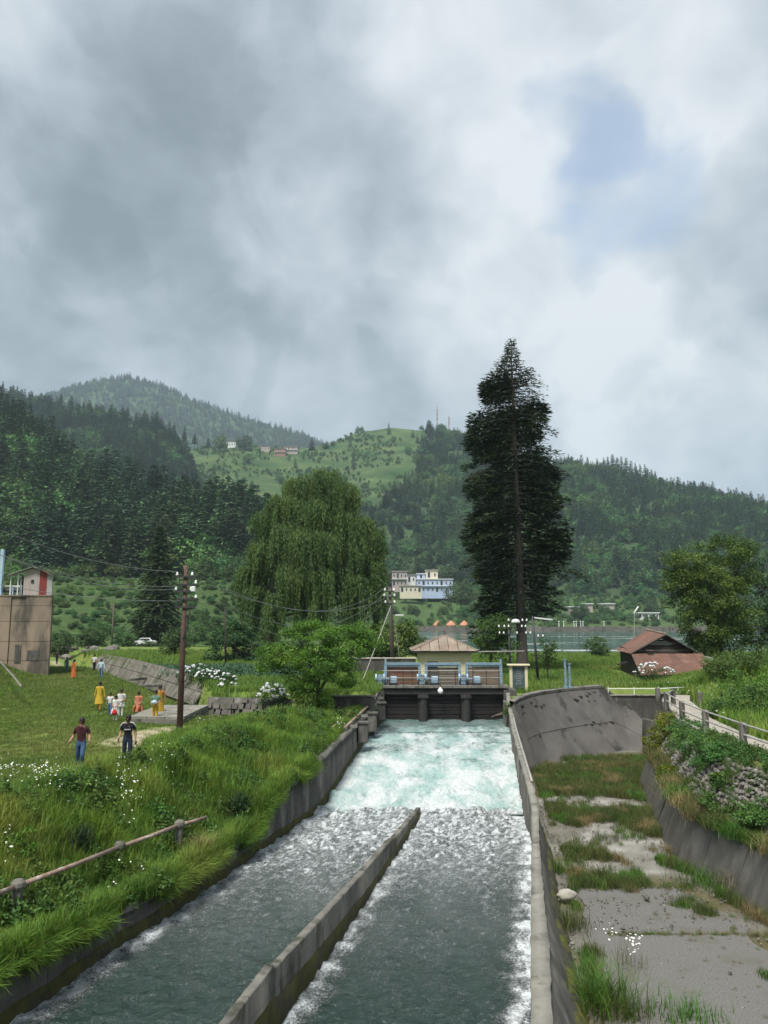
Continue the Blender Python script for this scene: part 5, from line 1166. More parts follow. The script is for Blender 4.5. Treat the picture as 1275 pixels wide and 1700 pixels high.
building('lake_shed', 1060, 1094, 1026, 1018, 452, 'house_white', 'long white shed on the far shore right of the lamp post', 1, 6, 8, 'white_paint', cat='shed')
# village on the pasture
for k, (px0, px1, pb_, pt_, mk, lab) in enumerate([(455, 474, 752, 744, 'house_brick', 'red brick house in the hillside village, lower one'), (470, 494, 748, 741, 'house_pink', 'grey house with terrace at the right end of the hillside village'), (430, 448, 745, 740, 'house_pink', 'small grey house at the middle of the hillside village'), (376, 391, 738, 732, 'house_white', 'small white house at the left end of the hillside village')]):
    hu, ht = np.meshgrid(np.linspace(0, .6, 240), np.linspace(.5, 1.0, 160)); hp = HILLS['green_hill'][0](hu, ht); hq = np.hypot(637.5 + 1280 * hp[..., 0] / (hp[..., 1] * CT + (hp[..., 2] - 5) * ST) - (px0 + px1) / 2, 850 - 1280 * (-hp[..., 1] * ST + (hp[..., 2] - 5) * CT) / (hp[..., 1] * CT + (hp[..., 2] - 5) * ST) - (pb_ + 4)); dd_ = float(hp[..., 1].ravel()[hq.argmin()]) - 4
    building('village_house', px0, px1, pb_ + 4, pt_ + 1, dd_, mk, lab, 2 if k < 2 else 1, 4, 12, 'rust_tin_old')
# radio masts on the hill top
for k, (px, pyt, lab) in enumerate([(725.5, 676, 'taller lattice radio mast on the green hill top'), (745, 691, 'shorter lattice radio mast on the green hill top')]):
    d = 1135; b0, t0 = D(px, 724, d), D(px, pyt, d); q = empty('radio_mast', b0, lab, 'mast', 'radio masts on the hill'); H = t0.z - b0.z; w_ = 2.1 if k == 0 else 1.4
    for a in range(4):
        cx, cy = math.cos(a * 1.571 + .785), math.sin(a * 1.571 + .785); m_ = MB(); m_.tube([b0 + Vector((cx * w_, cy * w_, -3)), t0 + Vector((cx * .6, cy * .6, 0))], .32, 5); m_.build('leg', M['mast'], q)
    n = 9
    for i in range(n):
        z = i / n; ww = w_ + (.6 - w_) * z; w2 = w_ + (.6 - w_) * (z + 1 / n); m_ = MB()
        for s_ in (-1, 1): m_.tube([b0 + Vector((-s_ * ww * .7, -ww * .7, H * z)), b0 + Vector((s_ * w2 * .7, -w2 * .7, H * (z + 1 / n)))], .2, 4)
        m_.build('brace', M['mast'], q)
    m_ = MB(); m_.tube([t0, t0 + Vector((0, 0, 4))], .15, 5); m_.build('antenna', M['mast'], q)
    for z in (.6, .75, .88): m_ = MB(); m_.box(b0 + Vector((.9, -.9, H * z)), (2.6, 1, 2.2)); m_.build('dish', M['mast'], q)

# haze of the humid valley air
hz_ = bpy.data.meshes.new('haze'); hb = MB(); hb.box((0, 2000, 446), (7400, 5300, 906)); hb_o = hb.build('haze', None, None)
hm = bpy.data.materials.new('haze'); hm.use_nodes = True; t = NT(hm.node_tree); t.t.nodes.clear()
HAZE = .00013
pv = t.n('ShaderNodeVolumePrincipled', {'Color': (.70, .86, 1.0), 'Density': HAZE, 'Anisotropy': .15}); t.n('ShaderNodeOutputMaterial', {'Volume': pv.outputs[0]})
hm.cycles.homogeneous_volume = True; hb_o.data.materials.append(hm); tag(hb_o, 'thin blue grey haze filling the valley', 'haze', None, 'stuff')
# ------------------------------------------------------------------ plant generators
def unit(v): return v / np.maximum(np.linalg.norm(v, axis=-1, keepdims=True), 1e-9)
def cards(c, d, n, ln, wd):
    """leaf shaped quads: c base, d direction, n rough normal"""
    d = unit(d); s = unit(np.cross(d, n)); ln = np.asarray(ln)[:, None]; wd = np.asarray(wd)[:, None]
    V = np.stack([c, c + d * ln * .5 + s * wd * .5, c + d * ln, c + d * ln * .5 - s * wd * .5], 1).reshape(-1, 3)
    Fq = np.arange(len(c) * 4).reshape(-1, 4); return V, Fq
def rdir(r, n): return unit(r.normal(size=(n, 3)))
class Tree:
    def __init__(s): s.wood = MB(); s.V = []; s.F = []; s.nv = 0
    def leaves(s, V, F): s.V.append(V); s.F.append(F + s.nv); s.nv += len(V)
    def meshes(s, wm, lm):
        me_w = bpy.data.meshes.new('trunk'); me_w.from_pydata([Vector(v) for v in s.wood.v], [], s.wood.f)
        for p in me_w.polygons: p.use_smooth = True
        me_w.update(); me_w.materials.append(wm)
        me_l = np_mesh('crown', np.concatenate(s.V), np.concatenate(s.F)); me_l.materials.append(lm); return me_w, me_l
    def place(s, name, loc, label, wm, lm, cat='tree', group=None):
        o = empty(name, loc, label, cat, group); a, b_ = s.meshes(wm, lm); link('trunk', a, None, o); link('crown', b_, None, o); return o
def broadleaf(seed, H, lobes, nleaf, ls, trunk_h, tr=.2, ncl=120, rcl=.6, fork=5, lean=(0, 0), up=.25, shell=.55):
    r = np.random.default_rng(seed); T = Tree(); lob = np.array(lobes, float)
    vol = (lob[:, 3] * lob[:, 4] * lob[:, 5]) ** .75; w_ = vol / vol.sum()
    k = r.choice(len(lob), ncl, p=w_); q = rdir(r, ncl) * (shell + (1 - shell) * r.random((ncl, 1)) ** .7); C = lob[k, :3] + q * lob[k, 3:6]
    q[:, 2] = np.where(q[:, 2] < -.55, q[:, 2] * .5, q[:, 2])
    per = np.maximum(3, (nleaf / ncl * r.uniform(.4, 1.7, ncl)).astype(int)); idx = np.repeat(np.arange(ncl), per); n = len(idx)
    sz = r.uniform(.6, 1.35, ncl)[idx][:, None] * rcl
    g = rdir(r, n) * r.random((n, 1)) ** .45 * sz * np.array([1.15, 1.15, .62])
    c = C[idx] + g; out = unit(c - (lob[k, :3])[idx])
    d = unit(out * .6 + r.normal(size=(n, 3)) * .8 + np.array([0, 0, -.15])); nn = unit(out * .5 + np.array([0, 0, .7]) + r.normal(size=(n, 3)) * .55)
    T.leaves(*cards(c, d, nn, ls * r.uniform(.6, 1.4, n), ls * .55 * r.uniform(.6, 1.3, n)))
    th = trunk_h; base = Vector((0, 0, -.3)); top = Vector((lean[0], lean[1], th)); T.wood.tube([base, base.lerp(top, .5) + Vector((.05 * H * .1, 0, 0)), top], [tr * 1.25, tr * .95, tr * .8], 9)
    order = r.permutation(ncl)[:max(fork * 5, 12)]; forks = []
    for i in range(fork):
        c_ = Vector(C[order[i]]); mid = top.lerp(c_, .5) + Vector((0, 0, (c_ - top).length * .12)); T.wood.tube([top - Vector((0, 0, .15)), top.lerp(mid, .55), mid, c_], [tr * .7, tr * .5, tr * .36, tr * .12], 7); forks.append(mid)
    for i in order[fork:]:
        c_ = Vector(C[i]); f = min(forks, key=lambda m: (m - c_).length); T.wood.tube([f, f.lerp(c_, .5) + Vector((0, 0, .06 * H * .1)), c_], [tr * .28, tr * .18, tr * .06], 5)
    return T
def conifer(seed, H, rad, nlev=16, nb=8, droop=.35, cardsper=9, z0=.1, cl=.16, taper=.9, ragged=.25):
    r = np.random.default_rng(seed); T = Tree(); T.wood.tube([(0, 0, -.5), (0, 0, H * .5), (0, 0, H * .98)], [H * .016, H * .011, H * .002], 6)
    B, Dd, Nn, Ln, Wd = [], [], [], [], []
    for i in range(nlev):
        f = i / (nlev - 1); zb_ = H * (z0 + (.97 - z0) * f); R_ = rad * (1 - f) ** taper + .02 * rad
        for k in range(nb):
            if r.random() < .08: continue
            z = min(zb_ + r.normal(0, H * .45 / nlev), H * .97); a = 2 * np.pi * (k + r.random()) / nb; L_ = R_ * r.uniform(1 - ragged, 1 + ragged * .6); u = np.array([np.cos(a), np.sin(a), 0]); s = np.array([-u[1], u[0], 0])
            m = max(3, int(cardsper * (.4 + .6 * (1 - f))))
            for j in range(m):
                t = (j + r.random()) / m; p = u * L_ * t + np.array([0, 0, z + L_ * (.12 * t - droop * t * t)])
                d = u * .8 + s * r.choice([-1, 1]) * r.uniform(.2, .9) + np.array([0, 0, -.25]); B.append(p); Dd.append(d); Nn.append(np.array([0, 0, 1]) + r.normal(size=3) * .35)
                Ln.append(cl * H * .5 * (1 - .45 * f) * r.uniform(.7, 1.3)); Wd.append(cl * H * .26 * (1 - .45 * f) * r.uniform(.7, 1.3))
    T.leaves(*cards(np.array(B), np.array(Dd), np.array(Nn), np.array(Ln), np.array(Wd))); return T

tcol = {}
def template(mesh, name):
    o = bpy.data.objects.new(name, mesh); return o
def scatter(name, pts, rot, scl, idx, templates, label, cat, grp=None):
    pts = np.asarray(pts, np.float32); n = len(pts); me = bpy.data.meshes.new(name); me.vertices.add(n); me.vertices.foreach_set('co', pts.ravel())
    scl = np.asarray(scl, np.float32); scl = np.repeat(scl[:, None], 3, 1) if scl.ndim == 1 else scl
    for nm, v in (('rot', rot), ('scl', scl)):
        a = me.attributes.new(nm, 'FLOAT_VECTOR', 'POINT'); a.data.foreach_set('vector', np.asarray(v, np.float32).ravel())
    a = me.attributes.new('idx', 'INT', 'POINT'); a.data.foreach_set('value', np.asarray(idx, np.int32)); me.update()
    key = tuple(t.name for t in templates)
    if key not in tcol:
        c = bpy.data.collections.new('kinds'); [c.objects.link(t) for t in templates]; tcol[key] = c
    o = link(name, me); ng = bpy.data.node_groups.new(name, 'GeometryNodeTree')
    ng.interface.new_socket('Geometry', in_out='INPUT', socket_type='NodeSocketGeometry'); ng.interface.new_socket('Geometry', in_out='OUTPUT', socket_type='NodeSocketGeometry')
    N = ng.nodes; gi = N.new('NodeGroupInput'); go = N.new('NodeGroupOutput'); ci = N.new('GeometryNodeCollectionInfo'); ci.inputs[0].default_value = tcol[key]; ci.inputs[1].default_value = True; ci.inputs[2].default_value = True
    ip = N.new('GeometryNodeInstanceOnPoints'); ip.inputs['Pick Instance'].default_value = True
    def na(nm, ty): q = N.new('GeometryNodeInputNamedAttribute'); q.data_type = ty; q.inputs[0].default_value = nm; return q.outputs[0]
    Lk = ng.links.new; Lk(gi.outputs[0], ip.inputs['Points']); Lk(ci.outputs[0], ip.inputs['Instance']); Lk(na('idx', 'INT'), ip.inputs['Instance Index']); Lk(na('rot', 'FLOAT_VECTOR'), ip.inputs['Rotation']); Lk(na('scl', 'FLOAT_VECTOR'), ip.inputs['Scale']); Lk(ip.outputs[0], go.inputs[0])
    md = o.modifiers.new('scatter', 'NODES'); md.node_group = ng
    tag(o, label, cat, grp, 'stuff'); return o
def joinmesh(T, wm, lm, name):
    a = T.wood; Vw = np.array([tuple(v) for v in a.v], np.float32); Vl = np.concatenate(T.V); Fl = np.concatenate(T.F) + len(Vw)
    me = bpy.data.meshes.new(name); me.from_pydata(np.concatenate([Vw, Vl]).tolist(), [], [list(f) for f in a.f] + Fl.tolist()); me.materials.append(wm); me.materials.append(lm)
    mi = np.zeros(len(me.polygons), np.int32); mi[len(a.f):] = 1; me.polygons.foreach_set('material_index', mi); me.update(); return me

# ------------------------------------------------------------------ forests on the hills
CT_ = [conifer(20 + i, 1.0, .19 + .025 * i, 17, 8, .45, 7, .06 + .04 * i, .19, .85) for i in range(3)]
BT_ = [broadleaf(40 + i, 1.0, [(0, 0, .6, .36, .36, .38), (.12, .1, .5, .3, .3, .3), (-.15, -.05, .55, .28, .28, .3)], 1100, .085, .3, .025, 60, .14, 4) for i in range(2)]
f_con = [template(joinmesh(t, M['bark'], M['leaf_forest'], 'wood_a%d' % i), 'kind_a%d' % i) for i, t in enumerate(CT_)]
f_brd = [template(joinmesh(t, M['bark'], M['leaf_forest_broad'], 'wood_b%d' % i), 'kind_b%d' % i) for i, t in enumerate(BT_)]
fkinds = f_con + f_brd
def forest(hn, n, t0, t1, hmin, hmax, label, name, broad=.3, keep=None, seed=1, u0=0, u1=1):
    r = np.random.default_rng(seed); pos = HILLS[hn][0]; u = r.uniform(u0, u1, n); t = r.uniform(t0, t1, n); p = pos(u, t)
    px = 637.5 + 1290 * p[:, 0] / p[:, 1]; k = (px > -60) & (px < 1335)
    if keep is not None: k &= keep(p, u, t, r)
    p = p[k]; m = len(p); clump = fbm(p[:, 0] * .02 + seed, p[:, 1] * .02, 3); br = r.random(m) < np.clip(broad + clump * .9, .03, .97)
    idx = np.where(br, 3 + r.integers(0, 2, m), r.integers(0, 3, m)); h = r.uniform(hmin, hmax, m) * np.where(br, .68, 1.0) * r.choice([.7, 1, 1.18], m, p=[.25, .6, .15])
    p[:, 2] -= h * .03
    s = np.stack([h * r.uniform(.85, 1.25, m) * np.where(br, 1.2, 1)] * 2 + [h], 1); rot = np.stack([r.normal(0, .03, m), r.normal(0, .03, m), r.uniform(0, 6.28, m)], 1)
    return scatter(name, p, rot, s, idx, fkinds, label, 'forest')
forest('wooded_slope', 2600, .0, 1.06, 15, 29, 'dark mixed forest covering the slope on the left', 'forest', .26, seed=3)
forest('conifer_ridge', 3800, .35, 1.08, 16, 24, 'conifer forest on the ridge behind the left slope', 'forest', .12, seed=4)
forest('far_mountain', 6500, .45, 1.08, 17, 26, 'blue green conifer forest on the farthest mountain', 'forest', .05, seed=5)
forest('green_hill', 11000, .0, 1.03, 12, 20, 'hazy forest covering the big hill across the lake', 'forest', .25, keep=lambda p, u, t, r: (r.random(len(p)) > meadow(p) * .985) & (fbm(p[:, 0] * .011 + 3, p[:, 2] * .02, 4) < .30 + .25 * (p[:, 0] > 330)), seed=6)
r = np.random.default_rng(77); pos = HILLS['green_hill'][0]; u_ = r.uniform(0, .55, 4200); t_ = r.uniform(.3, 1.0, 4200); p = pos(u_, t_); k = (meadow(p) > .6) & (fbm(p[:, 0] * .012, p[:, 2] * .03, 3) > -.05); p = p[k]; m = len(p)
scatter('shrubs', p, np.stack([p[:, 0] * 0, p[:, 0] * 0, r.uniform(0, 6, m)], 1), r.uniform(2.0, 5.5, m), 3 + r.integers(0, 2, m), fkinds, 'scattered shrubs on the green pasture of the hill', 'shrubs')

r = np.random.default_rng(78); n = 420; x = r.uniform(-170, -16, n); y = r.uniform(228, 335, n); k = fbm(x * .03, y * .03, 3) + (y - 285) / 60 > 0; x, y = x[k], y[k]; m = len(x)
scatter('woodland_edge', np.stack([x, y, terr(x, y) - .3], 1), np.stack([x * 0, x * 0, r.uniform(0, 6, m)], 1), np.stack([r.uniform(6, 12, m)] * 2 + [r.uniform(5, 10, m)], 1), 3 + r.integers(0, 2, m), fkinds, 'bushy woodland edge between the terraces and the left wood', 'woodland')
# single trees that stand out against the sky
sk_c = [t.meshes(M['bark'], M['leaf_forest']) for t in [conifer(60 + i, 1.0, .16 + .03 * i, 19, 8, .4, 8, .12 + .1 * i, .17, .8, .4) for i in range(3)]]
sk_b = [t.meshes(M['bark'], M['leaf_forest_broad']) for t in BT_]
def sky_tree(kind, loc, h, rz, name, label, grp, sx=1.0):
    w_, l_ = (sk_c if kind[0] == 'c' else sk_b)[int(kind[1])]; o = empty(name, loc, label, 'tree', grp, rz); o.scale = (h * sx, h * sx, h)
    link('trunk', w_, None, o); link('crown', l_, None, o); return o
rr = random.Random(9)
def ridge_at(px, tab): a = np.array(tab, float); return float(np.interp(px, a[:, 0], a[:, 1])), float(np.interp(px, a[:, 0], a[:, 2]))
for px, top in [(938, 757), (944, 752), (955, 766), (966, 762), (976, 757), (984, 764), (992, 759), (1003, 757), (1010, 756), (1018, 752), (1026, 757), (1033, 755), (1041, 757), (1049, 762), (1056, 766), (1064, 768), (1072, 768), (1077, 775), (1083, 777), (1089, 780), (1100, 791), (1106, 795), (1113, 796), (1119, 800), (1126, 797), (1133, 800)]:
    py, d = ridge_at(px, H3R); b_ = D(px, py + 3, d - 3); h = max(8, (py + 3 - top) / 1280 * d); sky_tree('c%d' % rr.randrange(1, 3), b_, h, rr.uniform(0, 6), 'ridge_conifer', 'thin conifer silhouetted on the ridge right of the tall dark conifer', 'conifers on the right ridge', rr.uniform(.75, 1.1))
for px, top, lab in [(1154, 806, 'lone small tree with bare trunk on the right ridge')]:
    py, d = ridge_at(px, H3R); sky_tree('b0', D(px, py + 2, d - 3), (py + 2 - top) / 1280 * d, 1, 'ridge_tree', lab, None, .6)
for k, (px, top) in enumerate([(594, 708), (601, 708)]): 
    py, d = ridge_at(px, H3R); sky_tree('b%d' % k, D(px, py + 2, d - 2), (py + 3 - top) / 1280 * d, k, 'ridge_tree', ['left of two small trees on the brow of the green hill', 'right of two small trees on the brow of the green hill'][k], 'trees on the green brow', .8)
for k, (px, top) in enumerate([(707, 712), (713, 706), (719, 708), (728, 704), (734, 703), (739, 708), (752, 717), (766, 724)]):
    py, d = ridge_at(px, H3R); sky_tree('c%d' % (k % 3) if k not in (3, 4) else 'b%d' % (k % 2), D(px, py + 3, d - 4), (py + 4 - top) / 1280 * d, k, 'ridge_tree', 'small tree beside the radio masts on the hill top', 'trees beside the radio masts', 1.0 if k not in (3, 4) else .9)
for px, top, lab, kd, sx in [(518, 726, 'dark upright conifer at the left foot of the green brow', 'c0', 1.3), (407, 724, 'round tree above the hillside village', 'b0', 1.25), (540, 735, 'round tree right of the dark upright conifer on the hill', 'b1', 1.3), (553, 733, 'smaller round tree on the left flank of the green brow', 'b0', 1.0), (365, 722, 'tree on the pasture left of the hillside village', 'b1', .9)]:
    py, d = ridge_at(px, H3R); sky_tree(kd, D(px, py + 8, d - 25), (py + 10 - top) / 1280 * d, 2, 'hill_tree', lab, None, sx)
rr = random.Random(4)
for i in range(30):
    px = 2 + i * 17 + rr.uniform(-5, 5); d = 2590; py = float(np.interp(px, [0, 40, 90, 150, 215, 265, 330, 400, 470, 520], [682, 672, 658, 638, 628, 642, 670, 696, 715, 732])); sky_tree('c%d' % rr.randrange(3), D(px, py + 3, d), rr.uniform(22, 36), i, 'mountain_conifer', 'conifer on the skyline of the farthest mountain', 'conifers on the far mountain skyline')
for i in range(22):
    px = 5 + i * 16 + rr.uniform(-5, 5); py, d = [float(np.interp(px, [0, 60, 150, 250, 330, 400], v)) for v in ([658, 675, 693, 708, 742, 770], [1000, 980, 960, 940, 900, 880])]; sky_tree('c%d' % rr.randrange(3), D(px, py + 2, d), rr.uniform(16, 26), i, 'ridge_conifer', 'conifer on the skyline of the left ridge below the far mountain', 'conifers on the left ridge', 1.1)
# big trees along the edge of the left wood
big_c = [t.meshes(M['bark'], M['leaf_forest']) for t in [conifer(160 + i, 1.0, .2 + .02 * i, 26, 11, .5, 12, .05, .12, .85, .35) for i in range(2)]]
big_b = [t.meshes(M['bark'], M['leaf_forest_broad']) for t in [broadleaf(180 + i, 1.0, [(0, 0, .68, .3, .3, .3), (.16, .1, .5, .26, .26, .3), (-.18, -.05, .5, .26, .26, .3), (0, -.15, .38, .28, .28, .25)], 3800, .05, .28, .02, 120, .1, 5) for i in range(2)]]
spots = []
for i in range(70):
    u = rr.uniform(.30, .99); t = rr.uniform(0.0, 1.0); p = HILLS['wooded_slope'][0](np.array([u]), np.array([t]))[0]
    px = 637 + 1290 * p[0] / p[1]
    if -40 < px < 470: spots.append((p, px, i))
for p, px, i in spots:
    kind = 'b' if (i % 5 in (0, 2)) else 'c'; w_, l_ = (big_c if kind == 'c' else big_b)[i % 2]; h = rr.uniform(19, 30) if kind == 'c' else rr.uniform(14, 20)
    o = empty('woodland_tree', p - np.array([0, 0, .6]), 'tall conifer within the dark wood on the left slope' if kind == 'c' else 'broad leafy tree within the dark wood on the left slope', 'tree', 'conifers of the left wood' if kind == 'c' else 'leafy trees of the left wood', rr.uniform(0, 6)); o.scale = (h * 1.05, h * 1.05, h) if kind == 'c' else (h * 1.3, h * 1.3, h)
    link('trunk', w_, None, o); link('crown', l_, None, o)
# trees on the belt behind the lake and at the terraces
for i in range(54):
    px = rr.uniform(640, 1290); d = rr.uniform(425, 600); x = (px - 637.5) / 1290 * d; z = float(gz(np.array([x]), np.array([d]))[0])
    if 650 < px < 757 and d < 545: d = 408 + (i % 3) * 4 if i % 4 == 0 else rr.uniform(470, 520); z = float(gz(np.array([x]), np.array([d]))[0])
    h = rr.uniform(6, 13) if not (650 < px < 757) else rr.uniform(4, 7); w_, l_ = big_b[i % 2]
    o = empty('lakeside_tree', (x, d, z - .4), 'leafy tree or bush on the far shore of the lake', 'tree', 'trees on the far lake shore', rr.uniform(0, 6)); o.scale = (h * 1.4, h * 1.4, h); link('trunk', w_, None, o); link('crown', l_, None, o)
o = empty('lakeside_tree', D(765, 1012, 470), 'dark rounded tree between the blue hotel and the tall conifer', 'tree'); o.location.z = 12; o.scale = (22, 22, 17); link('trunk', big_b[0][0], None, o); link('crown', big_b[0][1], None, o)
for k, (px, py, d, h, sx, lab) in enumerate([(322, 1070, 150, 5.0, 1.2, 'small tree just right of the rusty pole before the terraces'), (296, 1070, 160, 4, 1.2, 'small tree beside the terraces conifer, right of it'), (333, 1062, 175, 7, .6, 'slim tree below the terraces'), (205, 1075, 140, 3.6, 1.5, 'low round bush left of the white car'), (150, 1078, 120, 3.5, 1.6, 'low bush at the far end of the lawn'), (290, 1096, 98, 4.0, 1.3, 'round bush in the yellow green field by the rusty pole'), (100, 1085, 112, 4, 1.5, 'bush beside the foot of the concrete tower'), (170, 1064, 150, 4.5, 1.3, 'bushy tree before the terraces above the drain'), (990, 1098, 106, 3.0, 1.5, 'round green bush on the near lake shore'), (696, 1085, 92, 3.4, 1.2, 'bush behind the pump house roof')]):
    p = D(px, py, d); o = empty('bush_tree', (p.x, d, float(gz(np.array([p.x]), np.array([d]))[0]) - .2 if d < 136 else p.z - .5), lab, 'tree', None, k); o.scale = (h * sx, h * sx, h); link('trunk', big_b[k % 2][0], None, o); link('crown', big_b[k % 2][1], None, o)
r = np.random.default_rng(15); n = 4500; x = r.uniform(-150, -14, n); y = r.uniform(142, 330, n); k = (np.abs(terr(x, y + 1.2) - terr(x, y - 1.2)) > .5) | (r.random(n) < .06); x, y = x[k], y[k]; m = len(x)
scatter('hedges', np.stack([x, y, terr(x, y) - .2], 1), np.stack([x * 0, x * 0, r.uniform(0, 6, m)], 1), np.stack([r.uniform(1.5, 3.5, m)] * 2 + [r.uniform(1.0, 2.6, m)], 1), 3 + r.integers(0, 2, m), fkinds, 'rough hedges and weeds along the terrace edges', 'hedge')
n = 2000; x = r.uniform(8, 330, n); y = r.uniform(408, 640, n); k = ~((np.abs(x / y * 1290 - 65) < 62) & (y < 545) & (y > 430) & (r.random(n) < .8)); x, y = x[k], y[k]; m = len(x)
scatter('shrubs', np.stack([x, y, gz(x, y) - .2], 1), np.stack([x * 0, x * 0, r.uniform(0, 6, m)], 1), np.stack([r.uniform(2, 6, m)] * 2 + [r.uniform(1.5, 4.5, m)], 1), 3 + r.integers(0, 2, m), fkinds, 'green shrubs along the far shore of the lake', 'shrubs')

# ------------------------------------------------------------------ tall conifer
def big_conifer():
    r = np.random.default_rng(101); T = Tree(); d0 = 75.0; base = D(868, 1116, d0); base.z = -.1; k = d0 / 1280 * 1.0
    prof = [(60, 0, 0), (130, 40, 32), (180, 75, 55), (200, 85, 105), (270, 150, 145), (320, 120, 160), (360, 165, 135), (440, 188, 190), (500, 218, 120), (570, 200, 205), (640, 245, 215), (700, 252, 205), (780, 232, 215), (830, 290, 190), (860, 230, 205), (900, 238, 232), (1000, 258, 242), (1080, 235, 255), (1100, 205, 272), (1170, 192, 205), (1230, 225, 190), (1270, 205, 180), (1300, 170, 120)]
    pr = np.array(prof, float); py = 540 + pr[:, 0] / 2.743
    zz = np.array([D(860, q, d0).z for q in py]); wl_ = pr[:, 1] / 2.743 * k; wr_ = pr[:, 2] / 2.743 * k
    o_ = np.argsort(zz); zz, wl_, wr_ = zz[o_], wl_[o_], wr_[o_]; H = zz[-1]; tz = H - base.z
    ax = lambda z: (D(848, 565, d0).x - base.x) * max(0, (z - base.z) / tz)
    T.wood.tube([(0, 0, -.4), (0, 0, 1.2)] + [(ax(base.z + tz * f), 0, tz * f) for f in (.12, .3, .5, .7, .85, .99)], [.85, .56, .48, .40, .31, .21, .12, .03], 12)
    B, Dd, Nn, Ln, Wd = [], [], [], [], []; z = zz[0] - .2
    lev = 0
    while z < H - .2:
        f = (z - zz[0]) / (H - zz[0]); nb = 11 if f < .85 else 8
        for q in range(nb):
            a = 2 * np.pi * (q + r.random()) / nb; cx, cy = np.cos(a), np.sin(a)
            w_ = .93 * (np.interp(z, zz, wr_) if cx > 0 else np.interp(z, zz, wl_))
            L_ = w_ * (abs(cx) ** .5 * .32 + .68 if True else 1) * r.choice([.55, .85, 1.0, 1.22], p=[.22, .3, .33, .15])
            front = cy < -.55
            if front: L_ *= .72
            dens = 1.0 if not front else .28
            if r.random() < .10: dens *= .25
            u = np.array([cx, cy, 0]); s = np.array([-cy, cx, 0]); up = .10 if f < .8 else .28; dr = .30 if f < .8 else .22
            axx = np.array([ax(z), 0, z - base.z])
            path = lambda t: axx + u * L_ * t + np.array([0, 0, L_ * (up * t - dr * t ** 2.2)])
            if not (front and abs(cx) < .8 and r.random() < .75): T.wood.tube([path(t) for t in (0, .35, .7, .97)], [max(.02, .05 + .02 * L_ * (1 - f)), .05, .03, .012], 4, False)
            m = int((22 if f < .7 else 13) * L_ * dens + 4)
            t = r.uniform(.22, 1.0, m) ** .85; c = np.stack([path(q_) for q_ in t]); sp = np.minimum(.55 * L_, 1.25) * np.sin(np.clip(t, .12, .97) * np.pi * .93) * r.uniform(-1, 1, m)
            c = c + s * sp[:, None] + np.stack([t * 0, t * 0, -np.abs(sp) * .18 + r.normal(0, .10, m)], 1)
            for sub in range(2):
                n_ = m; cc = c + r.normal(0, .12, (n_, 3)); cc[:, 1] = np.where((cc[:, 1] < .2) & (r.random(n_) < .72) & (np.abs(cc[:, 0] - ax(z)) < .55 * (1.15 - f)), 2.0 + r.random(n_), cc[:, 1]); B.append(cc); Dd.append(u * r.uniform(.4, 1, (n_, 1)) + s * np.sign(sp)[:, None] * r.uniform(.1, .9, (n_, 1)) + np.stack([t * 0, t * 0, r.normal(-.12, .18, n_)], 1)); Nn.append(np.array([0, 0, 1.0]) + r.normal(size=(n_, 3)) * .4)
                Ln.append(r.uniform(.32, .7, n_) * (1 - .35 * f)); Wd.append(r.uniform(.09, .2, n_) * (1 - .3 * f))
        z += .66 - .24 * f; lev += 1
    # denser masses of foliage seen in the crown
    for (cy_, cx_, rad, n_) in [(255, 355, 70, 1500), (290, 340, 60, 1000), (385, 530, 50, 1000), (430, 300, 75, 1600), (520, 290, 85, 2000), (470, 470, 80, 1600), (410, 420, 60, 900), (690, 540, 90, 2000), (720, 290, 80, 900), (800, 560, 80, 1700), (900, 300, 85, 1600), (960, 280, 80, 1800), (950, 590, 95, 2400), (1030, 600, 80, 1600), (1020, 340, 90, 1700), (1090, 540, 70, 1100), (1140, 320, 60, 1000), (860, 400, 80, 1000), (620, 420, 60, 600), (1270, 320, 60, 500), (1400, 290, 60, 700), (1340, 330, 55, 600), (1450, 320, 45, 450)]:
        n_ = int(n_ * 1.1); c0 = D(700 + cx_ / 2.743, 540 + cy_ / 2.743, d0); rad = rad / 2.743 * k; g = rdir(r, n_) * r.random((n_, 1)) ** .4 * rad * np.array([1.1, 1.3, .8]); lay = np.round(g[:, 2] / .55) * .55; g[:, 2] = lay + r.normal(0, .1, n_)
        y_off = r.uniform(.6, 2.4); c = np.array([c0.x - base.x, y_off, c0.z - base.z]) + g; out = unit(g * np.array([1, 1, .1]) + 1e-3); B.append(c); Dd.append(out + r.normal(0, .4, (n_, 3)) * np.array([1, 1, .4]) + np.array([0, 0, -.12])); Nn.append(np.array([0, 0, 1.0]) + r.normal(size=(n_, 3)) * .4); Ln.append(r.uniform(.35, .75, n_)); Wd.append(r.uniform(.1, .22, n_))
    T.leaves(*cards(np.concatenate(B), np.concatenate(Dd), np.concatenate(Nn), np.concatenate(Ln), np.concatenate(Wd)))
    return T.place('tall_conifer', base, 'very tall dark conifer with a bare visible trunk right of the gates', M['bark_grey'], M['leaf_cedar'])
big_conifer()
t = conifer(301, 25.0, 6.2, 48, 16, .5, 34, .04, .075, .75, .3); p = D(258, 1070, 158); t.place('terrace_conifer', (p.x, 158, 0), 'broad dark conifer standing before the terraced fields left of the rusty pole', M['bark'], M['leaf_dark'])

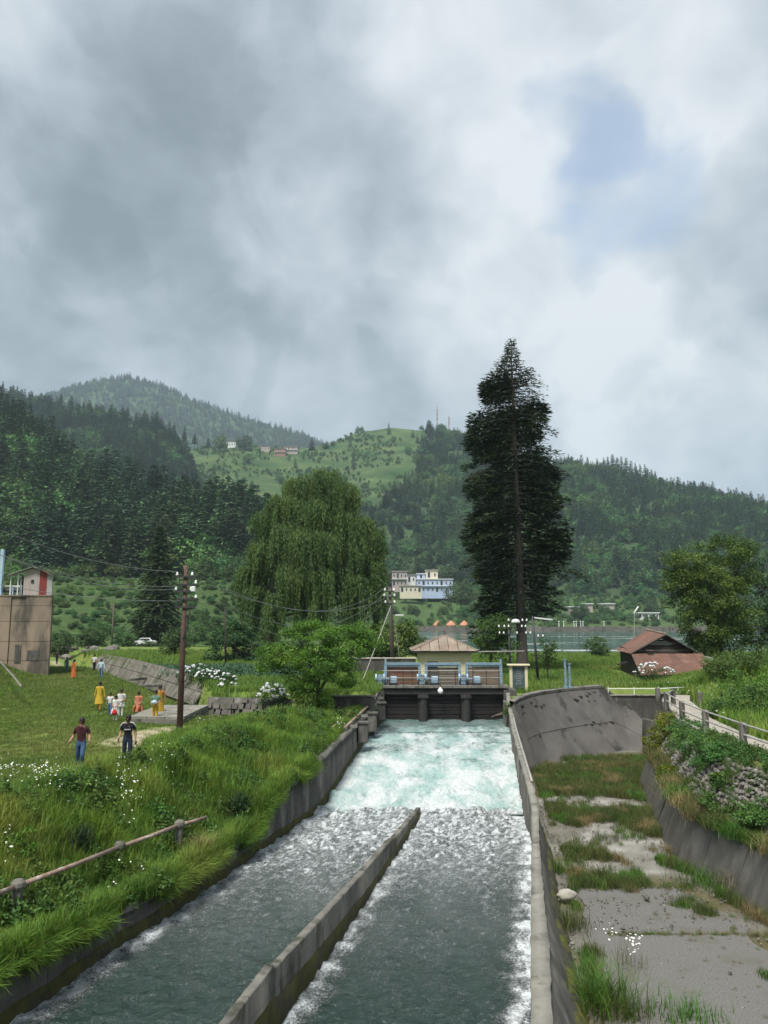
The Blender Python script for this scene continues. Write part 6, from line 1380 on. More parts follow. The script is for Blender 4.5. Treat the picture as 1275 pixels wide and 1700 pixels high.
# ------------------------------------------------------------------ weeping willow
def willow():
    r = np.random.default_rng(55); T = Tree(); d0 = 96.0; k = d0 / 1280; base = D(440, 1092, d0); base.z = .3
    T.wood.tube([(0, 0, -.4), (.5, 0, 2.0), (1.6, 0, 5.5)], [.85, .62, .5], 10)
    tops = []   # (px, py) crown domes of hanging foliage
    for px, py, n_, rad, dep in [(535, 790, 16, 34, 0), (500, 800, 14, 26, .5), (570, 808, 12, 20, .5), (470, 828, 12, 20, 0), (448, 850, 8, 13, 0), (520, 835, 16, 30, -2), (565, 850, 10, 18, -1.5), (600, 862, 12, 17, 0), (622, 885, 9, 11, 0), (590, 900, 12, 22, -1.5), (540, 890, 14, 28, -3), (478, 880, 14, 24, -2), (440, 905, 12, 18, -.5), (412, 945, 10, 14, 0), (425, 975, 8, 13, -1), (480, 945, 14, 26, -3.5), (508, 885, 12, 22, -4.5), (530, 950, 14, 26, -4), (575, 955, 12, 20, -2.5), (612, 935, 8, 13, -.5), (620, 985, 5, 9, 0), (455, 990, 9, 15, -3), (505, 830, 8, 30, 3), (560, 880, 8, 30, 3), (450, 920, 8, 30, 3)]:
        for q in range(n_):
            a = rdir(r, 1)[0]; a[2] = abs(a[2]); rr_ = rad * (r.random() ** .5); tops.append((px + a[0] * rr_, py - a[2] * rr_ * .5 + 4, a[1] * rr_ * k * 1.3 + dep))
    B, Dd, Nn, Ln, Wd = [], [], [], [], []
    for (px, py, dy) in tops:
        c = D(px, py, d0 + dy) - base; c = np.array(c); hub = np.array([1.8 + (c[0] - 1.8) * .35, c[1] * .4, min(c[2] * .75, 12)])
        T.wood.tube([(1.6, 0, 5.2), tuple(hub), tuple(c * np.array([.93, .93, .985]))], [.16, .09, .02], 4, False)
        outw = unit(np.array([c[0] - 1.8, c[1], 0.0]))
        for bun in range(5):                       # ropes of strands falling from one twig
            ob = c + np.array([r.normal(0, .5), r.normal(0, .5), r.normal(.1, .3)]); Lb = r.choice([r.uniform(1.5, 3.5), r.uniform(3, 7.5)])
            for s in range(9):
                o = ob + np.array([r.normal(0, .15), r.normal(0, .15), r.normal(0, .2)]); L_ = min(Lb * r.uniform(.7, 1.08), max(1.2, c[2] - r.uniform(.8, 2.6))); m = int(L_ / .15); t_ = (np.arange(m) + r.random(m)) / m
                pts = o + np.outer(1 - np.exp(-t_ * 3), outw * (.35 + .1 * bun)) + np.outer(t_ * L_, np.array([0, 0, -1.0])) + np.stack([.06 * np.sin(t_ * 5 + s), .06 * np.cos(t_ * 4 + s), t_ * 0], 1)
                B.append(pts); Dd.append(np.stack([r.normal(0, .45, m), r.normal(0, .45, m), np.full(m, -1.0)], 1)); Nn.append(rdir(r, m)); Ln.append(r.uniform(.28, .5, m)); Wd.append(r.uniform(.06, .11, m))
    T.leaves(*cards(np.concatenate(B), np.concatenate(Dd), np.concatenate(Nn), np.concatenate(Ln), np.concatenate(Wd)))
    return T.place('weeping_willow', base, 'huge weeping willow with long hanging curtains of foliage in the centre', M['bark'], M['leaf_willow'])
willow()

# ------------------------------------------------------------------ nearer leafy trees
def lob(px, py, rx, ry, d, base, rd=None): c = D(px, py, d); k = d / 1280; return (c.x - base.x, 0 + (rd or 0), c.z - base.z, rx * k, (rx * .9) * k, ry * k)
def near_tree(name, label, px, py, d, lobes, nleaf, ls, th, tr, lm, ncl, rcl, seed, wm='bark', fork=5, shell=.5):
    b_ = D(px, py, d); b_.z = float(gz(np.array([b_.x]), np.array([d]))[0]) - .05
    lb = [lob(a, c, rx, ry, d, b_, dd) for a, c, rx, ry, dd in lobes]
    return broadleaf(seed, 5, lb, nleaf, ls, th, tr, ncl, rcl, fork, shell=shell).place(name, b_, label, M[wm], M[lm])
near_tree('leafy_tree', 'bright green spreading tree in front of the willow left of the canal', 527, 1195, 45.5, [(520, 1050, 52, 16, 0), (470, 1085, 36, 16, -.4), (575, 1075, 42, 20, .4), (450, 1108, 22, 10, 0), (530, 1095, 52, 24, -.6), (500, 1130, 34, 20, -.3), (565, 1120, 30, 22, .2), (515, 1165, 34, 24, 0), (590, 1050, 24, 14, .5), (610, 1062, 20, 12, .5)], 34000, .13, 2.0, .13, 'leaf_bright', 330, .42, 5)
near_tree('dark_tree', 'dark rounded tree left of the bright green tree behind the thin pole', 388, 1118, 82, [(385, 1066, 34, 30, 0), (405, 1085, 30, 24, 1), (368, 1080, 22, 20, -1), (395, 1050, 25, 18, 0), (420, 1100, 22, 16, 0)], 9000, .26, 1.6, .2, 'leaf_dark', 90, .75, 6)
near_tree('leafy_tree', 'dense green tree between the bright tree and the pump house', 645, 1105, 73, [(640, 1062, 48, 28, 0), (605, 1060, 28, 24, .5), (680, 1058, 22, 24, 0), (660, 1045, 30, 16, .4), (625, 1082, 36, 20, -.5)], 11000, .24, 1.3, .16, 'leaf_mid', 120, .65, 7)
near_tree('leafy_tree', 'tall leafy tree leaning over the rusty hut on the right', 1196, 1110, 78, [(1150, 940, 42, 34, 0), (1125, 965, 26, 24, 0), (1215, 915, 42, 26, 1), (1180, 985, 46, 36, -1), (1235, 945, 26, 36, 1), (1140, 1010, 34, 28, -.5), (1165, 1045, 36, 26, -1), (1215, 1020, 40, 34, 0), (1185, 1070, 32, 18, -.8), (1150, 1075, 22, 14, -.8)], 36000, .25, 2.6, .45, 'leaf_olive', 300, .9, 8, fork=7)
near_tree('leafy_tree', 'dark dense tree at the right photo edge behind the leafy tree', 1262, 1110, 86, [(1265, 985, 36, 42, 0), (1290, 950, 36, 46, 0), (1255, 1040, 34, 32, 0), (1300, 1030, 42, 50, 0), (1245, 1075, 32, 24, -1), (1330, 980, 42, 60, 0)], 15000, .3, 2.5, .4, 'leaf_dark', 130, 1.0, 9, fork=6)
near_tree('sapling', 'small thin sapling on the field right of the leaning pole', 909, 1126, 64, [(908, 1068, 13, 13, 0), (900, 1085, 12, 10, 0), (917, 1082, 12, 12, 0), (912, 1098, 10, 8, 0)], 900, .2, 1.5, .06, 'leaf_mid', 26, .4, 10, fork=3)
near_tree('sapling', 'bushy young tree under the left side of the tall conifer', 815, 1110, 70, [(815, 1050, 26, 22, 0), (835, 1075, 20, 22, 0), (800, 1075, 14, 16, 0), (830, 1035, 20, 14, .4)], 5500, .24, 1.6, .1, 'leaf_mid', 60, .6, 13, fork=3)

def bush(name, label, p, rx, ry, rz, n, ls, lm, seed, cat='bush', ncl=40, group=None):
    T = broadleaf(seed, 1, [(0, 0, rz * .45, rx, ry, rz * .6), (rx * .4, 0, rz * .3, rx * .6, ry * .7, rz * .45), (-rx * .4, 0, rz * .3, rx * .6, ry * .7, rz * .45)], n, ls, rz * .2, .03, ncl, min(rx, rz) * .3, 3)
    return T.place(name, p, label, M['bark'], M[lm], cat, group)
def onland(px, py, d):
    p = D(px, py, d); p.z = float(gz(np.array([p.x]), np.array([d]))[0]); return p
def hydrangea(label, p, rx, ry, rz, nh, seed):
    r = np.random.default_rng(seed); o = bush('hydrangea_bush', label, p, rx, ry, rz, 1400, .13, 'leaf_hydrangea', seed, 'flowering bush', 40)
    bm = bmesh.new(); bmesh.ops.create_icosphere(bm, subdivisions=2, radius=1)
    for v in bm.verts: v.co *= 1 + .16 * r.normal()
    me = bpy.data.meshes.new('flower_head'); bm.to_mesh(me); bm.free(); me.materials.append(M['flower_white'])
    for i in range(nh):
        
        if i > nh * .62: break
        a = rdir(r, 1)[0]; a[2] = abs(a[2]) * .9 + .1; a[1] = -abs(a[1]) if r.random() < .75 else a[1]; a = a / np.linalg.norm(a)
        f = bpy.data.objects.new('flower_head', me); col.objects.link(f); f.parent = o; f.location = (a[0] * rx * 1.12, a[1] * ry * 1.12, rz * .38 + a[2] * rz * .68); s = r.uniform(.055, .10); f.scale = (s * 1.1, s * 1.1, s * .8)
    return o
hydrangea('white hydrangea bush in front of the rusty hut', onland(1085, 1128, 64.5), 1.5, .9, 1.35, 60, 21)
hydrangea('white hydrangea bush between the broken masonry and the bright green tree', Vector((D(452, 1178, 47.6).x, 47.6, -.1)), .85, .6, 1.3, 60, 22)
hydrangea('white hydrangea bush on the drain wall just right of the rusty pole', onland(326, 1128, 60) , 1.3, .8, 1.1, 46, 23)
hydrangea('white hydrangea bush on the drain wall, second from the rusty pole', onland(352, 1136, 57), 1.1, .8, .95, 44, 24)
hydrangea('white hydrangea bush on the drain wall, third from the rusty pole', onland(374, 1142, 55), .7, .6, .75, 26, 25)
hydrangea('small low hydrangea below the row on the drain wall', onland(378, 1152, 51.5), .6, .5, .45, 18, 26)
# ------------------------------------------------------------------ grasses
def tuft(seed, n, h, w, spread, lean, m, name, segs=3):
    r = np.random.default_rng(seed); V = []; Fq = []
    for i in range(n):
        a = r.uniform(0, 6.28); o = np.array([r.normal(0, spread), r.normal(0, spread), 0]); hh = h * r.uniform(.5, 1.15); ln = lean * r.uniform(.2, 1.3); u = np.array([np.cos(a), np.sin(a), 0]); s = np.array([-u[1], u[0], 0]); b0 = len(V)
        for k in range(segs + 1):
            t = k / segs; c = o + u * ln * hh * t ** 2 + np.array([0, 0, hh * (t - .35 * min(1, ln) * t ** 3)]); ww = w * (1 - t * .93) * .5; V += [c - s * ww, c + s * ww]
        for k in range(segs): Fq.append((b0 + 2 * k, b0 + 2 * k + 1, b0 + 2 * k + 3, b0 + 2 * k + 2))
    me = np_mesh(name, V, Fq); me.materials.append(M[m]); return template(me, name)
g_tall = [tuft(1 + i, 22, .72, .034, .13, .6, 'grass_tall', 'kind_t%d' % i) for i in range(3)] + [tuft(9, 20, .5, .03, .12, .7, 'grass_green', 'kind_t3')]
g_lawn = [tuft(21 + i, 26, .085, .014, .10, .6, 'grass_lawn', 'kind_l%d' % i, 2) for i in range(3)]
g_field = [tuft(31 + i, 18, .42, .035, .16, .5, 'grass_field', 'kind_m%d' % i, 2) for i in range(2)]
g_marsh = [tuft(41, 26, .42, .016, .10, .5, 'grass_marsh', 'kind_n0'), tuft(42, 24, .3, .018, .12, .6, 'grass_green', 'kind_n1'), tuft(43, 22, .36, .014, .1, .8, 'grass_dry', 'kind_n2')]
g_cab = [tuft(51, 14, .3, .12, .10, .8, 'grass_cabbage', 'kind_o0', 2)]
def lay(name, x, y, kinds, idx, s, label, cat, seed, dz=0.0, z=None):
    r = np.random.default_rng(seed); n = len(x); zz = gz(x, y) if z is None else z
    return scatter(name, np.stack([x, y, zz + dz], 1), np.stack([r.normal(0, .08, n), r.normal(0, .08, n), r.uniform(0, 6.28, n)], 1), s, idx, kinds, label, cat)
r = np.random.default_rng(70)
# bank of tall grass beside the canal
n = 17000; y = 12.5 + 35 * r.random(n) ** 1.25; s = r.uniform(.1, 6.4, n) * np.interp(y, [12, 20, 30, 46], [1.0, 1.0, 1.05, .85]); x = xl(y) - .2 - s
lawnedge = np.interp(y, [12, 20, 26, 32, 38, 47], [5.2, 5.0, 5.4, 6.0, 6.2, 5.2]); k = s < lawnedge + .9 * fbm(x * .4, y * .4, 3); x, y, s = x[k], y[k], s[k]; m = len(x)
cl = fbm(x * .5, y * .5, 3); sc = (.75 + .5 * cl + r.uniform(-.2, .25, m)) * np.interp(s / np.interp(y, [12, 47], [5.2, 5.2]), [0, .15, .7, 1], [.75, 1, 1, .55])
lay('tall_grass', x, y, g_tall, np.where(fbm(x * .6 + 8, y * .6, 2) > .22, 3, r.integers(0, 3, m)), np.clip(sc, .3, 1.4), 'tall green grass covering the canal bank on the left', 'grass', 1)
# weeds and dry stalks mixed into the bank
gw = broadleaf(77, 1, [(0, 0, .3, .3, .3, .3)], 260, .11, .1, .012, 22, .12, 3); g_weed = [template(joinmesh(gw, M['leaf_mid'], M['leaf_mid'], 'kind_w0'), 'kind_w0'), template(joinmesh(gw, M['leaf_ivy'], M['leaf_ivy'], 'kind_w1'), 'kind_w1'), tuft(91, 14, .8, .012, .14, .5, 'grass_dry', 'kind_w2')]
n = 1500; y = 13 + 32 * r.random(n) ** 1.3; s = r.uniform(.1, 3.9, n); x = xl(y) - .2 - s; k = fbm(x * .55 + 20, y * .55, 3) > .12; x, y = x[k], y[k]; m = len(x)
lay('bank_weeds', x, y, g_weed, r.choice([0, 1, 2], m, p=[.4, .35, .25]), r.uniform(.6, 1.25, m), 'broad leaved weeds and dry stalks mixed into the grass of the left bank', 'weeds', 21)
n = 900; y = r.uniform(20, 44, n); x = xb(y) + 2.2 + (interp([(14, 14.35), (30, 14.2), (36, 14.5), (41, 15.2), (46, 16.6)], y, 1) - xb(y) - 2.2) * r.random(n)
lay('verge_weeds', x, y, g_weed + [], r.choice([0, 1, 2], n, p=[.35, .45, .2]), r.uniform(.35, .75, n), 'weeds on the verge between the rubble wall and the footpath', 'weeds', 22)
# overhang on the coping
n = 4200; y = r.uniform(12.5, 34, n); k = fbm(y * .45, y * 0 + 4, 3) > -.16; y = y[k]; x = xl(y) - r.uniform(.0, .45, len(y)); 
lay('edge_grass', x, y, g_tall, r.integers(0, 4, len(y)), r.uniform(.45, .95, len(y)), 'grass and weeds hanging over the left canal coping', 'grass', 2, z=zl(y) - .02)
n = 2600; y = r.uniform(12.5, 34, n); k = fbm(y * .4 + 11, y * 0 + 4, 3) > -.1; y = y[k]; m = len(y); x = xl(y) - r.uniform(-.04, .12, m)
scatter('hanging_weeds', np.stack([x, y, zl(y) - r.uniform(.0, .12, m)], 1), np.stack([r.normal(0, .3, m), r.uniform(.9, 1.9, m), r.normal(0, .5, m)], 1), r.uniform(.4, .85, m), r.choice([0, 1, 3], m), g_tall, 'grass blades drooping down the face of the left canal wall', 'grass')
n = 260; y = r.uniform(13, 34, n); x = xl(y) - r.uniform(-.02, .3, n)
lay('coping_weeds', x, y, g_weed, r.choice([0, 1], n), r.uniform(.3, .8, n), 'leafy weeds along the left canal coping', 'weeds', 23, z=zl(y) - .1)
# lawn
n = 52000; y = 15 + 70 * r.random(n) ** 1.5; x = -(y * .52 + 2) * r.random(n) - .5; k = (x < xl(y) - 4.2) & (side(x, y) < 0); x, y = x[k], y[k]; dt = np.minimum(polydist(x, y, TRACK), polydist(x, y, PATCH) - 1.2); k = (dt > .5) | (r.random(len(x)) < .12); x, y = x[k], y[k]; m = len(x)
lay('lawn_grass', x, y, g_lawn, r.integers(0, 3, m), np.interp(y, [15, 40, 85], [.9, 1.3, 2.6]) * r.uniform(.6, 1.4, m), 'short trampled grass of the left lawn', 'grass', 3)
dA = np.array([-12.5, 20.0]); t_ = np.array([-18.5, 54.0]); t_ = t_ / np.hypot(*t_)
n = 9000; y = 18 + 56 * r.random(n) ** 1.2; x = -(y * .55 + 2) * r.random(n) - 3; dl = -((x - dA[0]) * t_[1] - (y - dA[1]) * t_[0]); k = (dl > 1.5) & (fbm(x * .3, y * .3, 3) > -.05); x, y = x[k], y[k]; m = len(x)
lay('mound_grass', x, y, g_tall, r.integers(0, 4, m), r.uniform(.28, .7, m), 'rough grass on the mound below the tower', 'grass', 4)
# upper terrace, fields
n = 13000; y = 47 + 40 * r.random(n); x = -(y * .34) * r.random(n) + .5; k = (side(x, y) > -.1) & ~((y > 60) & (y < 76) & (x < -6)); x, y = x[k], y[k]; m = len(x)
lay('meadow_grass', x, y, g_field, r.integers(0, 2, m), r.uniform(.6, 1.3, m), 'meadow grass on the terrace left of the gates', 'grass', 5)
n = 5000; y = 76 + 36 * r.random(n); x = -(14 + y * .42 * r.random(n)); k = side(x, y) > .5; x, y = x[k], y[k]; m = len(x)
lay('crop_field', x, y, g_field, r.integers(0, 2, m), r.uniform(1.0, 1.8, m), 'yellow green crop field beyond the drain', 'grass', 6)
n = 2200; y = 60 + 16 * r.random(n); x = -(5 + y * .32 * r.random(n)); k = side(x, y) > .6; x, y = x[k], y[k]; m = len(x)
lay('vegetable_patch', x, y, g_cab, np.zeros(m, int), r.uniform(.8, 1.8, m), 'bluish green vegetable patch behind the hydrangeas', 'crop', 7)
n = 22000; y = 51.5 + 66 * r.random(n) ** 1.25; x = 7 + (y * .52) * r.random(n); k = (y > crest(x) + .9) & ~((x < 9.6) & (y < 54.5)) & ~((y > 66) & (y < 79) & (x > 21.5) & (x < 31)); x, y = x[k], y[k]; m = len(x)
lay('meadow_grass', x, y, g_field, r.integers(0, 2, m), r.uniform(.6, 1.45, m) * np.where((y > 60) & (y < 67) & (x > 20), .55, 1), 'tall meadow grass around the rusty hut', 'grass', 8)
n = 9000; y = 22 + 36 * r.random(n); x = 16.5 + 12 * r.random(n); px_ = interp(pl, y, 1); k = x > px_ + 1.9 + .3 * fbm(y * .5, y * 0, 2); x, y = x[k], y[k]; m = len(x)
lay('mound_grass', x, y, g_tall, r.integers(0, 4, m), r.uniform(.5, 1.25, m), 'lush grass on the mound right of the footpath', 'grass', 9)
# basin marsh
n = 15000; y = 13 + 38 * r.random(n); xa_, xb2 = xr(y) + 1.2, xb(y); x = xa_ + (xb2 - xa_) * r.random(n)
dens = fbm(x * .33 + 2, y * .3, 4); edge = np.maximum(1 - sm(0, 1.0, x - xa_), 1 - sm(0, 1.1, xb2 - x)); far = sm(24, 40, y)
k = (y < crest(x) - 3.4) & (dens + .55 * edge * (y < 31) + .62 * far - .22 - .30 * (1 - sm(23, 26, y)) * ((x - xa_) < .66 * (xb2 - xa_)) > .02); gm = np.min([np.hypot((x - c_[0]) / c_[2], (y - c_[1]) / c_[3]) + .4 * fbm(x * .9 + c_[4], y * .6, 3) for c_ in GRAVEL], axis=0); k &= (gm > .85) | (r.random(n) < .1); x, y, dens = x[k], y[k], dens[k]; m = len(x); q = fbm(x * .6, y * .6 + 30, 3)
lay('marsh_grass', x, y, g_marsh, np.where(q > .16, 1, np.where(q < -.25, 2, 0)), r.uniform(.45, 1.15, m), 'brownish marsh grass growing in the dry basin', 'grass', 10, z=np.full(m, -3.62))
n = 1700; y = r.uniform(17, 44, n); x = xb(y) + r.uniform(.5, 1.25, n); k = fbm(y * .35, x * .6, 3) > -.25; x, y = x[k], y[k]; m = len(x); q = fbm(x * .4, y * .4 + 30, 3)
lay('ledge_grass', x, y, g_marsh + [], np.where(q > .05, 1, np.where(q < -.12, 2, 0)), r.uniform(.7, 1.6, m), 'green and straw coloured grass hanging over the basin ledge', 'grass', 11, z=np.full(m, -2.0))
n = 1500; y = r.uniform(18, 46, n); j = r.random(n); x = xb(y) + .9 + 1.35 * j; k = fbm(y * .6 + 3, j * 2.5, 3) > .12; x, y, j = x[k], y[k], j[k]; m = len(x)
lay('wall_weeds', x, y, g_marsh, r.choice([0, 1], m, p=[.4, .6]), r.uniform(.5, 1.0, m), 'weeds sprouting from the rubble wall', 'weeds', 12, z=-2.05 + 1.85 * j)
gvk = [template(stone_mesh[q], 'kind_g%d' % q) for q in range(4)]
n = 5200; y = 13 + 37 * r.random(n) ** 1.2; xa_, xb2 = xr(y) + .9, xb(y) + .1; u = r.random(n); u = np.where(r.random(n) < .5, u, np.where(r.random(n) < .5, u ** 3 * .4, 1 - u ** 2 * .4)); x = xa_ + (xb2 - xa_) * u; k = fbm(x * .8 + 4, y * .8, 3) > -.1; x, y = x[k], y[k]; m = len(x)
scatter('basin_gravel', np.stack([x, y, np.full(m, -3.585)], 1), r.uniform(0, 6.28, (m, 3)), r.uniform(.025, .075, m), r.integers(0, 4, m), gvk, 'loose gravel strewn over the basin floor', 'gravel')
n = 520; y = np.concatenate([22.7 + r.normal(0, .06, 160), 26.6 + r.normal(0, .15, 160), r.uniform(14, 26, 200)]); x = np.concatenate([r.uniform(6.2, 10.6, 160), r.uniform(6.6, 10.2, 160), r.uniform(8.0, 11.2, 200)])
lay('crack_weeds', x, y, g_marsh, r.integers(0, 3, n), r.uniform(.15, .5, n), 'small weeds growing in the cracks of the basin slabs', 'weeds', 24, z=np.full(n, -3.61))
# plant clumps one can point at
LEDGE = [(24.3, 'grass_dry', 'nearest straw coloured'), (26.3, 'grass_green', 'bright green'), (27.4, 'grass_marsh', 'brownish green'), (30.4, 'grass_dry', 'straw coloured and shaggy'), (31.8, 'grass_green', 'dense green'), (33.6, 'grass_dry', 'farthest straw coloured')]
def clump(name, label, p, n, h, w, spread, lean, m, seed, cat='grass clump', grp=None):
    t = tuft(seed, n, h, w, spread, lean, m, name, 4); col.objects.link(t); t.location = p; tag(t, label, cat, grp); t.name = name; return t
clump('grass_clump', 'large bright green grass clump in the basin beside the dividing wall', P(1000, 1672, -3.58), 380, 1.05, .028, .30, .8, 'grass_green', 301)
clump('grass_clump', 'straw tipped grass clump at the lower end of the basin', P(1022, 1690, -3.58), 160, .8, .02, .35, 1.0, 'grass_marsh', 302)
clump('grass_clump', 'dark green low grass patch at the bottom edge right of the large clump', P(1140, 1690, -3.58), 260, .42, .022, .45, .8, 'grass_green', 303)
clump('grass_clump', 'tall marsh grass clump at the wall foot below the boulder', P(945, 1540, -3.58), 220, .8, .018, .28, .8, 'grass_marsh', 304)
clump('grass_clump', 'short bright green clump above the boulder', P(930, 1448, -3.6), 160, .55, .02, .2, .5, 'grass_green', 305)
clump('grass_clump', 'green clump at the foot of the wet bank wall on the right', P(1185, 1468, -3.6), 420, .7, .022, .5, .9, 'grass_green', 306)
clump('grass_clump', 'straw coloured drooping clump at the foot of the wet bank wall', P(1235, 1480, -3.5), 220, .8, .018, .25, 1.2, 'grass_dry', 307)
clump('grass_clump', 'straw coloured clump hanging over the wet bank wall', Vector((float(xb(28.6)) + .65, 28.6, -2.0)), 320, .8, .018, .3, 1.3, 'grass_dry', 308)
for k, (yy, mk, lab) in enumerate(LEDGE): clump('grass_clump', lab + ' tussock hanging over the edge of the wet bank wall', Vector((float(xb(yy)) + .6, yy, -1.98)), 260, .75, .02, .3, 1.25, mk, 340 + k)
clump('flower_stalks', 'thin flower stalks rising from the large grass clump in the basin', P(1037, 1604, -3.58), 70, .72, .008, .22, .35, 'grass_marsh', 311)
clump('reed_clump', 'clump of dark reeds standing in the basin puddles', P(1008, 1462, -3.6), 60, .6, .022, .1, .25, 'grass_marsh', 309)
clump('grass_clump', 'straw coloured clump on the left canal coping', Vector((float(xl(25.2)) - .3, 25.2, -2.1)), 160, .7, .018, .15, 1.1, 'grass_dry', 310)
for k, (px, py, hh, lab) in enumerate([(396, 1340, 1.05, 'dark spiky shrub standing in the tall grass above the canal wall'), (128, 1432, .75, 'dark bluish spiky weed behind the pipe railing')]):
    p = P(px, py, -1.6); p.z = float(gz(np.array([p.x]), np.array([p.y]))[0]); clump('spiky_shrub', lab, p, 320, hh, .05, .16, .55, 'leaf_yucca', 320 + k, 'shrub')
# leafy weeds on the left bank
for k, (px, py, z, rx, rz, lm, lab) in enumerate([(150, 1490, -1.6, .8, .55, 'leaf_mid', 'broad leafy weeds under the pipe railing, nearest the first post'), (290, 1440, -1.9, .7, .7, 'leaf_ivy', 'dark leafy weeds under the far end of the pipe railing'), (20, 1420, -.9, .55, .6, 'leaf_bright', 'yellow green leafy weed at the left photo edge'), (70, 1500, -1.6, .8, .45, 'leaf_mid', 'leafy weeds around the first railing post'), (250, 1445, -1.8, .5, .5, 'leaf_mid', 'leafy weeds between the second and third railing posts'), (430, 1370, -1.9, .6, .7, 'leaf_dark', 'dark weeds overhanging the canal wall near its bend')]):
    p = P(px, py, z); p.z = float(gz(np.array([p.x]), np.array([p.y]))[0]) + .05; bush('leafy_weed', lab, p, rx, rx * .8, rz, 1500, .1, lm, 400 + k, 'weeds', 36)
# plants over the rubble wall
for k, (y, j, rx, rz, lm, lab) in enumerate([(42.6, .75, 1.0, 1.0, 'leaf_moss', 'yellow green mossy bush on the far top corner of the rubble wall'), (42.8, .0, .75, 1.5, 'leaf_moss', 'yellow green moss hanging on the far corner of the rubble wall'), (39.0, .9, 1.1, .8, 'leaf_ivy', 'green creeper over the far top of the rubble wall'), (35.8, .85, 1.3, 1.1, 'leaf_ivy', 'dark green creeper over the middle of the rubble wall, farther part'), (33.2, .8, 1.3, 1.2, 'leaf_ivy', 'dark green creeper over the middle of the rubble wall, nearer part'), (31.2, .95, .9, .7, 'leaf_ivy', 'green creeper below the second path post'), (36.5, .05, .7, .6, 'leaf_moss', 'yellow green tuft of plants at the middle foot of the rubble wall'), (28.2, .2, .9, .9, 'leaf_mid', 'leafy plant at the near foot of the rubble wall'), (26.2, .35, .9, .9, 'leaf_mid', 'leafy plant on the rubble wall at the right photo edge'), (29.3, .7, .6, .5, 'leaf_ivy', 'small creeper near the right end of the rubble wall')]):
    p = wall_pt(y, j) + Vector((-.05, 0, -.25)); bush('creeper', lab, p, rx * .75, rx, rz, 3200, .1, lm, 430 + k, 'creeper', 60)
for k, (px, py, d, rx, rz, lm, lab) in enumerate([(1240, 1190, 42, 2.2, 1.6, 'leaf_mid', 'leafy bush on the mound right of the footpath'), (1265, 1130, 50, 2.6, 2.0, 'leaf_bright', 'bright bush at the right photo edge above the footpath'), (1215, 1135, 58, 2.0, 1.5, 'leaf_mid', 'bush beside the lean-to roof of the hut'), (1270, 1100, 64, 3.0, 2.2, 'leaf_mid', 'bush under the dark tree at the right edge'), (850, 1185, 49.6, .45, .9, 'leaf_olive', 'weeds at the right end of the gates by the spillway'), (338, 1160, 54.5, 1.3, 1.5, 'leaf_dark', 'dark bush at the near end of the stone slab wall'), (352, 1168, 51.0, .9, .8, 'leaf_mid', 'low bush between the slab wall and the broken masonry')]):
    p = onland(px, py, d); 
    if k == 4: p = Vector((float(xr(49.3)) + .1, 49.3, -.9))
    bush('green_bush', lab, p, rx, rx * .8, rz, 4500 if k < 4 else 1300, .16 if k < 4 else .09, lm, 460 + k, 'bush', 70)
# white wild flowers
bm = bmesh.new(); bmesh.ops.create_icosphere(bm, subdivisions=1, radius=.5)
for v in bm.verts: v.co.z *= .45
me = bpy.data.meshes.new('kind_f0'); bm.to_mesh(me); bm.free(); me.materials.append(M['flower_daisy']); fk = [template(me, 'kind_f0')]
pts = []
for px, py, z, n, sx, sy in [(55, 1350, -.7, 60, 55, 14), (75, 1335, -.5, 30, 30, 12), (210, 1308, -.3, 60, 26, 12), (10, 1345, -.8, 26, 16, 14), (130, 1520, -1.4, 26, 14, 24), (245, 1472, -1.8, 12, 10, 6), (258, 1491, -1.9, 5, 6, 4), (15, 1440, -1.1, 24, 16, 10), (280, 1265, -.1, 30, 30, 14), (570, 1203, -.2, 40, 18, 5), (220, 1420, -1.2, 16, 40, 26), (330, 1210, 0, 16, 22, 8)]:
    for i in range(n):
        q = P(px + r.normal(0, sx * .6), py + r.normal(0, sy * .6), z); pts.append((q.x, q.y, float(gz(np.array([q.x]), np.array([q.y]))[0]) + r.uniform(.35, .7)))
pts = np.array(pts); m = len(pts); scatter('wild_flowers', pts, np.stack([r.normal(0, .4, m), r.normal(0, .4, m), r.random(m) * 6], 1), r.uniform(.03, .065, m), np.zeros(m, int), fk, 'white wild flowers scattered in the grass of the left bank', 'flowers')
pts = []
for px, py, z, n, sx, sy in [(1010, 1545, -2.9, 10, 14, 10), (1050, 1560, -2.9, 18, 14, 10), (1055, 1575, -3.0, 8, 8, 5)]:
    for i in range(n): q = P(px + r.normal(0, sx * .6), py + r.normal(0, sy * .6), z); pts.append(tuple(q))
pts = np.array(pts); m = len(pts); scatter('wild_flowers', pts, np.stack([r.normal(0, .4, m), r.normal(0, .4, m), r.random(m) * 6], 1), r.uniform(.035, .07, m), np.zeros(m, int), fk, 'white wild flowers above the large grass clump in the basin', 'flowers')
n = 160; y = r.uniform(40, 58, n); x = 17 + r.uniform(0, 9, n); scatter('wild_flowers', np.stack([x, y, gz(x, y) + .5], 1), np.zeros((n, 3)), r.uniform(.05, .12, n), np.zeros(n, int), fk, 'white wild flowers on the mound right of the footpath', 'flowers')
# rubble by the far end of the lawn
for k in range(26):
    q = D(rr.uniform(95, 190), rr.uniform(1072, 1084), rr.uniform(108, 124)); o = bpy.data.objects.new('field_stone', stone_mesh[k % 7]); col.objects.link(o); o.location = (q.x, q.y, float(gz(np.array([q.x]), np.array([q.y]))[0]) + .25); s_ = rr.uniform(.6, 1.6); o.scale = (s_ * 1.4, s_, s_ * .8); o.rotation_euler.z = rr.uniform(0, 6); tag(o, 'pale grey field stone in the rubble beyond the lawn', 'stone', 'field stones beyond the lawn')
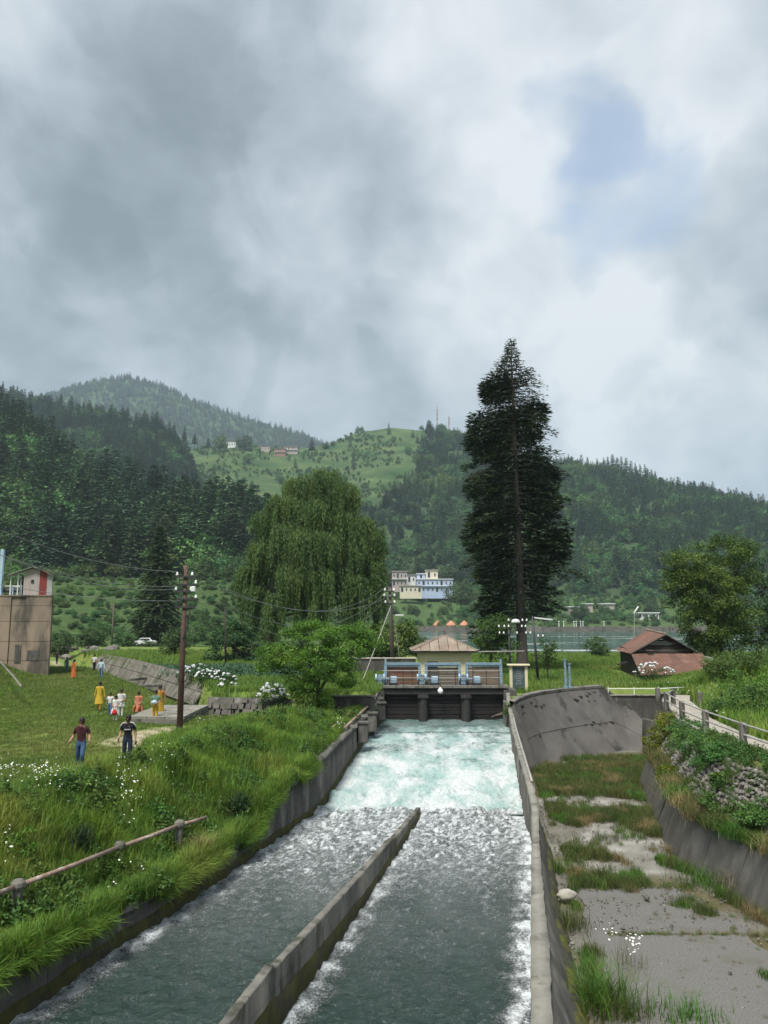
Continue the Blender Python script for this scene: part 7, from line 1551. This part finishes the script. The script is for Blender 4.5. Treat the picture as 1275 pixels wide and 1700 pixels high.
# ------------------------------------------------------------------ people
def cloth(c, nm):
    if nm not in M: mat(nm, c, tuple(v * .72 for v in c), 9, .85, .3, 30)
    return M[nm]
def person(px, py, d_or_none, h, label, top, bottom, shoe, pose, face=0.0, dress=None, hair_long=False, carry=None, group='people on the lawn', z=None, slv='short', extra=None):
    """one continuous skinned body posed by its joints; local x = person's left, -y = facing"""
    p = P(px, py, 0.0) if d_or_none is None else D(px, py, d_or_none)
    p.z = float(gz(np.array([p.x]), np.array([p.y]))[0])
    if d_or_none is None:                                   # settle on the real ground height in that direction
        for _ in range(4): q = P(px, py, p.z); q.z = float(gz(np.array([q.x]), np.array([q.y]))[0]); p = q
    k = h / 1.75; o = empty('person', p, label, 'person', group, face); o.scale = (k, k, k)
    J = {'pel': (0, 0, .96, .135), 'waist': (0, 0, 1.12, .13), 'chest': (0, .0, 1.32, .15), 'neckb': (0, .0, 1.46, .085), 'neck': (0, -.01, 1.53, .058), 'head': (0, -.025, 1.63, .098), 'crown': (0, -.01, 1.70, .085)}
    st = pose.get('stride', .25); kb = pose.get('kneebend', .1); aw = pose.get('arm_out', .12); al = pose.get('arm_l', (0, 0)); ar = pose.get('arm_r', (0, 0)); kneel = pose.get('sit', 0)
    for s, nm, fw, arm in ((1, 'l', st, al), (-1, 'r', -st, ar)):
        if kneel:
            J['hip' + nm] = (.1 * s, 0, .93 - kneel, .11); J['knee' + nm] = (.16 * s, -.42, .5 - kneel * .2, .075); J['ank' + nm] = (.14 * s, -.36, .1, .05); J['toe' + nm] = (.15 * s, -.55, .045, .042)
        else:
            lift = kb if (pose.get('lift') == nm) else 0
            J['hip' + nm] = (.095 * s, 0, .90, .105); J['knee' + nm] = (.10 * s, -.02 - fw * .45 - lift * .5, .5 + lift * .25, .075); J['ank' + nm] = (.10 * s, -fw + lift * 1.2, .095 + lift * .5 + abs(fw) * .05, .052); J['toe' + nm] = (.125 * s, -fw - .17 + lift * 1.0, .045 + lift * .38, .042)
        J['sho' + nm] = (.19 * s, .0, 1.42, .075); ex, ey = arm
        J['elb' + nm] = ((.205 + aw * .75) * s, .04 - ex * .1, 1.14, .05); J['wri' + nm] = ((.215 + aw * .95) * s - ey * s, .03 - ex, .90 + ex * .55, .038); w_ = Vector(J['wri' + nm][:3]); e_ = Vector(J['elb' + nm][:3]); dh = (w_ - e_).normalized()
        J['palm' + nm] = (*(w_ + dh * .07), .036)
        sd_ = dh.cross(Vector((s, 0, 0))); sd_ = sd_.normalized() if sd_.length > .01 else Vector((0, 1, 0))
        for f in range(4):
            rt = w_ + dh * .095 + sd_ * (.026 * (f - 1.5)); tp = rt + dh * (.055, .068, .064, .048)[f] + Vector((-.012 * s, 0, 0)); J['f%d%s' % (f, nm)] = (*rt, .011); J['g%d%s' % (f, nm)] = (*tp, .008)
        rt = w_ + dh * .035 - sd_ * .04; J['f4' + nm] = (*rt, .012); J['g4' + nm] = (*(rt + dh * .045 - sd_ * .02), .009)
    if kneel:
        for q in ('pel', 'waist', 'chest', 'neckb', 'neck', 'head', 'crown', 'shol', 'shor', 'elbl', 'elbr', 'wril', 'wrir', 'palml', 'palmr') + tuple('%s%d%s' % (a, f, n_) for a in 'fg' for f in range(5) for n_ in 'lr'):
            a = J[q]; J[q] = (a[0], a[1] - .06, a[2] - kneel, a[3])
    E_ = [('pel', 'waist'), ('waist', 'chest'), ('chest', 'neckb'), ('neckb', 'neck'), ('neck', 'head'), ('head', 'crown')]
    for nm in 'lr':
        E_ += [('pel', 'hip' + nm), ('hip' + nm, 'knee' + nm), ('knee' + nm, 'ank' + nm), ('ank' + nm, 'toe' + nm), ('chest', 'sho' + nm), ('sho' + nm, 'elb' + nm), ('elb' + nm, 'wri' + nm), ('wri' + nm, 'palm' + nm)]
        for f in range(5): E_ += [('palm' + nm, 'f%d%s' % (f, nm)), ('f%d%s' % (f, nm), 'g%d%s' % (f, nm))]
    names = list(J); ix = {n_: i for i, n_ in enumerate(names)}
    me = bpy.data.meshes.new('body'); me.from_pydata([J[n_][:3] for n_ in names], [(ix[a], ix[b_]) for a, b_ in E_], []); tmp = bpy.data.objects.new('tmp', me); col.objects.link(tmp)
    sk = tmp.modifiers.new('s', 'SKIN'); sk.use_smooth_shade = True; sk.branch_smoothing = .3
    lay_ = me.skin_vertices[0].data
    for i, n_ in enumerate(names):
        rr_ = J[n_][3]; fx = 1.0
        if n_ in ('chest', 'waist', 'pel'): lay_[i].radius = (rr_ * 1.12, rr_ * .82)
        else: lay_[i].radius = (rr_ * fx, rr_ * fx)
        lay_[i].use_root = (n_ == 'pel')
    sb = tmp.modifiers.new('b', 'SUBSURF'); sb.levels = 1; sb.render_levels = 1
    dg = bpy.context.evaluated_depsgraph_get(); dg.update(); nm_ = bpy.data.meshes.new_from_object(tmp.evaluated_get(dg)); bpy.data.objects.remove(tmp); nm_.name = 'body'
    mts = [M['skin'], top, bottom, shoe]; nm_.materials.clear(); [nm_.materials.append(m_) for m_ in mts]
    zone = {'crown': 0, 'head': 0, 'neck': 0, 'neckb': 1, 'chest': 1, 'waist': 1, 'pel': 2}
    seg = []
    for a, b_ in E_:
        A_, B_ = Vector(J[a][:3]), Vector(J[b_][:3])
        if a[:3] in ('wri', 'pal') or a[0] in 'f' : z_ = 0
        elif a[:3] == 'elb': z_ = 0 if slv == 'short' else 1
        elif a[:3] == 'sho': z_ = 1
        elif b_[:3] == 'sho': z_ = 1
        elif b_[:3] == 'hip' or a[:3] in ('hip', 'kne'): z_ = 2
        elif a[:3] == 'ank': z_ = 3
        elif a in ('neck', 'head'): z_ = 0
        elif a == 'neckb': z_ = 0
        else: z_ = 1
        seg.append((A_, B_, z_, a))
    for f in nm_.polygons:
        f.use_smooth = True; c = f.center; best = None
        for A_, B_, z_, a in seg:
            ab = B_ - A_; t = max(0, min(1, (c - A_).dot(ab) / max(ab.length_squared, 1e-9))); dd = (c - A_ - ab * t).length
            if best is None or dd < best[0]: best = (dd, z_, a, t)
        f.material_index = 0 if (slv == 'short' and best[2][:3] == 'sho' and best[3] > .72) else best[1]
    link('body', nm_, None, o)
    def part(name, mb, m_, sm_=True):
        q = bpy.data.meshes.new(name); q.from_pydata([Vector(v) for v in mb.v], [], mb.f)
        for f in q.polygons: f.use_smooth = sm_
        q.update(); return link(name, q, m_, o)
    hd = Vector(J['head'][:3]); m_ = MB()
    m_.lathe((hd.x, hd.y + .022, hd.z - .03), [(.088, -.03), (.104, .03), (.106, .08), (.094, .125), (.06, .155), (.015, .17)], 12, .92, 1.0); part('hair', m_, M['hair'])
    if hair_long: m_ = MB(); m_.tube([hd + Vector((0, .09, .02)), hd + Vector((0, .12, -.14)), hd + Vector((0, .11, -.36))], [.07, .06, .02], 8); part('braid', m_, M['hair'])
    for s in (-1, 1):
        m_ = MB(); m_.lathe(hd + Vector((s * .036, -.093, .012)), [(.004, -.008), (.012, 0), (.004, .008)], 6, 1.3, .5); part('eye', m_, M['hair'])
        m_ = MB(); m_.lathe(hd + Vector((s * .092, .01, -.025)), [(.01, -.03), (.02, 0), (.016, .028), (.004, .036)], 6, .5, 1); part('ear', m_, M['skin'])
    m_ = MB(); m_.tube([hd + Vector((0, -.09, .01)), hd + Vector((0, -.115, -.03)), hd + Vector((0, -.092, -.036))], [.008, .016, .008], 6); part('nose', m_, M['skin'])
    m_ = MB(); m_.box(hd + Vector((0, -.082, -.065)), (.045, .012, .012)); part('mouth', m_, cloth((.17, .06, .05), 'lips'))
    if pose.get('beard'): m_ = MB(); m_.lathe(hd + Vector((0, -.02, -.115)), [(.03, -.012), (.07, .01), (.086, .05)], 10, .85, .95); part('beard', m_, M['hair'])
    if dress:
        m, zt, zb, rt, rb = dress; m_ = MB(); n = 18; pf = []
        vs = []; fs = []; dz = -kneel if kneel else 0
        lv = [(rt, zt), (rt * 1.02, zt - .18), (.16, 1.05), (rb * .85, (zb + 1.05) / 2), (rb, zb)]
        for i, (r_, z_) in enumerate(lv):
            for j in range(n): a = 6.2832 * j / n; w_ = 1 + .09 * math.sin(a * 5 + i) * (i >= 3); vs.append((r_ * math.cos(a) * w_, r_ * .78 * math.sin(a) * w_ + (-.06 if kneel else 0), z_ + dz))
        for i in range(len(lv) - 1):
            for j in range(n): fs.append((i * n + j, i * n + (j + 1) % n, (i + 1) * n + (j + 1) % n, (i + 1) * n + j))
        m_.add(vs, fs); part('dress', m_, m)
    if extra: extra(o, part, J)
    return o
white = cloth((.62, .62, .60), 'cloth_white'); yellow = cloth((.52, .36, .035), 'cloth_yellow'); mustard = cloth((.42, .26, .03), 'cloth_mustard'); orange = cloth((.44, .13, .035), 'cloth_orange'); denim = cloth((.05, .10, .20), 'cloth_denim'); navy = cloth((.018, .03, .06), 'cloth_navy'); maroon = cloth((.050, .012, .016), 'cloth_maroon'); black = cloth((.010, .011, .016), 'cloth_black'); red = cloth((.50, .03, .04), 'cloth_red'); green = cloth((.12, .22, .17), 'cloth_green'); ltblue = cloth((.40, .52, .60), 'cloth_lightblue'); blue = cloth((.10, .17, .28), 'cloth_blue'); coral = cloth((.52, .20, .12), 'cloth_coral'); shoe_w = cloth((.7, .7, .68), 'shoe_white'); shoe_d = cloth((.05, .045, .04), 'shoe_dark')
def jersey(o, part, J):
    for s in (-1, 1):
        m_ = MB(); m_.tube([(s * .075, -.05, 1.50), (s * .17, -.03, 1.475), (s * .235, -.01, 1.40), (s * .28, .0, 1.31)], [.018, .02, .02, .016], 6); part('shoulder_stripe', m_, white)
    rr_ = random.Random(3); x = -.098
    for i in range(8):
        w_ = .019 + .004 * (i % 3); m_ = MB(); m_.box((x + w_ / 2, -.142 + abs(x + w_ / 2) * .12, 1.255), (w_ * .8, .02, .03 + .012 * (i % 2))); part('chest_letter', m_, white); x += w_ + .004
    m_ = MB(); m_.lathe((.065, -.137, 1.36), [(.004, -.012), (.016, 0), (.004, .012)], 8, 1, .5); part('chest_badge', m_, white)
    w_ = Vector(J['palmr'][:3]); m_ = MB(); m_.box(w_ + Vector((0, -.03, -.04)), (.03, .075, .14), bev=.008); part('held_phone', m_, M['steel_dark'], False)
def cuffs(o, part, J):
    a = Vector(J['ankl'][:3]); b_ = Vector(J['ankr'][:3])
    for q in (a, b_): m_ = MB(); m_.tube([q + Vector((0, 0, -.01)), q + Vector((0, 0, .035))], .064, 10); part('cuff', m_, white)
    m_ = MB(); m_.tube([(-.05, -.115, 1.50), (0, -.135, 1.44), (.05, -.115, 1.50)], .012, 6); part('collar', m_, maroon)
def bag(o, part, J):
    m_ = MB(); m_.lathe((0, -.2, .62), [(.06, -.16), (.17, -.12), (.18, .05), (.1, .2), (.03, .24)], 12, 1, .6); part('held_bag', m_, red)
person(132, 1280, None, 1.74, 'man in maroon polo shirt and blue jeans walking with arms held out', maroon, denim, blue, dict(stride=.2, lift='l', kneebend=.14, arm_out=.08, arm_l=(.24, -.03), arm_r=(.2, -.03)), .12, extra=cuffs)
person(210, 1271, None, 1.74, 'bearded man in black jersey with white shoulder stripes and wide dark jeans', black, navy, shoe_w, dict(stride=.05, arm_out=.06, arm_l=(.05, .0), arm_r=(.16, 0), beard=True), .1, extra=jersey)
P2 = cloth((.045, .075, .12), 'cloth_wide')
person(164, 1181, None, 1.62, 'woman in long yellow dress at the left of the family group', yellow, mustard, shoe_d, dict(stride=.12, arm_out=.1), -.1, dress=(yellow, 1.42, .45, .19, .26), hair_long=True, slv='long')
person(182, 1189, None, 1.22, 'child in white shirt and blue shorts between the yellow dress and the red bag', white, blue, shoe_d, dict(stride=.14, arm_out=.1), 0)
person(191, 1198, None, 1.28, 'child in white dress carrying a bright red bag', white, white, shoe_d, dict(stride=.1, arm_out=.02, arm_l=(.25, .12), arm_r=(.25, .12)), 0, dress=(white, 1.4, .55, .18, .3), extra=bag)
person(200, 1191, None, 1.45, 'person in loose white shirt with arms folded beside the red bag', white, white, shoe_d, dict(stride=.08, arm_out=.08, arm_l=(.22, .2), arm_r=(.2, .16)), .1, dress=(white, 1.42, .7, .19, .26))
person(230, 1184, None, 1.55, 'person in coral orange clothes sitting by the edge of the concrete platform', coral, orange, shoe_d, dict(sit=.42, arm_out=.03, arm_l=(.2, .1), arm_r=(.2, .1)), -.1, dress=(coral, 1.42, .55, .2, .34))
person(257, 1201, None, 1.62, 'woman in green top and bright yellow trousers holding a bundle near the platform', green, yellow, shoe_d, dict(stride=.06, arm_out=.04, arm_l=(.28, .12), arm_r=(.25, .1)), 0, slv='short', extra=lambda o, part, J: part('held_bundle', MB().lathe((0, -.24, 1.12), [(.05, -.1), (.13, -.06), (.14, .04), (.06, .12)], 10, 1.2, .7), ltblue))
person(264, 1192, None, 1.66, 'woman in mustard sari just behind the woman in yellow trousers', orange, mustard, shoe_d, dict(stride=.06, arm_out=.08), .2, dress=(mustard, 1.42, .25, .2, .28), hair_long=True)
person(156, 1115.5, None, 1.68, 'distant walker in white top and black trousers on the lawn', white, black, shoe_d, dict(stride=.15, arm_out=.08), 3.0, group='distant walkers')
person(167, 1127, None, 1.68, 'distant walker in pale blue shirt and teal trousers seen from behind', ltblue, blue, shoe_d, dict(stride=.16, arm_out=.16), 3.1, slv='long', group='distant walkers')
person(122, 1128, None, 1.7, 'distant woman in long orange dress near the concrete tower', orange, orange, shoe_d, dict(stride=.1, arm_out=.08), 2.6, dress=(orange, 1.42, .2, .19, .28), hair_long=True, group='distant walkers')
person(110, 1118, None, 1.5, 'distant person in blue grey clothes on the pale path near the tower', blue, blue, shoe_d, dict(stride=.22, arm_out=.08), 2.8, group='distant walkers')
person(94, 1103, None, 1.6, 'farthest walker in dark clothes beside the tower corner', black, black, shoe_d, dict(stride=.14, arm_out=.1), 3.0, group='distant walkers')
